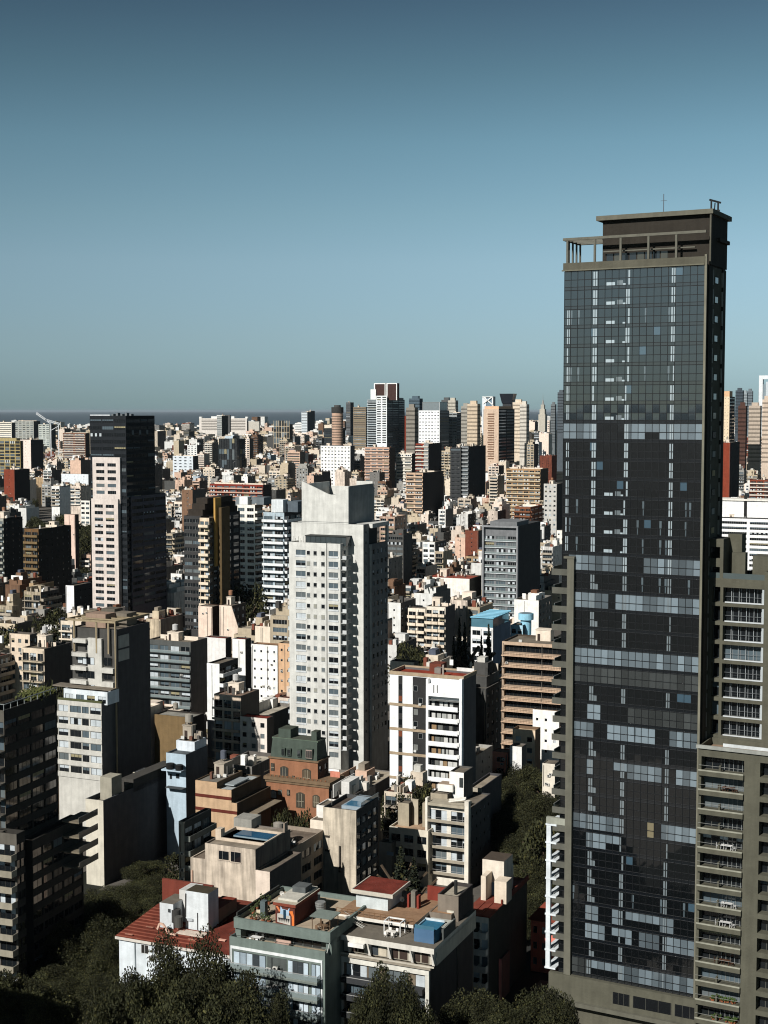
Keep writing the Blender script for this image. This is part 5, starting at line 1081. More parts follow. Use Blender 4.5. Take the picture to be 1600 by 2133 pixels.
W_, CR, PKc, BG, G_, DG, BR, BRN = c(244, 244, 240), c(226, 212, 194), c(216, 188, 166), c(202, 188, 162), c(150, 150, 148), c(76, 78, 80), c(142, 64, 42), c(100, 72, 56)
SH = c(84, 84, 84)
TAB = [
 # label, ref, pl, pc, pr, yt, D, yb, front, side, col, scol (side colour, mostly darkened to stand for shade), fh, par, opts
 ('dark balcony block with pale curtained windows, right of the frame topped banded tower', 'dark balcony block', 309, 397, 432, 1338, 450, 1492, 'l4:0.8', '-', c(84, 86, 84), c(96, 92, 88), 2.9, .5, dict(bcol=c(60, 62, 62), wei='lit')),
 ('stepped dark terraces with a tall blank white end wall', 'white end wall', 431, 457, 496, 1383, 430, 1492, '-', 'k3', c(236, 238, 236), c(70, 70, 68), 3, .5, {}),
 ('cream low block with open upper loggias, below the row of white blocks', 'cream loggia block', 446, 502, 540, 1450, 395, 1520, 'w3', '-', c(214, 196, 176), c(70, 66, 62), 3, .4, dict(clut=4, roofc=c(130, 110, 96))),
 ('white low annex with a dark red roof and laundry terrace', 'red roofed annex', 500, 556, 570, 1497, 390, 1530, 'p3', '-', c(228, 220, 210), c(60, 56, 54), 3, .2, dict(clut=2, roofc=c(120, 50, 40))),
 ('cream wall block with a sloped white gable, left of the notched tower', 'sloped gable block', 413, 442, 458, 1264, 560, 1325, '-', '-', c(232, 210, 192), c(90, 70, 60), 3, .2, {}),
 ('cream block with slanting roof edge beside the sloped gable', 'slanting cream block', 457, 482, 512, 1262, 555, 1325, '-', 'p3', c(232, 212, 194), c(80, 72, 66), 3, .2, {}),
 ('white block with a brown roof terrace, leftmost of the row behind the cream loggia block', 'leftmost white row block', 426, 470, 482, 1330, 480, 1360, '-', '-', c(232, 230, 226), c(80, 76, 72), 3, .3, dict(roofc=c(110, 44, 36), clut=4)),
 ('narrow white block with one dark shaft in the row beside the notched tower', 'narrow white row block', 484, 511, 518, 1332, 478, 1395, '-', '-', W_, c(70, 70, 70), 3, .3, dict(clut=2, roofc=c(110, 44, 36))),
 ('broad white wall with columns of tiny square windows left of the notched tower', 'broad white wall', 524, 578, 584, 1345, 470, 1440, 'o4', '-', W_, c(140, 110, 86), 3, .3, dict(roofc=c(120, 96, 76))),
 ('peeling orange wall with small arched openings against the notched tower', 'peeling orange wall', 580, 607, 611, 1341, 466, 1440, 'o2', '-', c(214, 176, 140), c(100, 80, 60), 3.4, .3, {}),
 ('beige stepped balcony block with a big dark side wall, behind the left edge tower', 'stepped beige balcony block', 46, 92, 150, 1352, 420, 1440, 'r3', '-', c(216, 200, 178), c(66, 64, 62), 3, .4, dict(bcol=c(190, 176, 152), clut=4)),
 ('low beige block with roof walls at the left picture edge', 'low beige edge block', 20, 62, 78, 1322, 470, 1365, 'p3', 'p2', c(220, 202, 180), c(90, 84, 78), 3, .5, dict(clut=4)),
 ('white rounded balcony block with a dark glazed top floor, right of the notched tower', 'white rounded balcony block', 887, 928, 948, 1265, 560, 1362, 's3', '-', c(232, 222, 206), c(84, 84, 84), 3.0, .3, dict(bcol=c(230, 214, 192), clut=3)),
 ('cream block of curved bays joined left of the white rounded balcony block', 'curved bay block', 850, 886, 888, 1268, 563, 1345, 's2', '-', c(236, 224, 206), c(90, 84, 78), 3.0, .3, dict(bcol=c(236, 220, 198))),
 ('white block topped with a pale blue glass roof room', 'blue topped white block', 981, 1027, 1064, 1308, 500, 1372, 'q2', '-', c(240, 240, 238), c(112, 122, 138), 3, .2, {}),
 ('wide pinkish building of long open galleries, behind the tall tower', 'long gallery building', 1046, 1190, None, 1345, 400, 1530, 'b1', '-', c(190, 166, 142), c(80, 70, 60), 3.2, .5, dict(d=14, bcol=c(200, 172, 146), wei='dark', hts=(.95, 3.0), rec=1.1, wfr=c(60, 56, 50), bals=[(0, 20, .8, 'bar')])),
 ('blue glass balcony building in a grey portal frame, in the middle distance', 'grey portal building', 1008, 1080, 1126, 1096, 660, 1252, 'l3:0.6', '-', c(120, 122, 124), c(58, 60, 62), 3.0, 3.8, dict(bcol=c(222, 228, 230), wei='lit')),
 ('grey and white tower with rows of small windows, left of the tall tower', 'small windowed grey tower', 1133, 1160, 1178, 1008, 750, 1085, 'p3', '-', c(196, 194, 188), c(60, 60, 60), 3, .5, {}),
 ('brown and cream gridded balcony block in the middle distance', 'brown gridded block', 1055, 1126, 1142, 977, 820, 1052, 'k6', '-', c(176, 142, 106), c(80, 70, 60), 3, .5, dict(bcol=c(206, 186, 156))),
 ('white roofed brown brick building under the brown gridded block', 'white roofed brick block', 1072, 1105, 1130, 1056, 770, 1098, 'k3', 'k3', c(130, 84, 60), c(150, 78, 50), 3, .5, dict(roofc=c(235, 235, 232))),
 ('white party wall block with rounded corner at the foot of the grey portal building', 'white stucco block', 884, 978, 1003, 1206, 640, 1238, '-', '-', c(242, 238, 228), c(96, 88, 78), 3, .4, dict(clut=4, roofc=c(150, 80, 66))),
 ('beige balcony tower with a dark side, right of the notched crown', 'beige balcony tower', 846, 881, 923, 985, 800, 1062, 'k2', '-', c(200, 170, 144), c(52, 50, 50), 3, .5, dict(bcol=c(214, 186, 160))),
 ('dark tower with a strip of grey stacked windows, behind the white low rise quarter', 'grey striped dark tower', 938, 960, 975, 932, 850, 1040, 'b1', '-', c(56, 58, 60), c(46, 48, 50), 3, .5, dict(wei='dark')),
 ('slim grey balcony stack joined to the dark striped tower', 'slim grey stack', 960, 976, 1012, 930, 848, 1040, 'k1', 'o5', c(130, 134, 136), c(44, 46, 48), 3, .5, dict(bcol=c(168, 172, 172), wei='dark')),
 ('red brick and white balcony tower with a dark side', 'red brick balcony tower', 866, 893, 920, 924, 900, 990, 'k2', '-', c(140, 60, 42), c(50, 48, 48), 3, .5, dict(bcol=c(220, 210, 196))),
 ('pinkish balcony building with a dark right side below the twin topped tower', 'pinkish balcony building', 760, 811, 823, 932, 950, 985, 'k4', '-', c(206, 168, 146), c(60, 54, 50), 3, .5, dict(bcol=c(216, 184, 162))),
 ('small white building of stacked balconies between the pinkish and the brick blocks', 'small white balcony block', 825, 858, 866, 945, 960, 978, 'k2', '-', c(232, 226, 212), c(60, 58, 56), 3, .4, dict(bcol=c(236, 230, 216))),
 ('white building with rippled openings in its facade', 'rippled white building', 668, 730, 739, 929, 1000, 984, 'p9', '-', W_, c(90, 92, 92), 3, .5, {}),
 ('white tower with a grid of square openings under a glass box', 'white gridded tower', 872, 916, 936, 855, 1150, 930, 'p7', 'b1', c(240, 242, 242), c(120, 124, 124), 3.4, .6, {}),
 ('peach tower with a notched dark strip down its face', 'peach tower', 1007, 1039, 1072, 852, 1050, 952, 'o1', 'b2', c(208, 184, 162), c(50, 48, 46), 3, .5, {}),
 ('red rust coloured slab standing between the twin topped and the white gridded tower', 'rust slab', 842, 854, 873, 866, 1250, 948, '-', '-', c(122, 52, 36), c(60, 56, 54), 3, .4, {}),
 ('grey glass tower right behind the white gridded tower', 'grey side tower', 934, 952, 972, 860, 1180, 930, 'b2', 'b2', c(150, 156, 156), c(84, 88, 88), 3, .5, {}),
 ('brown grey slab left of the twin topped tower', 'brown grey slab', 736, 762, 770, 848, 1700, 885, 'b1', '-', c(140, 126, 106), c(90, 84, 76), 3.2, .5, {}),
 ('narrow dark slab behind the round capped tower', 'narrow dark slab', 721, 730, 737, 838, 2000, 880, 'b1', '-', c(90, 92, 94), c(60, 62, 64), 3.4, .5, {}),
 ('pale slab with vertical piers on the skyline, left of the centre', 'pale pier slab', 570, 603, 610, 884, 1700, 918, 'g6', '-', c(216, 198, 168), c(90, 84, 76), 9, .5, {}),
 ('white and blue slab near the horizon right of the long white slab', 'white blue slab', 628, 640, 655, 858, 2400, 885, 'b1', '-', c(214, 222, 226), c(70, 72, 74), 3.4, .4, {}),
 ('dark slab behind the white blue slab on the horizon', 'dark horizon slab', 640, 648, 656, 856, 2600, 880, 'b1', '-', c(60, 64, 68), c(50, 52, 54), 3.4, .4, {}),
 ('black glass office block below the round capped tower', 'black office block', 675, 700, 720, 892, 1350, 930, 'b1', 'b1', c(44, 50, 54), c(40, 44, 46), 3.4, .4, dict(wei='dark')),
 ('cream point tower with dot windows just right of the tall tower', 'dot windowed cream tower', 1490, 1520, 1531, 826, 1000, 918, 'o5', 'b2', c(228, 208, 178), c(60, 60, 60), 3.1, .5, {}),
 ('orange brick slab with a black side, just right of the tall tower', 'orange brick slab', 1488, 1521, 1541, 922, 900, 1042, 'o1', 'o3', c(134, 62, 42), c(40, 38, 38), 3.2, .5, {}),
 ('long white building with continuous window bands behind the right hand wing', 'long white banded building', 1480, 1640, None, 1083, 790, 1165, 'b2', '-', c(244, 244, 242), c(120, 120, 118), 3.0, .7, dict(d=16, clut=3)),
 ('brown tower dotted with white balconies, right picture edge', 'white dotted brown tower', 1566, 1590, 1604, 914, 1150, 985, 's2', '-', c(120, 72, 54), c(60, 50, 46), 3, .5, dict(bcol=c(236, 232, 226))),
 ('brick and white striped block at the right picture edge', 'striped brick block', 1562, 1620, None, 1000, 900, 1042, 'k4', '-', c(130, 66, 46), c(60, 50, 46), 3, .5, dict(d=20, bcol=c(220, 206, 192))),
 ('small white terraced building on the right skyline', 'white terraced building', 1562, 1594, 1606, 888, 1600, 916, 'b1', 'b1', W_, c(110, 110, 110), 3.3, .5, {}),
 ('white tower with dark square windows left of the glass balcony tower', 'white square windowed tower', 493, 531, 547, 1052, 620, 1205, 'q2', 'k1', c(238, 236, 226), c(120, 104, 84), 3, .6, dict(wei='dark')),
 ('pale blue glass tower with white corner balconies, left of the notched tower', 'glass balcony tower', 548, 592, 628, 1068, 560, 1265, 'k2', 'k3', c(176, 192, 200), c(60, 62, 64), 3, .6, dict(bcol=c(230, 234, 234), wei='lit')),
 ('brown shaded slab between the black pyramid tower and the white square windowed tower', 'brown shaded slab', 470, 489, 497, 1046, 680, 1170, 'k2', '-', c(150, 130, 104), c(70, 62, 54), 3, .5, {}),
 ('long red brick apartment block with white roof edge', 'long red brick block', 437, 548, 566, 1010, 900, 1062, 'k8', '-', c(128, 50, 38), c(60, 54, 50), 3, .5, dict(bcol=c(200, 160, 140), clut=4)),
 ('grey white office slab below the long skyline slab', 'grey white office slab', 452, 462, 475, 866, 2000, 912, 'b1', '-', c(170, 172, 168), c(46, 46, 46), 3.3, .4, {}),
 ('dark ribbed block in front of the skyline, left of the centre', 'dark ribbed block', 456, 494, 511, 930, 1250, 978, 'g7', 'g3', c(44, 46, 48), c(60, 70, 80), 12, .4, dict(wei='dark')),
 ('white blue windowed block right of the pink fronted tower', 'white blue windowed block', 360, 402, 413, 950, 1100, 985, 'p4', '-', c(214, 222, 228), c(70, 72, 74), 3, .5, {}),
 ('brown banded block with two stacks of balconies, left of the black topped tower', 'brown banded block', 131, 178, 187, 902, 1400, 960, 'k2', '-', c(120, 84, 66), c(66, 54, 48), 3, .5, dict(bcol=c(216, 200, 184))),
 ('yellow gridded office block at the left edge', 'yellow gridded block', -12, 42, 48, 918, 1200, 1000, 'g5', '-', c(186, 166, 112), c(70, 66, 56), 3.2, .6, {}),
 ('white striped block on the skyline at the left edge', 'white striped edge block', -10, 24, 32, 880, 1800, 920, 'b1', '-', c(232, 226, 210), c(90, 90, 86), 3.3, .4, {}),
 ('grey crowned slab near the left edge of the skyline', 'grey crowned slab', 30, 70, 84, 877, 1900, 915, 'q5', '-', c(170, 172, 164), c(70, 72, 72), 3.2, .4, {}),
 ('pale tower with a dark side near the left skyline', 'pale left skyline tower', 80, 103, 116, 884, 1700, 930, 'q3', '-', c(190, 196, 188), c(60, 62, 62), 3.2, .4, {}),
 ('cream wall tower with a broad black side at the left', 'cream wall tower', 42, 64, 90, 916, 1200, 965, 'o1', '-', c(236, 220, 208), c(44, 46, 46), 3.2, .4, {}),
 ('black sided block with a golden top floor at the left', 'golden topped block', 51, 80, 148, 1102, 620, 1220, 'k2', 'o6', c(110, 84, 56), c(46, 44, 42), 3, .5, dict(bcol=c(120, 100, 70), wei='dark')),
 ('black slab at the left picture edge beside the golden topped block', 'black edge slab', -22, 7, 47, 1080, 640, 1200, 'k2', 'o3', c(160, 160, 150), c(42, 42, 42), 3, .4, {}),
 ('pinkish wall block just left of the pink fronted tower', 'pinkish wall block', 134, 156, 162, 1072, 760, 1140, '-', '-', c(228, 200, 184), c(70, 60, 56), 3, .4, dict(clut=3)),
 ('white slab with two window columns at the foot of the pink fronted tower', 'white foot slab', 168, 187, 194, 1043, 720, 1080, 'q2', '-', c(236, 232, 222), c(80, 80, 80), 3, .4, {}),
 ('narrow white wall with a balcony column, left foot of the pink fronted tower', 'narrow white foot block', 137, 154, 192, 1220, 560, 1290, '-', 'o4', c(240, 240, 240), c(50, 50, 52), 3, .4, dict(clut=3)),
 ('rust red slab beside a dark wall at the left', 'left rust slab', 8, 30, 62, 978, 1000, 1040, 'o1', '-', c(128, 62, 44), c(42, 40, 40), 3, .4, {}),
 ('white angular block above the park', 'white angular block', 128, 184, 190, 988, 950, 1015, 'o3', '-', c(222, 228, 232), c(110, 112, 112), 3, .4, dict(clut=5)),
 ('cream balcony tower over the white quarter, right middle distance', 'cream quarter tower', 1160, 1176, 1190, 1105, 700, 1140, 'p2', '-', c(240, 234, 222), c(90, 88, 84), 3, .4, {}),
 ('white low house with terraces left of the tall tower balconies', 'white terrace house', 1110, 1165, 1178, 1482, 400, 1520, 'o3', '-', c(244, 242, 236), c(120, 110, 98), 3, .8, dict(clut=3, roofc=c(200, 180, 150))),
 ('cream stepped house below the white terrace house', 'cream stepped house', 1068, 1115, 1126, 1522, 385, 1560, 'p2', '-', c(230, 206, 178), c(110, 90, 72), 3, .8, dict(clut=3, roofc=c(214, 190, 158))),
 ('white blank slanted wall above the big tree mass', 'white slanted wall', 1062, 1087, 1092, 1556, 372, 1592, '-', '-', c(236, 236, 232), c(100, 96, 90), 3, .3, {}),
 ('pink house with a square tower above the big tree mass', 'pink towered house', 1026, 1058, 1066, 1568, 375, 1612, 'p1', '-', c(226, 148, 126), c(110, 70, 60), 3, .2, dict(cat='house')),
 ('stained white wall beside the tall tower balconies', 'stained white wall', 1130, 1156, 1162, 1592, 350, 1640, '-', '-', c(222, 214, 198), c(90, 86, 80), 3, .2, {}),
 ('pink house with a red tiled roof at the foot of the tall tower', 'pink red roofed house', 1106, 1160, 1175, 1922, 262, 1960, 'p3', '-', c(232, 130, 112), c(110, 64, 56), 3, .1, dict(cat='house')),
 ('low pink house with a grey slatted roof, lower right of the rust roofed house', 'low pink house', 1002, 1045, 1062, 1998, 250, 2018, '-', '-', c(236, 150, 140), c(120, 80, 70), 3, .1, dict(cat='house', roofc=c(104, 96, 88))),
 ('small white block with curved parapets behind the white balcony block', 'small curved parapet block', 813, 862, 872, 1380, 440, 1412, 'o2', '-', c(230, 224, 210), c(90, 86, 80), 3, .6, dict(clut=4)),
 ('shadowed grey block below the dark balcony block', 'shadowed grey block', 318, 398, 430, 1500, 420, 1560, 'b3', '-', c(150, 140, 118), c(60, 56, 52), 3.4, 1.8, {}),
 ('dark narrow house with a pale end wall, beside the low block shadow', 'dark terraced house', 372, 384, 440, 1712, 282, 1850, '-', 'k3', c(170, 164, 150), c(70, 72, 70), 3, .4, dict(bcol=c(120, 124, 118), clut=3)),
 ('small house with a grey tin roof and one pale wall', 'tin roofed house', 277, 310, 333, 1612, 345, 1640, 'o1', '-', c(200, 194, 176), c(60, 62, 64), 3, .1, dict(cat='house', roofc=c(120, 126, 130))),
 ('grey warehouse with a white roof edge below the dark balcony block', 'white edged warehouse', 322, 400, 425, 1495, 400, 1520, '-', '-', c(120, 100, 70), c(50, 46, 42), 4, .4, dict(roofc=c(140, 138, 130))),
]
HB = {}
_rng = random.Random(77)
for (lab, ref, pl, pc, pr, yt, D, yb, fr, sd, col, scol, fh, par, op) in TAB:
    if yb < 1300:      # towers stand where the roofs in front of them meet their visible foot
        D2 = max(D, min(84 * 3000 / (yb - 856), D * 1.7)); fh *= (D2 / D) ** .5; D = D2
    op = dict(op); clut = op.pop('clut', 0); cat = op.pop('cat', 'building')
    nm = 'house' if cat == 'house' else ('tower' if 'tower' in lab.split(' with')[0].split(',')[0] and pc else 'apartment_building')
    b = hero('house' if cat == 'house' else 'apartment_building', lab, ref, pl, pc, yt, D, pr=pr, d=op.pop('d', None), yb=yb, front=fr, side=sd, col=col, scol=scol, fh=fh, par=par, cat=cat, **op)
    b.clutter(.5, b.w - .5, 2, b.d - 1, b.top, _rng, clut or 1, CR)
    if yb - yt > 40: b.wall_bits(_rng, b.h, at(pc, yb, D)[2])
    HB[ref] = b
# features of single buildings from the table
b = HB['grey portal building']
m = MB(); m.box(-.3, .5, -1.6, -.003, 0, b.h, c(140, 142, 144)); m.box(b.w - .5, b.w + .2, -1.6, -.003, 0, b.h, c(140, 142, 144)); m.box(.5, b.w - .5, -1.6, -.003, b.h - .8, b.h, c(140, 142, 144)); m.box(2, b.w * .9, 3, b.d * .6, b.top, b.h + 1.6, c(120, 122, 124)); m.obj('portal_frame', b.root)
b = HB['blue topped white block']
m = MB(); m.box(.1, b.w - .1, .2, b.d * .9, b.h, b.h + 3.2, c(80, 120, 135), 1); m.box(-.2, b.w + .3, -.2, b.d, b.h + 3.2, b.h + 3.5, c(120, 180, 205)); [m.bar((0, b.d * k / 6, b.h + 3.6), (b.w, b.d * k / 6, b.h + 3.6), .1, c(150, 200, 220)) for k in range(7)]; m.obj('glass_room', b.root)
b = HB['white gridded tower']
m = MB(); x0 = b.w * .18; m.box(x0, b.w - .5, 1.5, b.d * .8, b.h, b.h + 11, c(120, 130, 134), 1); m.box(x0 - .3, b.w - .2, 1.2, b.d * .8 + .3, b.h + 11, b.h + 11.6, c(150, 154, 154)); m.box(x0 - .3, x0 + .3, 1.2, 1.6, b.h, b.h + 11, c(150, 154, 154)); m.box(b.w - 1, b.w - .3, 1.2, 1.6, b.h, b.h + 11, c(190, 194, 194)); m.obj('glass_box', b.root)
b = HB['peach tower']
m = MB(); [m.box(b.w * .28 + (k % 2) * .6, b.w * .72 - (k % 2) * .4, -.1, -.003, b.h - 7 - k * 2.9, b.h - 5.6 - k * 2.9, c(120, 90, 70)) for k in range(20) if b.h - 7 - k * 2.9 > 20]; m.box(.5, b.w - 1, 3, b.d - 4, b.h, b.h + 3.5, c(232, 188, 152)); m.obj('relief', b.root)
b = HB['dot windowed cream tower']
m = MB(); m.box(b.w * .4, b.w - .4, 1, b.d * .6, b.h, b.h + 6.5, c(224, 184, 146)); m.obj('roof_room', b.root)
b = HB['long white banded building']
m = MB(); m.box(2, b.w, 5, b.d, b.h - .5, b.h + 10, c(242, 242, 240)); m.box(0, b.w, 4.2, b.d + .3, b.h + 10, b.h + 11, c(230, 226, 216)); m.box(0, b.w, 3, 5.2, b.h - .5, b.h + .4, c(60, 60, 60)); m.box(b.w * .42, b.w * .46, 4.9, 5, b.h, b.h + 13, c(40, 40, 40)); m.obj('upper_hall', b.root)
b = HB['pink red roofed house']
m = MB(); m.poly([(-.5, -.6, b.h), (b.w + .5, -.6, b.h), (b.w - 2, b.d / 2, b.h + 2.8), (2, b.d / 2, b.h + 2.8)], c(124, 62, 48), 5); m.poly([(-.5, b.d + .5, b.h), (b.w + .5, b.d + .5, b.h), (b.w - 2, b.d / 2, b.h + 2.8), (2, b.d / 2, b.h + 2.8)], c(124, 62, 48), 5); m.poly([(b.w + .5, -.6, b.h), (b.w + .5, b.d + .5, b.h), (b.w - 2, b.d / 2, b.h + 2.8)], c(124, 62, 48), 5); m.poly([(-.5, -.6, b.h), (-.5, b.d + .5, b.h), (2, b.d / 2, b.h + 2.8)], c(124, 62, 48), 5); m.obj('tiled_roof', b.root)
b = HB['sloped gable block']
for rf, x1 in (('slanting cream block', .95),):
    g = HB[rf]; m = MB(); m.poly([(g.w, -.0, g.h), (g.w, 0, g.h - 13), (g.w + 4.6, 0, g.h - 13)], c(232, 212, 194)); m.poly([(g.w, .5, g.h), (g.w, .5, g.h - 13), (g.w + 4.6, .5, g.h - 13)], c(232, 212, 194)); m.poly([(g.w, 0, g.h), (g.w, .5, g.h), (g.w + 4.6, .5, g.h - 13), (g.w + 4.6, 0, g.h - 13)], c(232, 212, 194)); m.obj('gable_wall', g.root)
b = HB['white square windowed tower']
m = MB(); m.box(b.w * .1, b.w * .55, 1, 6, b.h, b.h + 4, c(238, 240, 238)); m.box(b.w * .6, b.w + 3, 4, 12, b.h, b.h + 3.6, c(110, 118, 122)); m.box(-4, -.5, 6, 12, b.h - 3, b.h + 3.4, c(130, 138, 142)); m.obj('roof_room', b.root)
b = HB['glass balcony tower']
m = MB(); m.box(b.w * .3, b.w * .85, 2, 7, b.h, b.h + 5.4, c(214, 220, 222)); m.box(b.w * .9, b.w + 4, 5, 16, b.h, b.h + 4.6, c(90, 100, 108)); m.obj('roof_room', b.root)
b = HB['yellow gridded block']
m = MB(); m.box(b.w * .1, b.w * .8, 3, 10, b.h, b.h + 3, c(170, 155, 110)); m.obj('roof_room', b.root)
b = HB['red brick balcony tower']
m = MB(); m.box(b.w * .65, b.w, -.5, -.003, 20, b.h + 1, c(150, 152, 150)); m.obj('white_pier', b.root)
for q in HB.values(): q.done(random.Random(int(q.w * 100)))

def twin_top():
    b = hero('skyscraper', 'tallest skyline tower with two white box frames on top and white ribbed balconies', 'twin topped tower', 765, 806, 832, 1950, pr=843, yb=945, cat='skyscraper', front='k2', side='b3', col=c(150, 160, 164), scol=c(66, 72, 76), fh=3.2, bcol=c(186, 194, 196), wei='dark', par=.4)
    w, z, d = b.w, b.h, b.d; x0, x1 = b.X(784, -1.5, z), b.X(806, -1.5, z)
    b.vol(x0, x1, -1.5, -.01, 0, z + 5, front='q2', col=c(236, 240, 240), scol=c(120, 124, 126), fh=3.2, zlo=60, wei='dark', par=.4)
    z1 = b.Z(798, x1, 2)
    for pa, pb in ((779, 803), (805, 827)):
        m = MB(); xa, xb = b.X(pa, 3, z1), b.X(pb, 3, z1); m.box(xa, xb, 3, 3.6, z1 - 1.2, z1, W_); m.box(xa, xa + 1.6, 3, 3.6, z - 1, z1 - 1.2, W_); m.box(xb - 1.2, xb, 3, 3.6, z - 1, z1 - 1.2, W_); m.box(xa + .3, xb - .3, 3.6, 12, z - 1, z1 - .1, c(72, 52, 48)); m.obj('roof_frame', b.root)
    b.pxbox('roof_room', 772, 783, 811, 2, 6, z - 1, W_); b.pbox('roof_room', w * .75, w, 8, d - 4, z - 1, z + 2.5, c(140, 146, 148)); b.done()
twin_top()
def pyramid_tower():
    b = hero('apartment_tower', 'black stepped pyramid topped tower with a narrow lit cream balcony strip', 'black pyramid tower', 383, 418, 1075, 600, pr=500, yb=1262, cat='tower', front='b2', side='q5', col=c(62, 62, 62), scol=c(60, 60, 62), fh=3.0, wei='dark', par=.4)
    w, z, d = b.w, b.h, b.d; DKb = c(54, 48, 42)
    m = MB(); X = lambda p, ly: b.X(p, ly, z + 3)
    for i, (pa, pb, y, ly, ly2) in enumerate(((392, 425, 1062, 2, d - 2), (400, 436, 1050, 4, d - 4), (409, 440, 1038, 6, d - 6))): m.box(X(pa, ly), min(X(pb, ly), w - .2), ly, ly2, z - 1, b.Z(y, X(pb, ly), ly), DKb)
    m.obj('stepped_top', b.root)
    x0, x1 = b.X(419, .5, z), b.X(438, 0, z - 10); zz = b.Z(1078, x0, 0)
    b.vol(w + .01, x1, -.8, 6, 0, zz, front='k2', side='q2', col=c(226, 206, 180), scol=c(80, 74, 66), fh=3.0, zlo=15, bcol=c(230, 214, 190), par=.4)
    m = MB(); xg = x1 + .6; m.box(x1, x1 + .8, 3, 8, b.Z(1180, xg, 3), b.Z(1037, xg, 3), c(186, 146, 80)); m.box(x1 + 1.1, x1 + 2.6, 5, 12, 20, b.Z(1057, xg, 5), c(92, 76, 52)); m.obj('gold_fin', b.root); b.done()
pyramid_tower()
def round_tower():
    X, Y, z = at(703, 848, 1800); m = MB(); r = 7; o = empty('round_tower', (X, Y, 0)); tag(o, 'cylindrical pinkish tower with a dark round cap on the skyline', 'tower'); reg(1800, 691, 715, 843, 882, None, 'round capped tower')
    m.cyl(0, 0, r, 0, z - 3, c(196, 164, 142), n=28)
    k = 20
    for i in range(16): zz = z - 12 - i * 3.3; m.cyl(0, 0, r + .1, zz, zz + 1.3, c(120, 104, 92), n=28)
    m.obj('wall', o); part('round_cap', o, lambda q: (q.cyl(0, 0, r + .6, z - 7, z, c(60, 60, 58), n=28), q.cyl(0, 0, r * .6, z, z + 2.5, c(80, 80, 78), n=20)))
round_tower()
def simple(name, label, ref, cat, px, yt, D, fn, w=20, yb=None):
    X, Y, z = at(px, yt, D); o = empty(name, (X, Y, 0), -TH); tag(o, label, cat); reg(D, px - w * 1500 / D, px + w * 1500 / D, yt, yb or yt + 40, [(X - w / 2, Y), (X + w / 2, Y + w)], ref); fn(o, z); return o
def flared(o, z):
    m = MB(); a, t = 9, 12; zb = z - 17
    for (p0, p1) in (((-a, 0), (a, 0)), ((a, 0), (a, 14)), ((a, 14), (-a, 14)), ((-a, 14), (-a, 0))):
        f = lambda p, s_: (p[0] * s_, (p[1] - 7) * s_ + 7)
        q0, q1, r0, r1 = f(p0, 1), f(p1, 1), f(p0, 1.4), f(p1, 1.4); m.poly([(*q0, zb), (*q1, zb), (*r1, z), (*r0, z)], c(38, 42, 48), 1)
    m.poly([(-a * 1.4, -2.8, z), (a * 1.4, -2.8, z - .0), (a * 1.4, 16.8, z), (-a * 1.4, 16.8, z)], c(60, 62, 64)); m.box(-a * .9, a * .9, 1, 13, 0, zb, c(60, 62, 64)); m.obj('wall', o)
simple('skyscraper', 'black tower flaring wider towards its top, behind the peach tower', 'flared tower', 'skyscraper', 1056, 820, 2500, flared, 24)
def cross(o, z):
    m = MB(); m.box(-10, -3, 0, 12, 0, z, c(220, 226, 230)); m.box(-3, 9, 1, 12, 0, z - 1, c(110, 130, 146), 1); m.box(-10, 10, -.6, 12, z - 1, z, W_); m.bar((-8, -.5, z - 12), (9, -.5, z), .8, W_, 0); m.bar((-8, -.5, z), (9, -.5, z - 14), .8, W_, 0); m.box(8, 10, -.6, 12, 0, z, W_); m.obj('wall', o)
simple('skyscraper', 'white braced glass tower on the skyline left of the flared black tower', 'white braced tower', 'skyscraper', 1016, 826, 2500, cross, 20)
def spire(o, z):
    m = MB(); zt = z; m.box(-8, 8, 0, 16, 0, z - 34, c(190, 184, 170)); m.box(-6, 6, 2, 14, z - 34, z - 22, c(190, 184, 170)); m.box(-4, 4, 4, 12, z - 22, z - 12, c(180, 176, 164)); m.obj('wall', o); part('spire', o, lambda q: (q.cyl(0, 8, 3.4, z - 12, z, c(150, 150, 146), r1=.6), q.cyl(0, 8, .5, z, z + 14, c(140, 142, 140), r1=.1)))
simple('tower', 'stepped pale tower with a thin spire on the right skyline', 'spire tower', 'tower', 1129, 832, 3300, spire, 16)
def slim(col, w, d):
    def f(o, z):
        m = MB(); m.box(-w / 2, w / 2, 0, d, 0, z, col)
        for i in range(14): m.box(-w / 2 - .1, w / 2 + .1, -.1, d + .1, z - 5 - i * 5, z - 3.2 - i * 5, tuple(v * .45 for v in col))
        m.box(-w * .3, w * .3, d * .3, d * .7, z, z + 4, col); m.obj('wall', o)
    return f
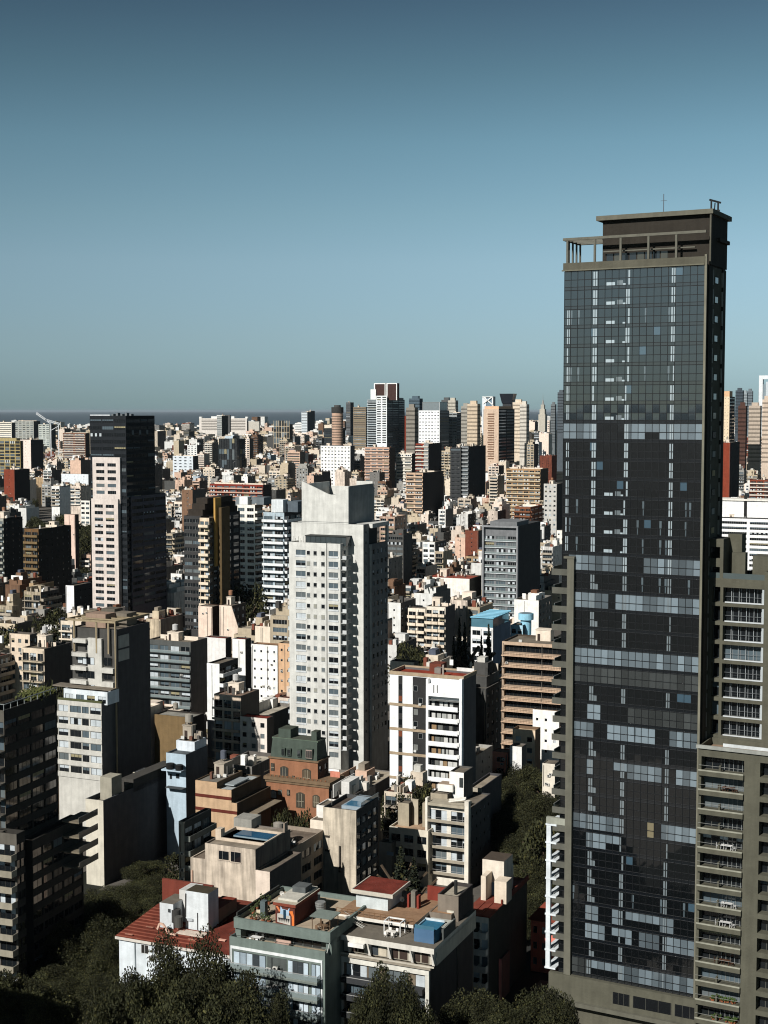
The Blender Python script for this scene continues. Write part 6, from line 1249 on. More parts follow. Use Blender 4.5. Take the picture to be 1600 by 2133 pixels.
for px, yt, D, w, d, col, lab in ((1168, 817, 2500, 11, 8, c(84, 92, 98), 'slim dark skyline tower touching the left edge of the tall tower'), (1152, 842, 2600, 8, 8, c(110, 116, 118), 'slim grey twin slab left of the slim dark skyline tower'),
                                  (928, 833, 2300, 14, 12, c(90, 92, 92), 'dark skyline slab right of the glass topped white tower'), (941, 834, 2200, 12, 12, c(190, 184, 170), 'pale ribbed skyline slab right of the dark skyline slab'),
                                  (984, 841, 1900, 14, 12, c(206, 188, 164), 'cream skyline tower with a small turret between the grey side tower and the peach tower'), (968, 846, 1950, 10, 10, c(160, 156, 146), 'grey beige skyline slab just left of the cream turret tower'),
                                  (1078, 838, 2000, 14, 12, c(222, 206, 184), 'cream skyline slab behind the peach tower'), (1090, 842, 1900, 9, 12, c(206, 200, 188), 'pale skyline slab right of the cream skyline slab'),
                                  (863, 830, 2300, 18, 14, c(84, 100, 110), 'blue grey glass skyline tower behind the rust slab'), (855, 849, 1700, 11, 10, c(140, 134, 124), 'grey brown block left of the rust slab top'),
                                  (1540, 813, 2400, 12, 10, c(70, 80, 88), 'dark glass skyline tower right of the cream dot windowed tower'), (1552, 818, 2500, 7, 8, c(150, 160, 164), 'thin pale blue skyline tower near the right edge'), (1562, 814, 2700, 10, 8, c(110, 120, 126), 'grey stepped skyline tower near the right edge'),
                                  (1546, 845, 1700, 9, 10, c(84, 60, 52), 'brown skyline block right of the cream dot windowed tower'), (1572, 845, 1800, 14, 12, c(184, 170, 154), 'peach skyline block near the right edge'), (1596, 832, 1600, 8, 12, c(204, 186, 168), 'peach skyline slab cut by the right edge')):
    simple('skyscraper', lab, lab.split(' near')[0].split(' right')[0].split(' left')[0].split(' between')[0].split(' cut')[0].split(' behind')[0].split(' touching')[0], 'tower', px, yt, D, slim(col, w, d), w)
def ltop(o, z):
    m = MB(); m.box(-8, -2, 0, 10, 0, z, c(226, 230, 232)); m.box(-2, 9, 0, 10, z - 6, z, c(226, 230, 232)); m.box(-2, 6, 2, 10, 0, z - 14, c(130, 144, 152), 1); m.box(3, 9, 0, 10, 0, z - 10, c(196, 204, 208)); m.box(-8.3, -8, 0, 10, 0, z - 20, c(110, 120, 128)); m.obj('wall', o)
simple('skyscraper', 'tall white tower with a hooked open top at the right edge of the skyline', 'hook topped tower', 'skyscraper', 1592, 782, 2300, ltop, 18)
def long_slab():
    X, Y, z = at(415, 868, 3600); o = empty('long_building', (X, Y, 0), -R(4)); tag(o, 'long white stepped slab building on the horizon in front of the river', 'building'); reg(3600, 413, 520, 866, 888, None, 'long white horizon slab')
    m = MB(); m.box(0, 120, 0, 20, 0, z - 4, c(232, 224, 214)); m.box(0, 6, 0, 20, z - 4, z, W_); m.box(30, 88, 1, 19, z - 4, z + 1, W_); m.box(44, 70, 2, 18, z + 1, z + 4, W_); m.box(116, 122, 0, 20, z - 4, z, W_)
    for k in range(7): m.box(6, 116, -.3, 0, z - 9 - k * 4, z - 7.4 - k * 4, c(120, 116, 110))
    m.box(64, 78, -3, 8, 0, z + 4.5, c(90, 90, 90)); m.box(122, 150, 5, 22, 0, z - 12, c(206, 200, 188)); m.obj('wall', o)
long_slab()
def gantry():
    X, Y, z = at(75, 862, 2600); o = empty('bridge_crane', (X, Y, 0)); tag(o, 'white lattice arms of a port crane sloping against the river near the left edge', 'crane'); m = MB(); W = c(214, 218, 220)
    for dx, dz, lx, lz in ((0, 0, 26, -18), (16, -12, 44, -20)):
        for off in (0, 2.6):
            m.bar((dx, off, dz + z), (lx, off, lz + z), .5, W, 0)
            m.bar((dx + 1, off, dz + z + 2.6), (lx, off, lz + z + 2.6), .4, W, 0)
        for k in range(8):
            t = k / 8; t2 = (k + .5) / 8; m.bar((dx + (lx - dx) * t, 0, dz + (lz - dz) * t + z), (dx + (lx - dx) * t2, 0, dz + (lz - dz) * t2 + z + 2.6), .3, W, 0); m.bar((dx + (lx - dx) * t2, 0, dz + (lz - dz) * t2 + z + 2.6), (dx + (lx - dx) * (t + .125), 0, dz + (lz - dz) * (t + .125) + z), .3, W, 0)
    m.obj('arm', o)
    part('mast', o, lambda q: (q.bar((26, 1, 0), (26, 1, z - 18), .8, W, 0), q.bar((40, 1, 0), (40, 1, z - 20), .8, W, 0), q.bar((26, 1, z - 30), (40, 1, z - 22), .5, W, 0)))
gantry()
def drum_block():
    b = hero('building', 'sky blue painted block with a round drum tank on its roof', 'sky blue drum block', 1064, 1089, 1303, 520, pr=1104, yb=1330, col=c(176, 214, 230), scol=c(90, 110, 120), par=.4, front='q2')
    m = MB(); x = b.X(1094, 4, b.h + 2); zt = b.Z(1278, x, 4); m.cyl(x, 5, 2.0, b.h - 4, zt - 2, c(150, 204, 226), n=20); m.cyl(x, 5, 2.8, zt - 2.3, zt, c(150, 204, 226), n=24); m.cyl(x, 5, 2.4, zt, zt + .1, c(110, 130, 140), n=24); m.obj('drum_tank', b.root); b.done()
drum_block()
def dark_stepped():
    b = hero('building', 'shadowed building with sloping grey roof terraces stepping down beside the conifers', 'grey stepped roof block', 1000, 1052, 1110, 1402, 425, yb=1500, col=c(76, 70, 60), scol=c(60, 58, 52), par=.3, roofc=c(100, 98, 86), front='k3', side='k4', bcol=c(116, 110, 94), wei='dark')
    w, z, d = b.w, b.h, b.d; m = MB()
    m.poly([(w * .2, 2, z + 1.0), (w, 2, z + .2), (w, d * .9, z + 3), (w * .3, d * .9, z + 4)], c(110, 108, 96), 5); m.poly([(-1, -2, z - 4), (w + 1.5, -2, z - 4), (w + 1.5, -.01, z - 2.5), (-1, -.01, z - 2.5)], c(120, 112, 96), 5); m.poly([(w + .01, -2, z - 4.5), (w + 3, -2, z - 5.5), (w + 3, d, z - 5.5), (w + .01, d, z - 4.5)], c(104, 98, 84), 5); m.obj('sloping_roof', b.root)
    b.pxbox('chimney', 1024, 1036, 1472, -3, 3, 4, c(190, 176, 154)); b.clutter(1, w, 3, d, z + 2, random.Random(2)); b.done()
dark_stepped()

# ------------------------------------------------------------------ trees
def crown_mesh(kind, seed, n=5200, dens=1.0):
    rng = np.random.RandomState(seed); P = []
    if kind == 'broad':
        cl = []
        for i in range(46):
            v = rng.normal(size=3); v /= np.linalg.norm(v); r = .55 + .38 * rng.rand(); v = v * r; v[2] = v[2] * .72
            cl.append((v * (1, 1, 1), .2 + .16 * rng.rand()))
        per = n // len(cl)
        for ctr, r in cl:
            q = rng.normal(size=(per, 3)); q /= np.linalg.norm(q, axis=1)[:, None]; q *= (rng.rand(per, 1) ** .4) * r; P.append((q + ctr, np.full(per, rng.uniform(.55, 1.35))))
    else:
        for i in range(30):
            t = i / 29; rr = (1 - t) ** .85 * .34 + .015; per = int(n * (1 - t) / 15) + 20
            th = rng.rand(per) * 6.283; jag = .72 + .28 * np.sin(th * 7 + i * 2.4); rad = rr * jag * np.sqrt(rng.rand(per)); 
            q = np.stack([np.cos(th) * rad, np.sin(th) * rad, -1 + 2 * t - rad * .5 + rng.normal(size=per) * .02], 1); P.append((q, rng.uniform(.6, 1.25, per)))
    pts = np.concatenate([p for p, b in P]); br = np.concatenate([b for p, b in P]); N = len(pts)
    s = (.036 if kind == 'broad' else .026) * (5200 / n) ** .42
    a = rng.normal(size=(N, 3)); a /= np.linalg.norm(a, axis=1)[:, None]; b = np.cross(a, rng.normal(size=(N, 3))); b /= np.linalg.norm(b, axis=1)[:, None]
    k = s * rng.uniform(.6, 1.4, (N, 1)); V = np.stack([pts - a * k - b * k * .6, pts + a * k - b * k * .6, pts + a * k + b * k * .6, pts - a * k + b * k * .6], 1).reshape(-1, 3)
    me = bpy.data.meshes.new('crown'); me.vertices.add(4 * N); me.vertices.foreach_set('co', V.astype(np.float32).ravel()); me.loops.add(4 * N); me.loops.foreach_set('vertex_index', np.arange(4 * N, dtype=np.int32))
    me.polygons.add(N); me.polygons.foreach_set('loop_start', np.arange(0, 4 * N, 4, dtype=np.int32)); me.polygons.foreach_set('loop_total', np.full(N, 4, np.int32)); me.polygons.foreach_set('use_smooth', np.zeros(N, bool)); me.materials.append(M_LEAF)
    base = np.array(c(52, 54, 33) if kind == 'broad' else c(38, 44, 32)); cc = np.ones((N, 4), np.float32); tint = rng.uniform(.7, 1.3, (N, 1)) * br[:, None]
    cc[:, :3] = base * tint; warm = rng.rand(N) < .12; cc[warm, :3] = np.array(c(76, 74, 42)) * tint[warm]
    at_ = me.attributes.new('col', 'FLOAT_COLOR', 'FACE'); at_.data.foreach_set('color', cc.ravel()); me.update(calc_edges=True); return me
CROWNS = {'broad': [crown_mesh('broad', s_) for s_ in (1, 2, 3)], 'big': [crown_mesh('broad', s_, 42000) for s_ in (11, 12, 13)], 'conifer': [crown_mesh('conifer', s_, 4200) for s_ in (5, 6)]}
def trunk_mesh():
    m = MB(); m.cyl(0, 0, .045, 0, .62, c(84, 72, 58), n=8, r1=.03)
    for k in range(5): a = k * 1.257; m.bar((0, 0, .42 + .03 * k), (.35 * math.cos(a), .35 * math.sin(a), .8), .012, c(84, 72, 58), 0)
    return m.mesh('trunk')
TRUNK = trunk_mesh(); TREES = []
def tree(X, Y, h, r, kind='broad', rng=random, label=None, group=None, z0=0):
    o = empty('conifer_tree' if kind == 'conifer' else 'leafy_tree', (X, Y, z0), rng.uniform(0, 6.28))
    tr = link('trunk', TRUNK, o); tr.scale = (h * .9, h * .9, h * .9)
    me = rng.choice(CROWNS[kind]); cr_ = link('crown', me, o)
    if kind == 'conifer': cr_.scale = (r / .3, r / .3, h * .47); cr_.location = (0, 0, h * .53)
    else: cr_.scale = (r, r * rng.uniform(.9, 1.1), h * .42 / .72); cr_.location = (0, 0, h * .6)
    tag(o, label, 'tree', group); TREES.append(o); return o
def tree_at(px, ytop, D, r, kind='broad', label=None, h=None, z0=None, rng=random.Random(5)):
    X, Y, z = at(px, ytop, D); z0 = 0 if z0 is None else z0; dcx = dcam(Y, z)
    return tree(X, Y, (z - z0) , r, kind, rng, label, z0=z0)
# the great trees at the lower picture edge
for px, y, D, r, lab in ((345, 1990, 212, 7.5, 'largest leafy crown in front of the red tiled house'), (440, 1988, 210, 7.0, 'broad leafy crown between the red tiled house and the green grey front block'), (278, 2040, 205, 6.5, 'leafy crown left of the largest front tree'), (520, 2065, 203, 6.5, 'leafy crown right of the largest front tree, before the green grey block'),
                         (390, 2060, 200, 7, 'low leafy crown at the bottom edge under the red tiled house'), (815, 2040, 205, 5.6, 'round leafy crown in front of the white framed block'), (770, 2085, 202, 4.5, 'small leafy crown at the left foot of the round crown before the white framed block'), (862, 2090, 203, 4.5, 'small leafy crown at the right foot of the round crown before the white framed block'),
                         (985, 2082, 215, 6.5, 'dark leafy crown at the bottom edge left of the tall tower podium'), (1050, 2105, 212, 5.5, 'low leafy crown at the bottom edge, middle of three before the tall tower podium'), (1125, 2078, 214, 6, 'brownish leafy crown touching the tall tower podium'), (1165, 2110, 208, 5, 'low leafy crown under the podium edge of the tall tower'),
                         (40, 2100, 232, 7, 'dark leafy crown at the foot of the left edge tower'), (130, 2085, 236, 8, 'shadowed leafy crown right of the left edge tower foot'), (200, 2110, 228, 7, 'shadowed leafy crown in the lower left corner street'), (215, 1885, 266, 8, 'shadowed leafy crown behind the left front trees'), (168, 1862, 278, 6, 'shadowed leafy crown below the blank walled low block'), (255, 1850, 298, 7, 'shadowed leafy crown in the dark street left of the red tiled house'), (318, 1835, 306, 6, 'shadowed leafy crown behind the red tiled house')):
    tree_at(px, y, D, r, 'big', lab)
for k, (px, y, D, r) in enumerate(((10, 2040, 225, 7), (75, 2060, 222, 7), (110, 2020, 245, 7), (150, 2040, 240, 7), (180, 2050, 236, 7), (230, 2075, 225, 6), (60, 2000, 250, 6), (195, 1965, 262, 7), (240, 1955, 272, 6), (140, 1975, 262, 7), (100, 1965, 270, 6), (575, 2110, 200, 4), (225, 1895, 282, 6), (282, 1880, 288, 6), (190, 1925, 255, 7), (240, 1905, 262, 7), (345, 1850, 298, 5), (300, 1800, 316, 6), (235, 1960, 248, 6), (150, 1930, 256, 7))):
    tree_at(px, y, D, r, 'big', None)
# the mass of trees in the middle right
i = 0
rt = random.Random(12)
for px, y, D, r in ((1065, 1600, 372, 7), (1105, 1600, 368, 8), (1145, 1618, 362, 7), (1040, 1640, 360, 7), (1085, 1650, 350, 8), (1130, 1660, 345, 8), (1052, 1690, 338, 8), (1100, 1700, 335, 8), (1150, 1690, 338, 7), (1075, 1745, 322, 8), (1125, 1745, 322, 8), (1155, 1740, 322, 7), (1110, 1800, 305, 7), (1140, 1800, 302, 7), (1120, 1850, 290, 7), (1090, 1890, 282, 6), (1060, 1930, 278, 6)):
    tree_at(px, y, D, r, 'big', None, rng=rt)
for px, y, D, r, lab in ((957, 1292, 470, 2.6, 'tall dark conifer left of the pair before the blue topped white block'), (968, 1302, 468, 2.4, 'dark conifer just right of the tallest one by the blue topped block'), (1018, 1304, 465, 2.6, 'dark conifer in front of the blue topped white block'), (1003, 1328, 455, 2.4, 'shorter dark conifer between the two tall ones'), (945, 1330, 460, 2.2, 'slim conifer below the white rounded balcony block'),
                         (835, 1765, 285, 3.2, 'dark pointed conifer in front of the stepped cream block'), (862, 1790, 283, 3.0, 'lower dark conifer right of the pointed one before the stepped cream block')):
    tree_at(px, y, D, r, 'conifer', lab)
for px, y, D, r in ((850, 1345, 500, 6), (880, 1372, 480, 6), (912, 1388, 470, 7), (940, 1395, 462, 7), (975, 1392, 460, 7), (1000, 1410, 450, 7), (720, 1632, 385, 4), (745, 1642, 380, 4), (775, 1640, 382, 4.5), (800, 1630, 378, 4), (840, 1625, 345, 5), (865, 1632, 345, 5), (820, 1650, 340, 4.5), (880, 1640, 340, 4.5), (855, 1655, 335, 4),
                    (565, 1275, 600, 8), (590, 1270, 610, 8), (575, 1300, 580, 8), (545, 1310, 560, 7), (520, 1220, 620, 9), (640, 1700, 305, 3), (605, 1700, 310, 3), (590, 1690, 312, 3),
                    (100, 1290, 540, 8), (60, 1300, 560, 8), (20, 1310, 540, 9), (120, 1275, 580, 8), (75, 1275, 620, 9), (290, 1325, 500, 6), (90, 1425, 380, 5), (115, 1435, 370, 5)):
    tree_at(px, y, D, r, 'broad', None, rng=rt)
pk = random.Random(31)     # the wooded square left of the pink fronted tower
for k in range(46):
    px, D = pk.uniform(40, 192), pk.uniform(880, 1150); X, Y, _ = at(px, 1040, D); h = pk.uniform(16, 23); tree(X, Y, h, pk.uniform(7, 10), 'broad', pk)
reg(1000, 45, 190, 1020, 1068, [grid_st(0, 0)] if False else None, 'wooded square')
PARK = (40, 192, 870, 1160)

# ------------------------------------------------------------------ the city between: ordinary buildings on the street grid
rngc = random.Random(2024)
def limit_h(X0, X1, Y):
    """highest roof a building at distance Y may have without hiding the visible part of what stands behind it"""
    p0, _ = proj(X0, Y, 20)[0], 0; p1 = proj(X1, Y, 20)[0]
    lim = 200
    for h in HERO:
        if h['D'] > Y + 2 and h['p0'] < p1 + 2 and h['p1'] > p0 - 2:
            lim = min(lim, at((p0 + p1) / 2, h['yb'] - 1, Y)[2])
    return lim
def skyline_y(px):
    pts = [(-100, 905), (60, 900), (180, 898), (330, 899), (420, 898), (560, 890), (640, 884), (700, 884), (760, 872), (850, 864), (950, 862), (1050, 862), (1175, 864), (1500, 862), (1700, 855)]
    for (a, ya), (b_, yb_) in zip(pts, pts[1:]):
        if a <= px <= b_: return ya + (yb_ - ya) * (px - a) / (b_ - a)
    return 880
WALLS = [('white', c(240, 238, 232)), ('white', c(228, 228, 224)), ('cream', c(226, 212, 192)), ('cream', c(232, 216, 200)), ('beige', c(206, 190, 164)), ('beige', c(190, 176, 152)), ('pinkish', c(218, 186, 164)), ('grey', c(160, 158, 152)), ('grey', c(128, 126, 122)),
         ('dark grey', c(84, 84, 82)), ('brown', c(124, 96, 76)), ('brick red', c(122, 70, 54)), ('ochre', c(186, 160, 126)), ('pale blue', c(186, 200, 210))]
WW = [4, 4, 6, 5, 4, 3, 2.2, 2.2, 1.5, 1.6, 1.5, 1.0, .6, .35]
ROOFS = [c(150, 138, 120), c(120, 112, 100), c(170, 160, 142), c(114, 68, 54), c(96, 92, 86), c(184, 176, 160), c(90, 54, 44)]
BL = 104.0; ST = 15.0
cands = []
def in_hero(s0, s1, t0, t1):
    for h in HERO:
        f = h['fp']
        if f and s0 < f[1] + .5 and s1 > f[0] - .5 and t0 < f[3] + .5 and t1 > f[2] - .5: return True
    return False
tmax = 7400
T0 = 262
nt_ = int((tmax - T0) / BL)
for jt in range(nt_ + 8):
    for js in range(-60, 61):
        s0, t0 = js * BL + 30, T0 + (jt - 4) * BL
        cxs, cts = s0 + BL / 2, t0 + BL / 2
        X = cxs * math.cos(TH) + cts * math.sin(TH); Y = -cxs * math.sin(TH) + cts * math.cos(TH)
        if Y < 230 or abs(X) > .285 * Y + 90 or Y > 7300: continue
        far = Y > 2400
        if Y > 2400 and rngc.random() < .12: continue
        if Y < 2600: rows = [(0, rngc.uniform(17, 22)), (23, rngc.uniform(14, 19)), (46, rngc.uniform(14, 19)), (BL - ST - 20, None)]
        else: rows = [(0, rngc.uniform(22, 30)), (BL - ST - rngc.uniform(24, 34), None)]
        for off, dep in rows:
            dep = dep or (BL - ST - off); s = s0
            while s < s0 + BL - ST - 6:
                w = rngc.uniform(5, 11) if Y < 1250 else rngc.uniform(7, 14) if Y < 1600 else rngc.uniform(8, 18) if Y < 2600 else rngc.uniform(11, 28)
                w = min(w, s0 + BL - ST - s)
                k = rngc.random()
                if Y < 650: h = rngc.choice([7, 10, 10, 13, 16, 19, 22, 25, 28]) if k < .93 else rngc.uniform(28, 36)
                elif Y < 1500: h = rngc.uniform(5, 12) if k < .42 else rngc.uniform(12, 22) if k < .86 else rngc.uniform(22, 33) if k < .975 else rngc.uniform(34, 54)
                elif Y < 3000: h = rngc.uniform(8, 22) if k < .6 else rngc.uniform(20, 36) if k < .93 else rngc.uniform(38, 66)
                else: h = rngc.uniform(12, 34) if k < .7 else rngc.uniform(34, 54) if k < .965 else rngc.uniform(56, 84)
                if off in (23, 46): h *= rngc.uniform(.55, 1.0)
                d = dep * rngc.uniform(.8, 1) if Y < 2400 else dep
                if off > 40: ta, tb = t0 + off + (dep - d), t0 + off + dep
                else: ta, tb = t0 + off, t0 + off + d
                cands.append((s, s + w - .05, ta, tb, h, k)); s += w
def s2w(s, t): return s * math.cos(TH) + t * math.sin(TH), -s * math.sin(TH) + t * math.cos(TH)
cands.sort(key=lambda a: s2w((a[0] + a[1]) / 2, a[2])[1])
sky = np.full(1800, 2133.0)        # highest thing drawn so far per pixel column
hz = sorted(HERO, key=lambda h: h['D']); hi_ = 0
KEEP = []
for (sa, sb, ta, tb, h, k) in cands:
    L_, R_, BR_ = s2w(sa, ta), s2w(sb, ta), s2w(sb, tb)
    Y = R_[1]
    if Y < 235: continue
    pq = proj(R_[0], R_[1], 10)[0]
    if Y < 305 and pq < 1140: continue
    if Y < 350 and pq < 385: continue
    if Y < 392 and 1018 < pq < 1178: continue
    if in_hero(sa, sb, ta, tb): continue
    mid = s2w((sa + sb) / 2, (ta + tb) / 2)
    pm = proj(*mid, 10)[0]
    if PARK[0] < pm < PARK[1] and PARK[2] < mid[1] < PARK[3]: continue
    while hi_ < len(hz) and hz[hi_]['D'] < Y:
        q = hz[hi_]; a, b_ = int(max(0, q['p0'] + 100)), int(min(1799, q['p1'] + 100))
        if b_ > a: sky[a:b_] = np.minimum(sky[a:b_], q['yt'])
        hi_ += 1
    lim = limit_h(L_[0], BR_[0], min(R_[1], L_[1]))
    hh = min(h, lim)
    if Y > 1400: hh = min(hh, at(pm, skyline_y(pm) - (rngc.random() ** 4) * 26, Y)[2])
    if hh < 3.2: continue
    p0, p1, p2 = proj(*L_, hh)[0], proj(*R_, hh)[0], proj(*BR_, hh)[0]
    y1 = proj(*R_, hh)[1]; yroof = proj(*BR_, hh)[1]
    a, b_ = int(p0 + 100), int(max(p1, p2) + 100) + 1
    if b_ < 90 or a > 1710: continue
    a, b_ = max(0, a), min(1800, b_)
    if b_ <= a: continue
    seg = sky[a:b_]; vis = np.maximum(0, seg - yroof)[max(0, 100 - a):]
    area = float(vis.sum()) if len(vis) else 0
    if area < 2: 
        continue
    sky[a:b_] = np.minimum(seg, y1)
    KEEP.append(dict(sa=sa, sb=sb, ta=ta, tb=tb, h=hh, area=area, px=(p0 + p1) / 2, Y=Y, py=y1))
KEEP.sort(key=lambda q: -q['area'])
N_IND = 205
print('filler kept', len(KEEP))

def bake_windows(mb, face, w, d, u, hz_, base, rng, we='mix', rec=.15):
    for b in base:
        for ua, ub in u:
            var = rng.choices(range(8), WEI[we])[0]; top, low, g = PANES[var]
            P = lambda uu, n, zz: fpt(face, w, d, uu, n, zz)
            n = .04
            if top == low: mb.poly([P(ua, n, b + hz_[0]), P(ub, n, b + hz_[0]), P(ub, n, b + hz_[1]), P(ua, n, b + hz_[1])], top, 1 if top in (GD, GB) else 0)
            else:
                zm = b + hz_[0] * .5 + hz_[1] * .5
                mb.poly([P(ua, n, b + hz_[0]), P(ub, n, b + hz_[0]), P(ub, n, zm), P(ua, n, zm)], low, 1); mb.poly([P(ua, n, zm), P(ub, n, zm), P(ub, n, b + hz_[1]), P(ua, n, b + hz_[1])], top, 0)
def filler_spec(q, rng):
    w, d, h = q['sb'] - q['sa'], q['tb'] - q['ta'], q['h']
    cn, col = rng.choices(WALLS, WW)[0]; k = rng.uniform(.82, 1.05); col = tuple(min(.92, v * k) for v in col)
    n = max(1, int(w / rng.uniform(3.2, 4.6)))
    fr = rng.choices(['-', f'p{n}', f'q{n}', f'k{n}', f'r{n}', f's{n}', 'b1', f'o{max(1, n // 2)}', f'w{n}'], [4.2, 2, 2, 2.6, 1.2, 1.4, 1, 2, 1])[0]
    sd = rng.choices(['-', 'o3', 'p4', 'k3'], [6, 1.5, 1, .6])[0]
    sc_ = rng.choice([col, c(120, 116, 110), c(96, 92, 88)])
    return w, d, h, cn, col, sc_, fr, sd, rng.choices(ROOFS, [4, 3, 3, 1.6, 2, 2, 1])[0]
def filler_extras(rng, w, d, h, col):
    """boxes on the roof: stair house, tanks, parapet steps: list of (x0,x1,y0,y1,z0,z1,col,kind)"""
    L_ = []
    if w > 6 and rng.random() < .85:
        bw, bd = w * rng.uniform(.25, .5), min(d * .4, rng.uniform(3, 6)); x, y = rng.uniform(.3, w - bw - .3), rng.uniform(1, d - bd - .5); hh = rng.uniform(2.2, 3.2)
        L_.append((x, x + bw, y, y + bd, h - .4, h + hh, col, 'room'))
        if rng.random() < .55: L_.append((x + bw * .2, x + bw * .75, y + .5, y + bd * .7, h + hh, h + hh + rng.uniform(1, 1.8), rng.choice([c(200, 198, 190), c(150, 140, 125), c(90, 96, 110), c(120, 84, 64)]), 'tank'))
    for i in range(rng.randint(3, 9)):
        x, y = rng.uniform(.3, max(.4, w - 2)), rng.uniform(.5, max(.6, d - 2)); L_.append((x, min(w, x + rng.uniform(.4, 1.8)), y, min(d, y + rng.uniform(.4, 2.2)), h - .4, h + rng.uniform(.5, 2.4), rng.choice([col, W_, c(214, 208, 198), c(130, 124, 116), c(70, 70, 68), c(128, 76, 60)]), 'chimney'))
    for i in range(rng.randint(0, 3)):
        if rng.random() < .5: y = rng.uniform(.1, .9) * d; L_.append((.2, w * rng.uniform(.4, .98), y, y + .2, h - .4, h + rng.uniform(1, 2.6), rng.choice([col, W_, c(190, 180, 165)]), 'wall'))
        else: x = rng.uniform(.1, .9) * w; L_.append((x, x + .2, .2, d * rng.uniform(.4, .95), h - .4, h + rng.uniform(1, 2.6), col, 'wall'))
    return L_
NAMES_F = []
BIGN = 205
proto_meshes = 0
for q in KEEP[:N_IND]:
    rng = random.Random(int(q['sa'] * 31 + q['ta'] * 17)); w, d, h, cn, col, sc_, fr, sd, rc = filler_spec(q, rng)
    ox, oy = s2w(q['sa'], q['ta']); low = h < 9
    b = Bld('house' if low else 'apartment_building', None, 'house' if low else 'building', ox, oy, TH, None, None)
    vis_z = max(0, at(q['px'], min(2133, q['py'] + 160), q['Y'])[2])
    setb = (h > 16 and w > 7 and rng.random() < .4)
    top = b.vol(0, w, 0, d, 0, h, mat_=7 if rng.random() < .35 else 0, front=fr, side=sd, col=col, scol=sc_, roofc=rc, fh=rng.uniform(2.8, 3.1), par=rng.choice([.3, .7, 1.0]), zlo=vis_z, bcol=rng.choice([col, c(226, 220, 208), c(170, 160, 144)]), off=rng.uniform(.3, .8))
    h2 = h
    if setb:
        st_ = rng.uniform(2, 4); b.vol(rng.choice([0.3, w * .35]), w * rng.uniform(.65, .97), st_, d - rng.uniform(1, 6), top, top + 3.1, front=fr if fr != '-' else 'p2', side='-', col=col, scol=sc_, roofc=rc, fh=2.9, par=.3, off=.0); h2 = top + 3.2
    for x0, x1, y0, y1, z0, z1, cc, kd in filler_extras(rng, w, d, h2 if setb else top + .4, col):
        if kd == 'chimney' and rng.random() < .4: kd = 'vent'
        b.pbox({'vent': 'vent_box', 'room': 'stair_house', 'tank': 'water_tank', 'chimney': 'chimney', 'wall': 'parapet_wall'}[kd], x0, x1, y0, y1, z0, z1, cc)
    b.w = w
    if h > 7 and q['Y'] < 1200: b.wall_bits(rng, h, vis_z)
    rk = len(NAMES_F); wm_ = 40 if q['Y'] < 700 else 24
    b.done(rng, wmax=wm_, bmax=20)
    NAMES_F.append((b, q, cn, fr, rc, h, w, setb))
# the rest of the city: too many to count
cut = KEEP[N_IND:]
mb_n, mb_f = MB(), MB()
for q in cut:
    rng = random.Random(int(q['sa'] * 31 + q['ta'] * 17)); w, d, h, cn, col, sc_, fr, sd, rc = filler_spec(q, rng)
    ox, oy = s2w(q['sa'], q['ta']); near = q['Y'] < 3200
    mb = mb_n if near else mb_f; mb.T = (ox, oy, math.cos(-TH), math.sin(-TH))
    mb.box(0, w, 0, d, 0, h, col, 7 if rng.random() < .3 else 0, rc, bottom=False)
    fh = 3.0 if q['Y'] < 1800 else 3.6 if q['Y'] < 3200 else 5.0
    dep_rows = int(min(h - 2, 8 + q['area'] / max(4, (w / q['Y'] * 3000)) * q['Y'] / 3000) / fh) + 1
    if fr != '-' and (near or rng.random() < .7):
        if q['Y'] > 2000 and fr[0] in 'pqo': fr = f'q{max(2, int(w / 5))}'
        if q['Y'] > 3200: fr = rng.choice(['b1', 'q3'])
        u, hz_, bl, we = lay(fr, w, fh); hz_ = (hz_[0], min(hz_[1], fh - .5)); base = [h - 1.0 - fh * (i + 1) for i in range(min(dep_rows, int((h - 1.5) / fh)))]
        bake_windows(mb, 'F', w, d, u, hz_, base, rng)
        if bl and near:
            bc = rng.choice([col, c(226, 220, 208), c(170, 160, 144)])
            for zb in base:
                for ua, ub, dp, kind in bl: mb.box(ua, ub, -1.2, -.001, zb - .1, zb + (.9 if kind != 'bar' else .15), bc)
    if q['Y'] < 1400:
        for k in range(rng.randint(1, 4)): x, z_ = rng.uniform(.2, w - 1), rng.uniform(max(1, h - 14), h - 1.2); mb.box(x, x + rng.uniform(.6, 1.1), -.35, -.002, z_, z_ + rng.uniform(.4, .9), rng.choice([c(200, 198, 190), c(60, 60, 58), c(120, 112, 100)]))
    if sd != '-' and q['Y'] < 1500:
        u, hz_, bl, we = lay(sd, d, fh); base = [h - 1.0 - fh * (i + 1) for i in range(min(dep_rows, int((h - 1.5) / fh)))]; bake_windows(mb, 'R', w, d, u, hz_, base, rng)
    if near:
        for x0, x1, y0, y1, z0, z1, cc, kd in filler_extras(rng, w, d, h + .3, col): mb.box(x0, x1, y0, y1, z0, z1, cc)
        if q['Y'] < 1800:
            mb.box(0, w, 0, .25, h + .002, h + .7, col); mb.box(w - .25, w, .25, d, h + .002, h + .7, sc_)
    elif rng.random() < .5: mb.box(w * .3, w * .7, d * .2, d * .6, h, h + rng.uniform(2, 4), col)
mb_n.T = mb_f.T = None
for mb, nm in ((mb_n, 'city_blocks'), (mb_f, 'distant_city')):
    o = mb.obj(nm); o['kind'] = 'stuff'
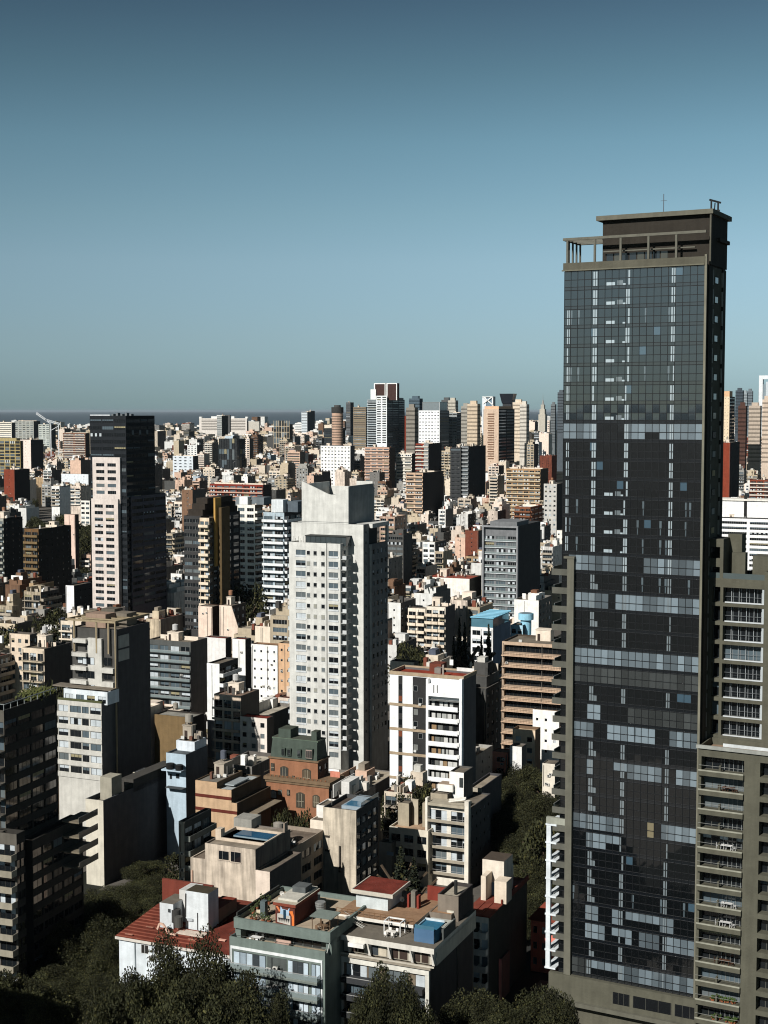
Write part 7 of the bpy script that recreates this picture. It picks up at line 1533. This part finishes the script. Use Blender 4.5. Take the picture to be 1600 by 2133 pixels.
# pavements: the city blocks as raised slabs with kerbs
mp_ = MB()
for jt in range(-3, 20):
    for js in range(-20, 20):
        s0, t0 = js * BL + 30, T0 + jt * BL; X, Y = s2w(s0 + 50, t0 + 50)
        if 120 < Y < 1900 and abs(X) < .3 * Y + 120:
            mp_.T = (*s2w(s0 - 2.5, t0 - 2.5), math.cos(-TH), math.sin(-TH)); mp_.box(0, BL - ST + 5, 0, BL - ST + 5, 0.004, .13, c(96, 92, 86), bottom=False)
mp_.T = None; struct('pavement', mp_)
# street and courtyard trees
ts = random.Random(8); placed = 0
for k in range(900):
    Y = ts.uniform(300, 1500); X = ts.uniform(-.28, .28) * Y; s, t = grid_st(X, Y)
    fs = (s - 30) % BL; ft = (t - T0) % BL
    street = fs > BL - ST - 2 or ft > BL - ST - 2
    if not street and ts.random() < .75: continue
    if in_hero(s - 3, s + 3, t - 3, t + 3): continue
    h = ts.uniform(9, 16) ; lim = limit_h(X - 4, X + 4, Y)
    if lim < 7: continue
    inside = any(q['sa'] < s + 2 and q['sb'] > s - 2 and q['ta'] < t + 2 and q['tb'] > t - 2 for q in KEEP if q['Y'] < 1600)
    if inside: continue
    tree(X, Y, min(h, lim), ts.uniform(3.2, 5.5), 'broad', ts); placed += 1
    if placed > 110: break
# a far wooded shore
mw = MB(); fw = random.Random(3)
for k in range(5200):
    X, Y = fw.uniform(-2800, 200), fw.uniform(7000, SEA_Y - 60); h = fw.uniform(9, 20); r = fw.uniform(7, 16)
    if X > -500 and fw.random() < .5: continue
    g = fw.uniform(.6, 1.2); mw.cyl(X, Y, r, 0, h * .6, tuple(v * g for v in c(46, 52, 40)), 4, 7, r1=r * .95); mw.cyl(X, Y, r * .95, h * .6, h, tuple(v * g for v in c(50, 56, 42)), 4, 7, r1=r * .35)
o = mw.obj('wooded_shore'); o['kind'] = 'stuff'

# ------------------------------------------------------------------ small things on roofs
def place(b, name, cat, label, lx, ly, z, fn, group=None, rz=0):
    m = MB(); fn(m); o = m.obj(name); x, y = b.W(lx, ly); o.location = (x, y, z + .01); o.rotation_euler = (0, 0, -b.th + rz); return tag(o, label, cat, group)
def lounger(m):
    W = c(226, 226, 224); m.box(-.35, .35, -.9, .35, .3, .38, W)
    m.poly([(-.35, .35, .38), (.35, .35, .38), (.35, .95, .95), (-.35, .95, .95)], W); m.poly([(-.35, .4, .3), (.35, .4, .3), (.35, 1.0, .87), (-.35, 1.0, .87)], W)
    for x in (-.3, .3):
        for y in (-.8, .3): m.bar((x, y, 0), (x, y, .3), .03, W)
b = WF_; z = b.z2
place(b, 'sun_lounger', 'sun lounger', 'left white sun lounger on the terrace of the white framed front block', b.X(707, 2.2, z), 2.2, z, lounger, 'sun loungers on the terrace'); place(b, 'sun_lounger', 'sun lounger', 'right white sun lounger on the terrace of the white framed front block', b.X(721, 2.2, z), 2.2, z, lounger, 'sun loungers on the terrace')
def dining(col, n=4):
    def f(m):
        m.box(-.9, .9, -.45, .45, .7, .75, col)
        for x in (-.8, .8):
            for y in (-.38, .38): m.bar((x, y, 0), (x, y, .7), .04, col)
        for k in range(n): x = -.6 + 1.2 * (k // 2); y = (-.85, .85)[k % 2]; m.box(x - .22, x + .22, y - .22, y + .22, .42, .47, col); m.box(x - .22, x + .22, y + (.18 if y > 0 else -.22), y + (.22 if y > 0 else -.18), .47, .95, col); [m.bar((x + a, y + q, 0), (x + a, y + q, .42), .025, col) for a in (-.18, .18) for q in (-.18, .18)]
    return f
place(b, 'patio_table', 'table', 'white patio table with chairs beside the pool on the white framed front block', b.X(815, 2, z), 2.0, z, dining(c(232, 228, 220)))
def gazebo(m):
    W = c(232, 232, 228); [m.bar((x, y, 0), (x, y, 2.2), .06, W, 0) for x in (-1.4, 1.4) for y in (-1, 1)]; [m.bar((-1.4, y, 2.2), (1.4, y, 2.2), .1, W, 0) for y in (-1, 1)]; [m.bar((x, -1, 2.2), (x, 1, 2.2), .1, W, 0) for x in (-1.4, 1.4)]
place(b, 'gazebo_frame', 'gazebo', 'white gazebo frame on the terrace between stair and pool', b.X(818, 2.2, z), 3.0, z, gazebo)
def dish(m):
    m.bar((0, 0, 0), (0, 0, 1.0), .04, c(120, 120, 116)); n = 12
    for k in range(n):
        a, q = 6.283 * k / n, 6.283 * (k + 1) / n; m.poly([(0, .12, 1.1), (.45 * math.cos(a), -.1, 1.1 + .45 * math.sin(a)), (.45 * math.cos(q), -.1, 1.1 + .45 * math.sin(q))], c(196, 194, 188), 0)
place(GG_, 'satellite_dish', 'satellite dish', 'satellite dish near the mural box of the green grey front block', GG_.deck(588, 14), 14, GG_.zr, dish)
place(b, 'satellite_dish', 'satellite dish', 'left satellite dish behind the red roofed terrace room', b.X(790, 17, b.z3), 16, b.z3, dish); place(b, 'satellite_dish', 'satellite dish', 'right satellite dish on the brown terrace by the red chimneys', b.X(838, 12, b.z3), 12, b.z3, dish)
def pot(m, h=1.0, n=26, sd=1):
    r_ = random.Random(sd); m.cyl(0, 0, .25, 0, .45, c(146, 92, 66), n=10, r1=.32)
    for k in range(n):
        a, q, zz = r_.uniform(0, 6.28), r_.uniform(.1, .5), r_.uniform(.4, h + .3); x, y = q * math.cos(a), q * math.sin(a); m.poly([(x - .1, y, zz), (x + .1, y + .05, zz + .05), (x + .06, y + .1, zz + .25), (x - .08, y, zz + .2)], c(64, 74, 44), 4); 
    m.bar((0, 0, .4), (0, 0, h), .04, c(80, 66, 50))
G = GG_; pots = [(528, 6), (535, 8), (545, 10), (556, 7), (560, 11), (524, 3.5), (532, 3.2), (548, 3.0), (640, 14), (560, 3.2)]
for i, (px, ly) in enumerate(pots):
    lx = G.deck(px, ly); place(G, 'potted_plant', 'potted plant', None, lx, ly, G.zr, lambda m, i=i: pot(m, .9 + (i % 3) * .3, 26, i), 'potted plants on the green grey roof deck')
place(G, 'garden_bench', 'bench', 'pale bench among the plants on the roof deck left of the mural box', G.deck(540, 5), 5.5, G.zr, lambda m: (m.box(-.9, .9, -.25, .25, .4, .47, c(206, 196, 172)), [m.box(x - .05, x + .05, -.2, .2, 0, .4, c(206, 196, 172)) for x in (-.7, .7)], m.box(-.9, .9, .2, .26, .47, .9, c(206, 196, 172))))
zt_ = G.h - 1.1
place(G, 'patio_table', 'table', 'white furniture at the left end of the setback terrace of the green grey block', G.X(535, 2.5, zt_), 2.4, zt_, dining(c(226, 226, 222), 4)); place(G, 'sofa', 'sofa', 'pinkish outdoor sofa in the middle of the setback terrace', G.X(588, 2, zt_), 2.2, zt_, lambda m: (m.box(-1.3, 1.3, -.4, .4, .1, .45, c(186, 160, 146)), m.box(-1.3, 1.3, .25, .45, .45, .85, c(186, 160, 146)), m.box(-1.35, -1.15, -.4, .4, .1, .6, c(170, 146, 132)), m.box(1.15, 1.35, -.4, .4, .1, .6, c(170, 146, 132))))
place(G, 'bistro_table', 'table', 'small table and chairs under the slatted pergola of the green grey roof deck', G.deck(672, 4), 4.0, G.zr, dining(c(120, 96, 74), 4))
def ac(m):
    m.box(-.42, .42, -.18, .18, .05, .65, c(216, 214, 206)); n = 14
    m.poly([(-.08 + .24 * math.cos(6.283 * k / n), -.185, .35 + .24 * math.sin(6.283 * k / n)) for k in range(n)], c(60, 60, 58)); [m.box(x, x + .06, -.15, .15, 0, .05, c(90, 90, 88)) for x in (-.36, .3)]
X = lambda p: G.X(p, 0, G.h - 3)
for i in range(5):
    zb = G.h - 1.1 - 1.0 - 3.0 * (i + 1) + .55
    w_ = ['highest', 'second', 'third', 'fourth', 'lowest'][i]
    place(G, 'air_conditioner', 'air conditioner', f'left white air conditioner on the {w_} glass railed balcony of the green grey block', X(563), -.7, zb, ac, 'air conditioners on the green grey balconies'); place(G, 'air_conditioner', 'air conditioner', f'right white air conditioner on the {w_} glass railed balcony of the green grey block', X(578), -.7, zb + .4, lambda m: (ac(m), m.box(-.3, .3, -.15, .15, -.4, 0, c(120, 120, 118))), 'air conditioners on the green grey balconies')

# ------------------------------------------------------------------ labels that single each thing out
def where(px):
    return 'far left' if px < 200 else 'left' if px < 480 else 'left of centre' if px < 720 else 'centre' if px < 880 else 'right of centre' if px < 1180 else 'right'
refs = [(h['ref'], (h['p0'] + h['p1']) / 2, h['D'], h) for h in HERO if h.get('ref')]
ORD = ['leftmost', 'second from the left', 'third from the left', 'fourth from the left', 'fifth from the left', 'sixth from the left', 'seventh from the left', 'eighth from the left', 'ninth from the left', 'tenth from the left']
def relation(px, Y, py):
    best = None
    for r, cx, D, h in refs:
        dx = max(0, h['p0'] - px, px - h['p1']); yy = h['yb'] if h['yb'] < 2000 else h['yt']
        sc_ = dx + abs((min(max(py, h['yt']), h['yb'])) - py) * 1.2 + 8
        if best is None or sc_ < best[0]: best = (sc_, r, cx, D, h)
    _, r, cx, D, h = best
    if h['p0'] <= px <= h['p1']: return ('in front of the ' if Y < D else 'behind the ') + r
    return ('just left of the ' if px < cx else 'just right of the ') + r
def storeys(h):
    n = max(1, int(h / 3)); return {1: 'one storey', 2: 'two storey', 3: 'three storey'}.get(n, 'low' if n < 6 else 'mid rise' if n < 10 else 'tall')
RN = {ROOFS[0]: 'tan', ROOFS[1]: 'grey', ROOFS[2]: 'pale', ROOFS[3]: 'red', ROOFS[4]: 'dark', ROOFS[5]: 'light', ROOFS[6]: 'dark red'}
FN = {'-': 'blank walled', 'p': 'small windowed', 'q': 'windowed', 'k': 'balconied', 'r': 'railed balcony', 's': 'separate balcony', 'b': 'band windowed', 'o': 'dot windowed', 'w': 'balconied'}
pend = {}
for b, q, cn, fr, rc, h, w, sb in NAMES_F:
    s_ = f"{cn} {FN[fr[0]]} block {relation(q['px'], q['Y'], q['py'])}"
    b.root['group'] = 'ordinary city buildings between the towers'; pend.setdefault(s_, []).append((q['px'], b.root))
for o in TREES:
    px, py = proj(o.location.x, o.location.y, 12)
    if not o.get('label'):
        s_ = ('conifer ' if 'conifer' in o.name else 'leafy tree ') + relation(px, o.location.y, py)
        if 870 < o.location.y < 1160 and 40 < px < 195: s_ = 'leafy tree in the wooded square at the left'
        pend.setdefault(s_, []).append((px, o))
    if not o.get('group'): o['group'] = 'trees among the buildings'
for i, o in enumerate([o for o in bpy.data.objects if o.name.startswith('potted_plant')]): pend.setdefault('potted plant on the roof deck of the green grey front block', []).append((proj(o.location.x, o.location.y, o.location.z)[0], o))
more = ['eleventh', 'twelfth', 'thirteenth', 'fourteenth', 'fifteenth', 'sixteenth', 'seventeenth', 'eighteenth', 'nineteenth', 'twentieth']
def ordn(i):
    if i < 10: return ORD[i]
    if i < 20: return more[i - 10] + ' from the left'
    return f"{i + 1}{'th' if i // 10 == 1 else {0: 'st', 1: 'nd', 2: 'rd'}.get(i % 10, 'th')} from the left"
for s_, L_ in pend.items():
    L_.sort(key=lambda a: a[0])
    for i, (px, o) in enumerate(L_): o['label'] = s_ if len(L_) == 1 else (f'{s_}, {ordn(i)}' if len(L_) > 2 else f"{s_}, {['left', 'right'][i]} of two")
for o in bpy.data.objects:
    if o.get('label') and len(o['label'].split()) > 16: print('LONG', o['label'])
# the thin haze over the city
hz_me = MB(); hz_me.box(-160000, 160000, -160000, 210000, -1.0, 150, (1, 1, 1)); hm = hz_me.mesh('haze'); hmat = bpy.data.materials.new('haze_air'); hmat.use_nodes = True; hn = hmat.node_tree
for n_ in list(hn.nodes):
    if n_.type == 'BSDF_PRINCIPLED': hn.nodes.remove(n_)
pv = hn.nodes.new('ShaderNodeVolumePrincipled'); pv.inputs['Density'].default_value = HAZE; pv.inputs['Color'].default_value = (.78, .9, 1.0, 1); pv.inputs['Anisotropy'].default_value = .2
hn.links.new(pv.outputs[0], hn.nodes['Material Output'].inputs['Volume']); hm.materials.clear(); hm.materials.append(hmat); ho = link('haze', hm); ho['kind'] = 'stuff'
print('objects', len(bpy.data.objects), 'polys', sum(len(m.polygons) for m in bpy.data.meshes))
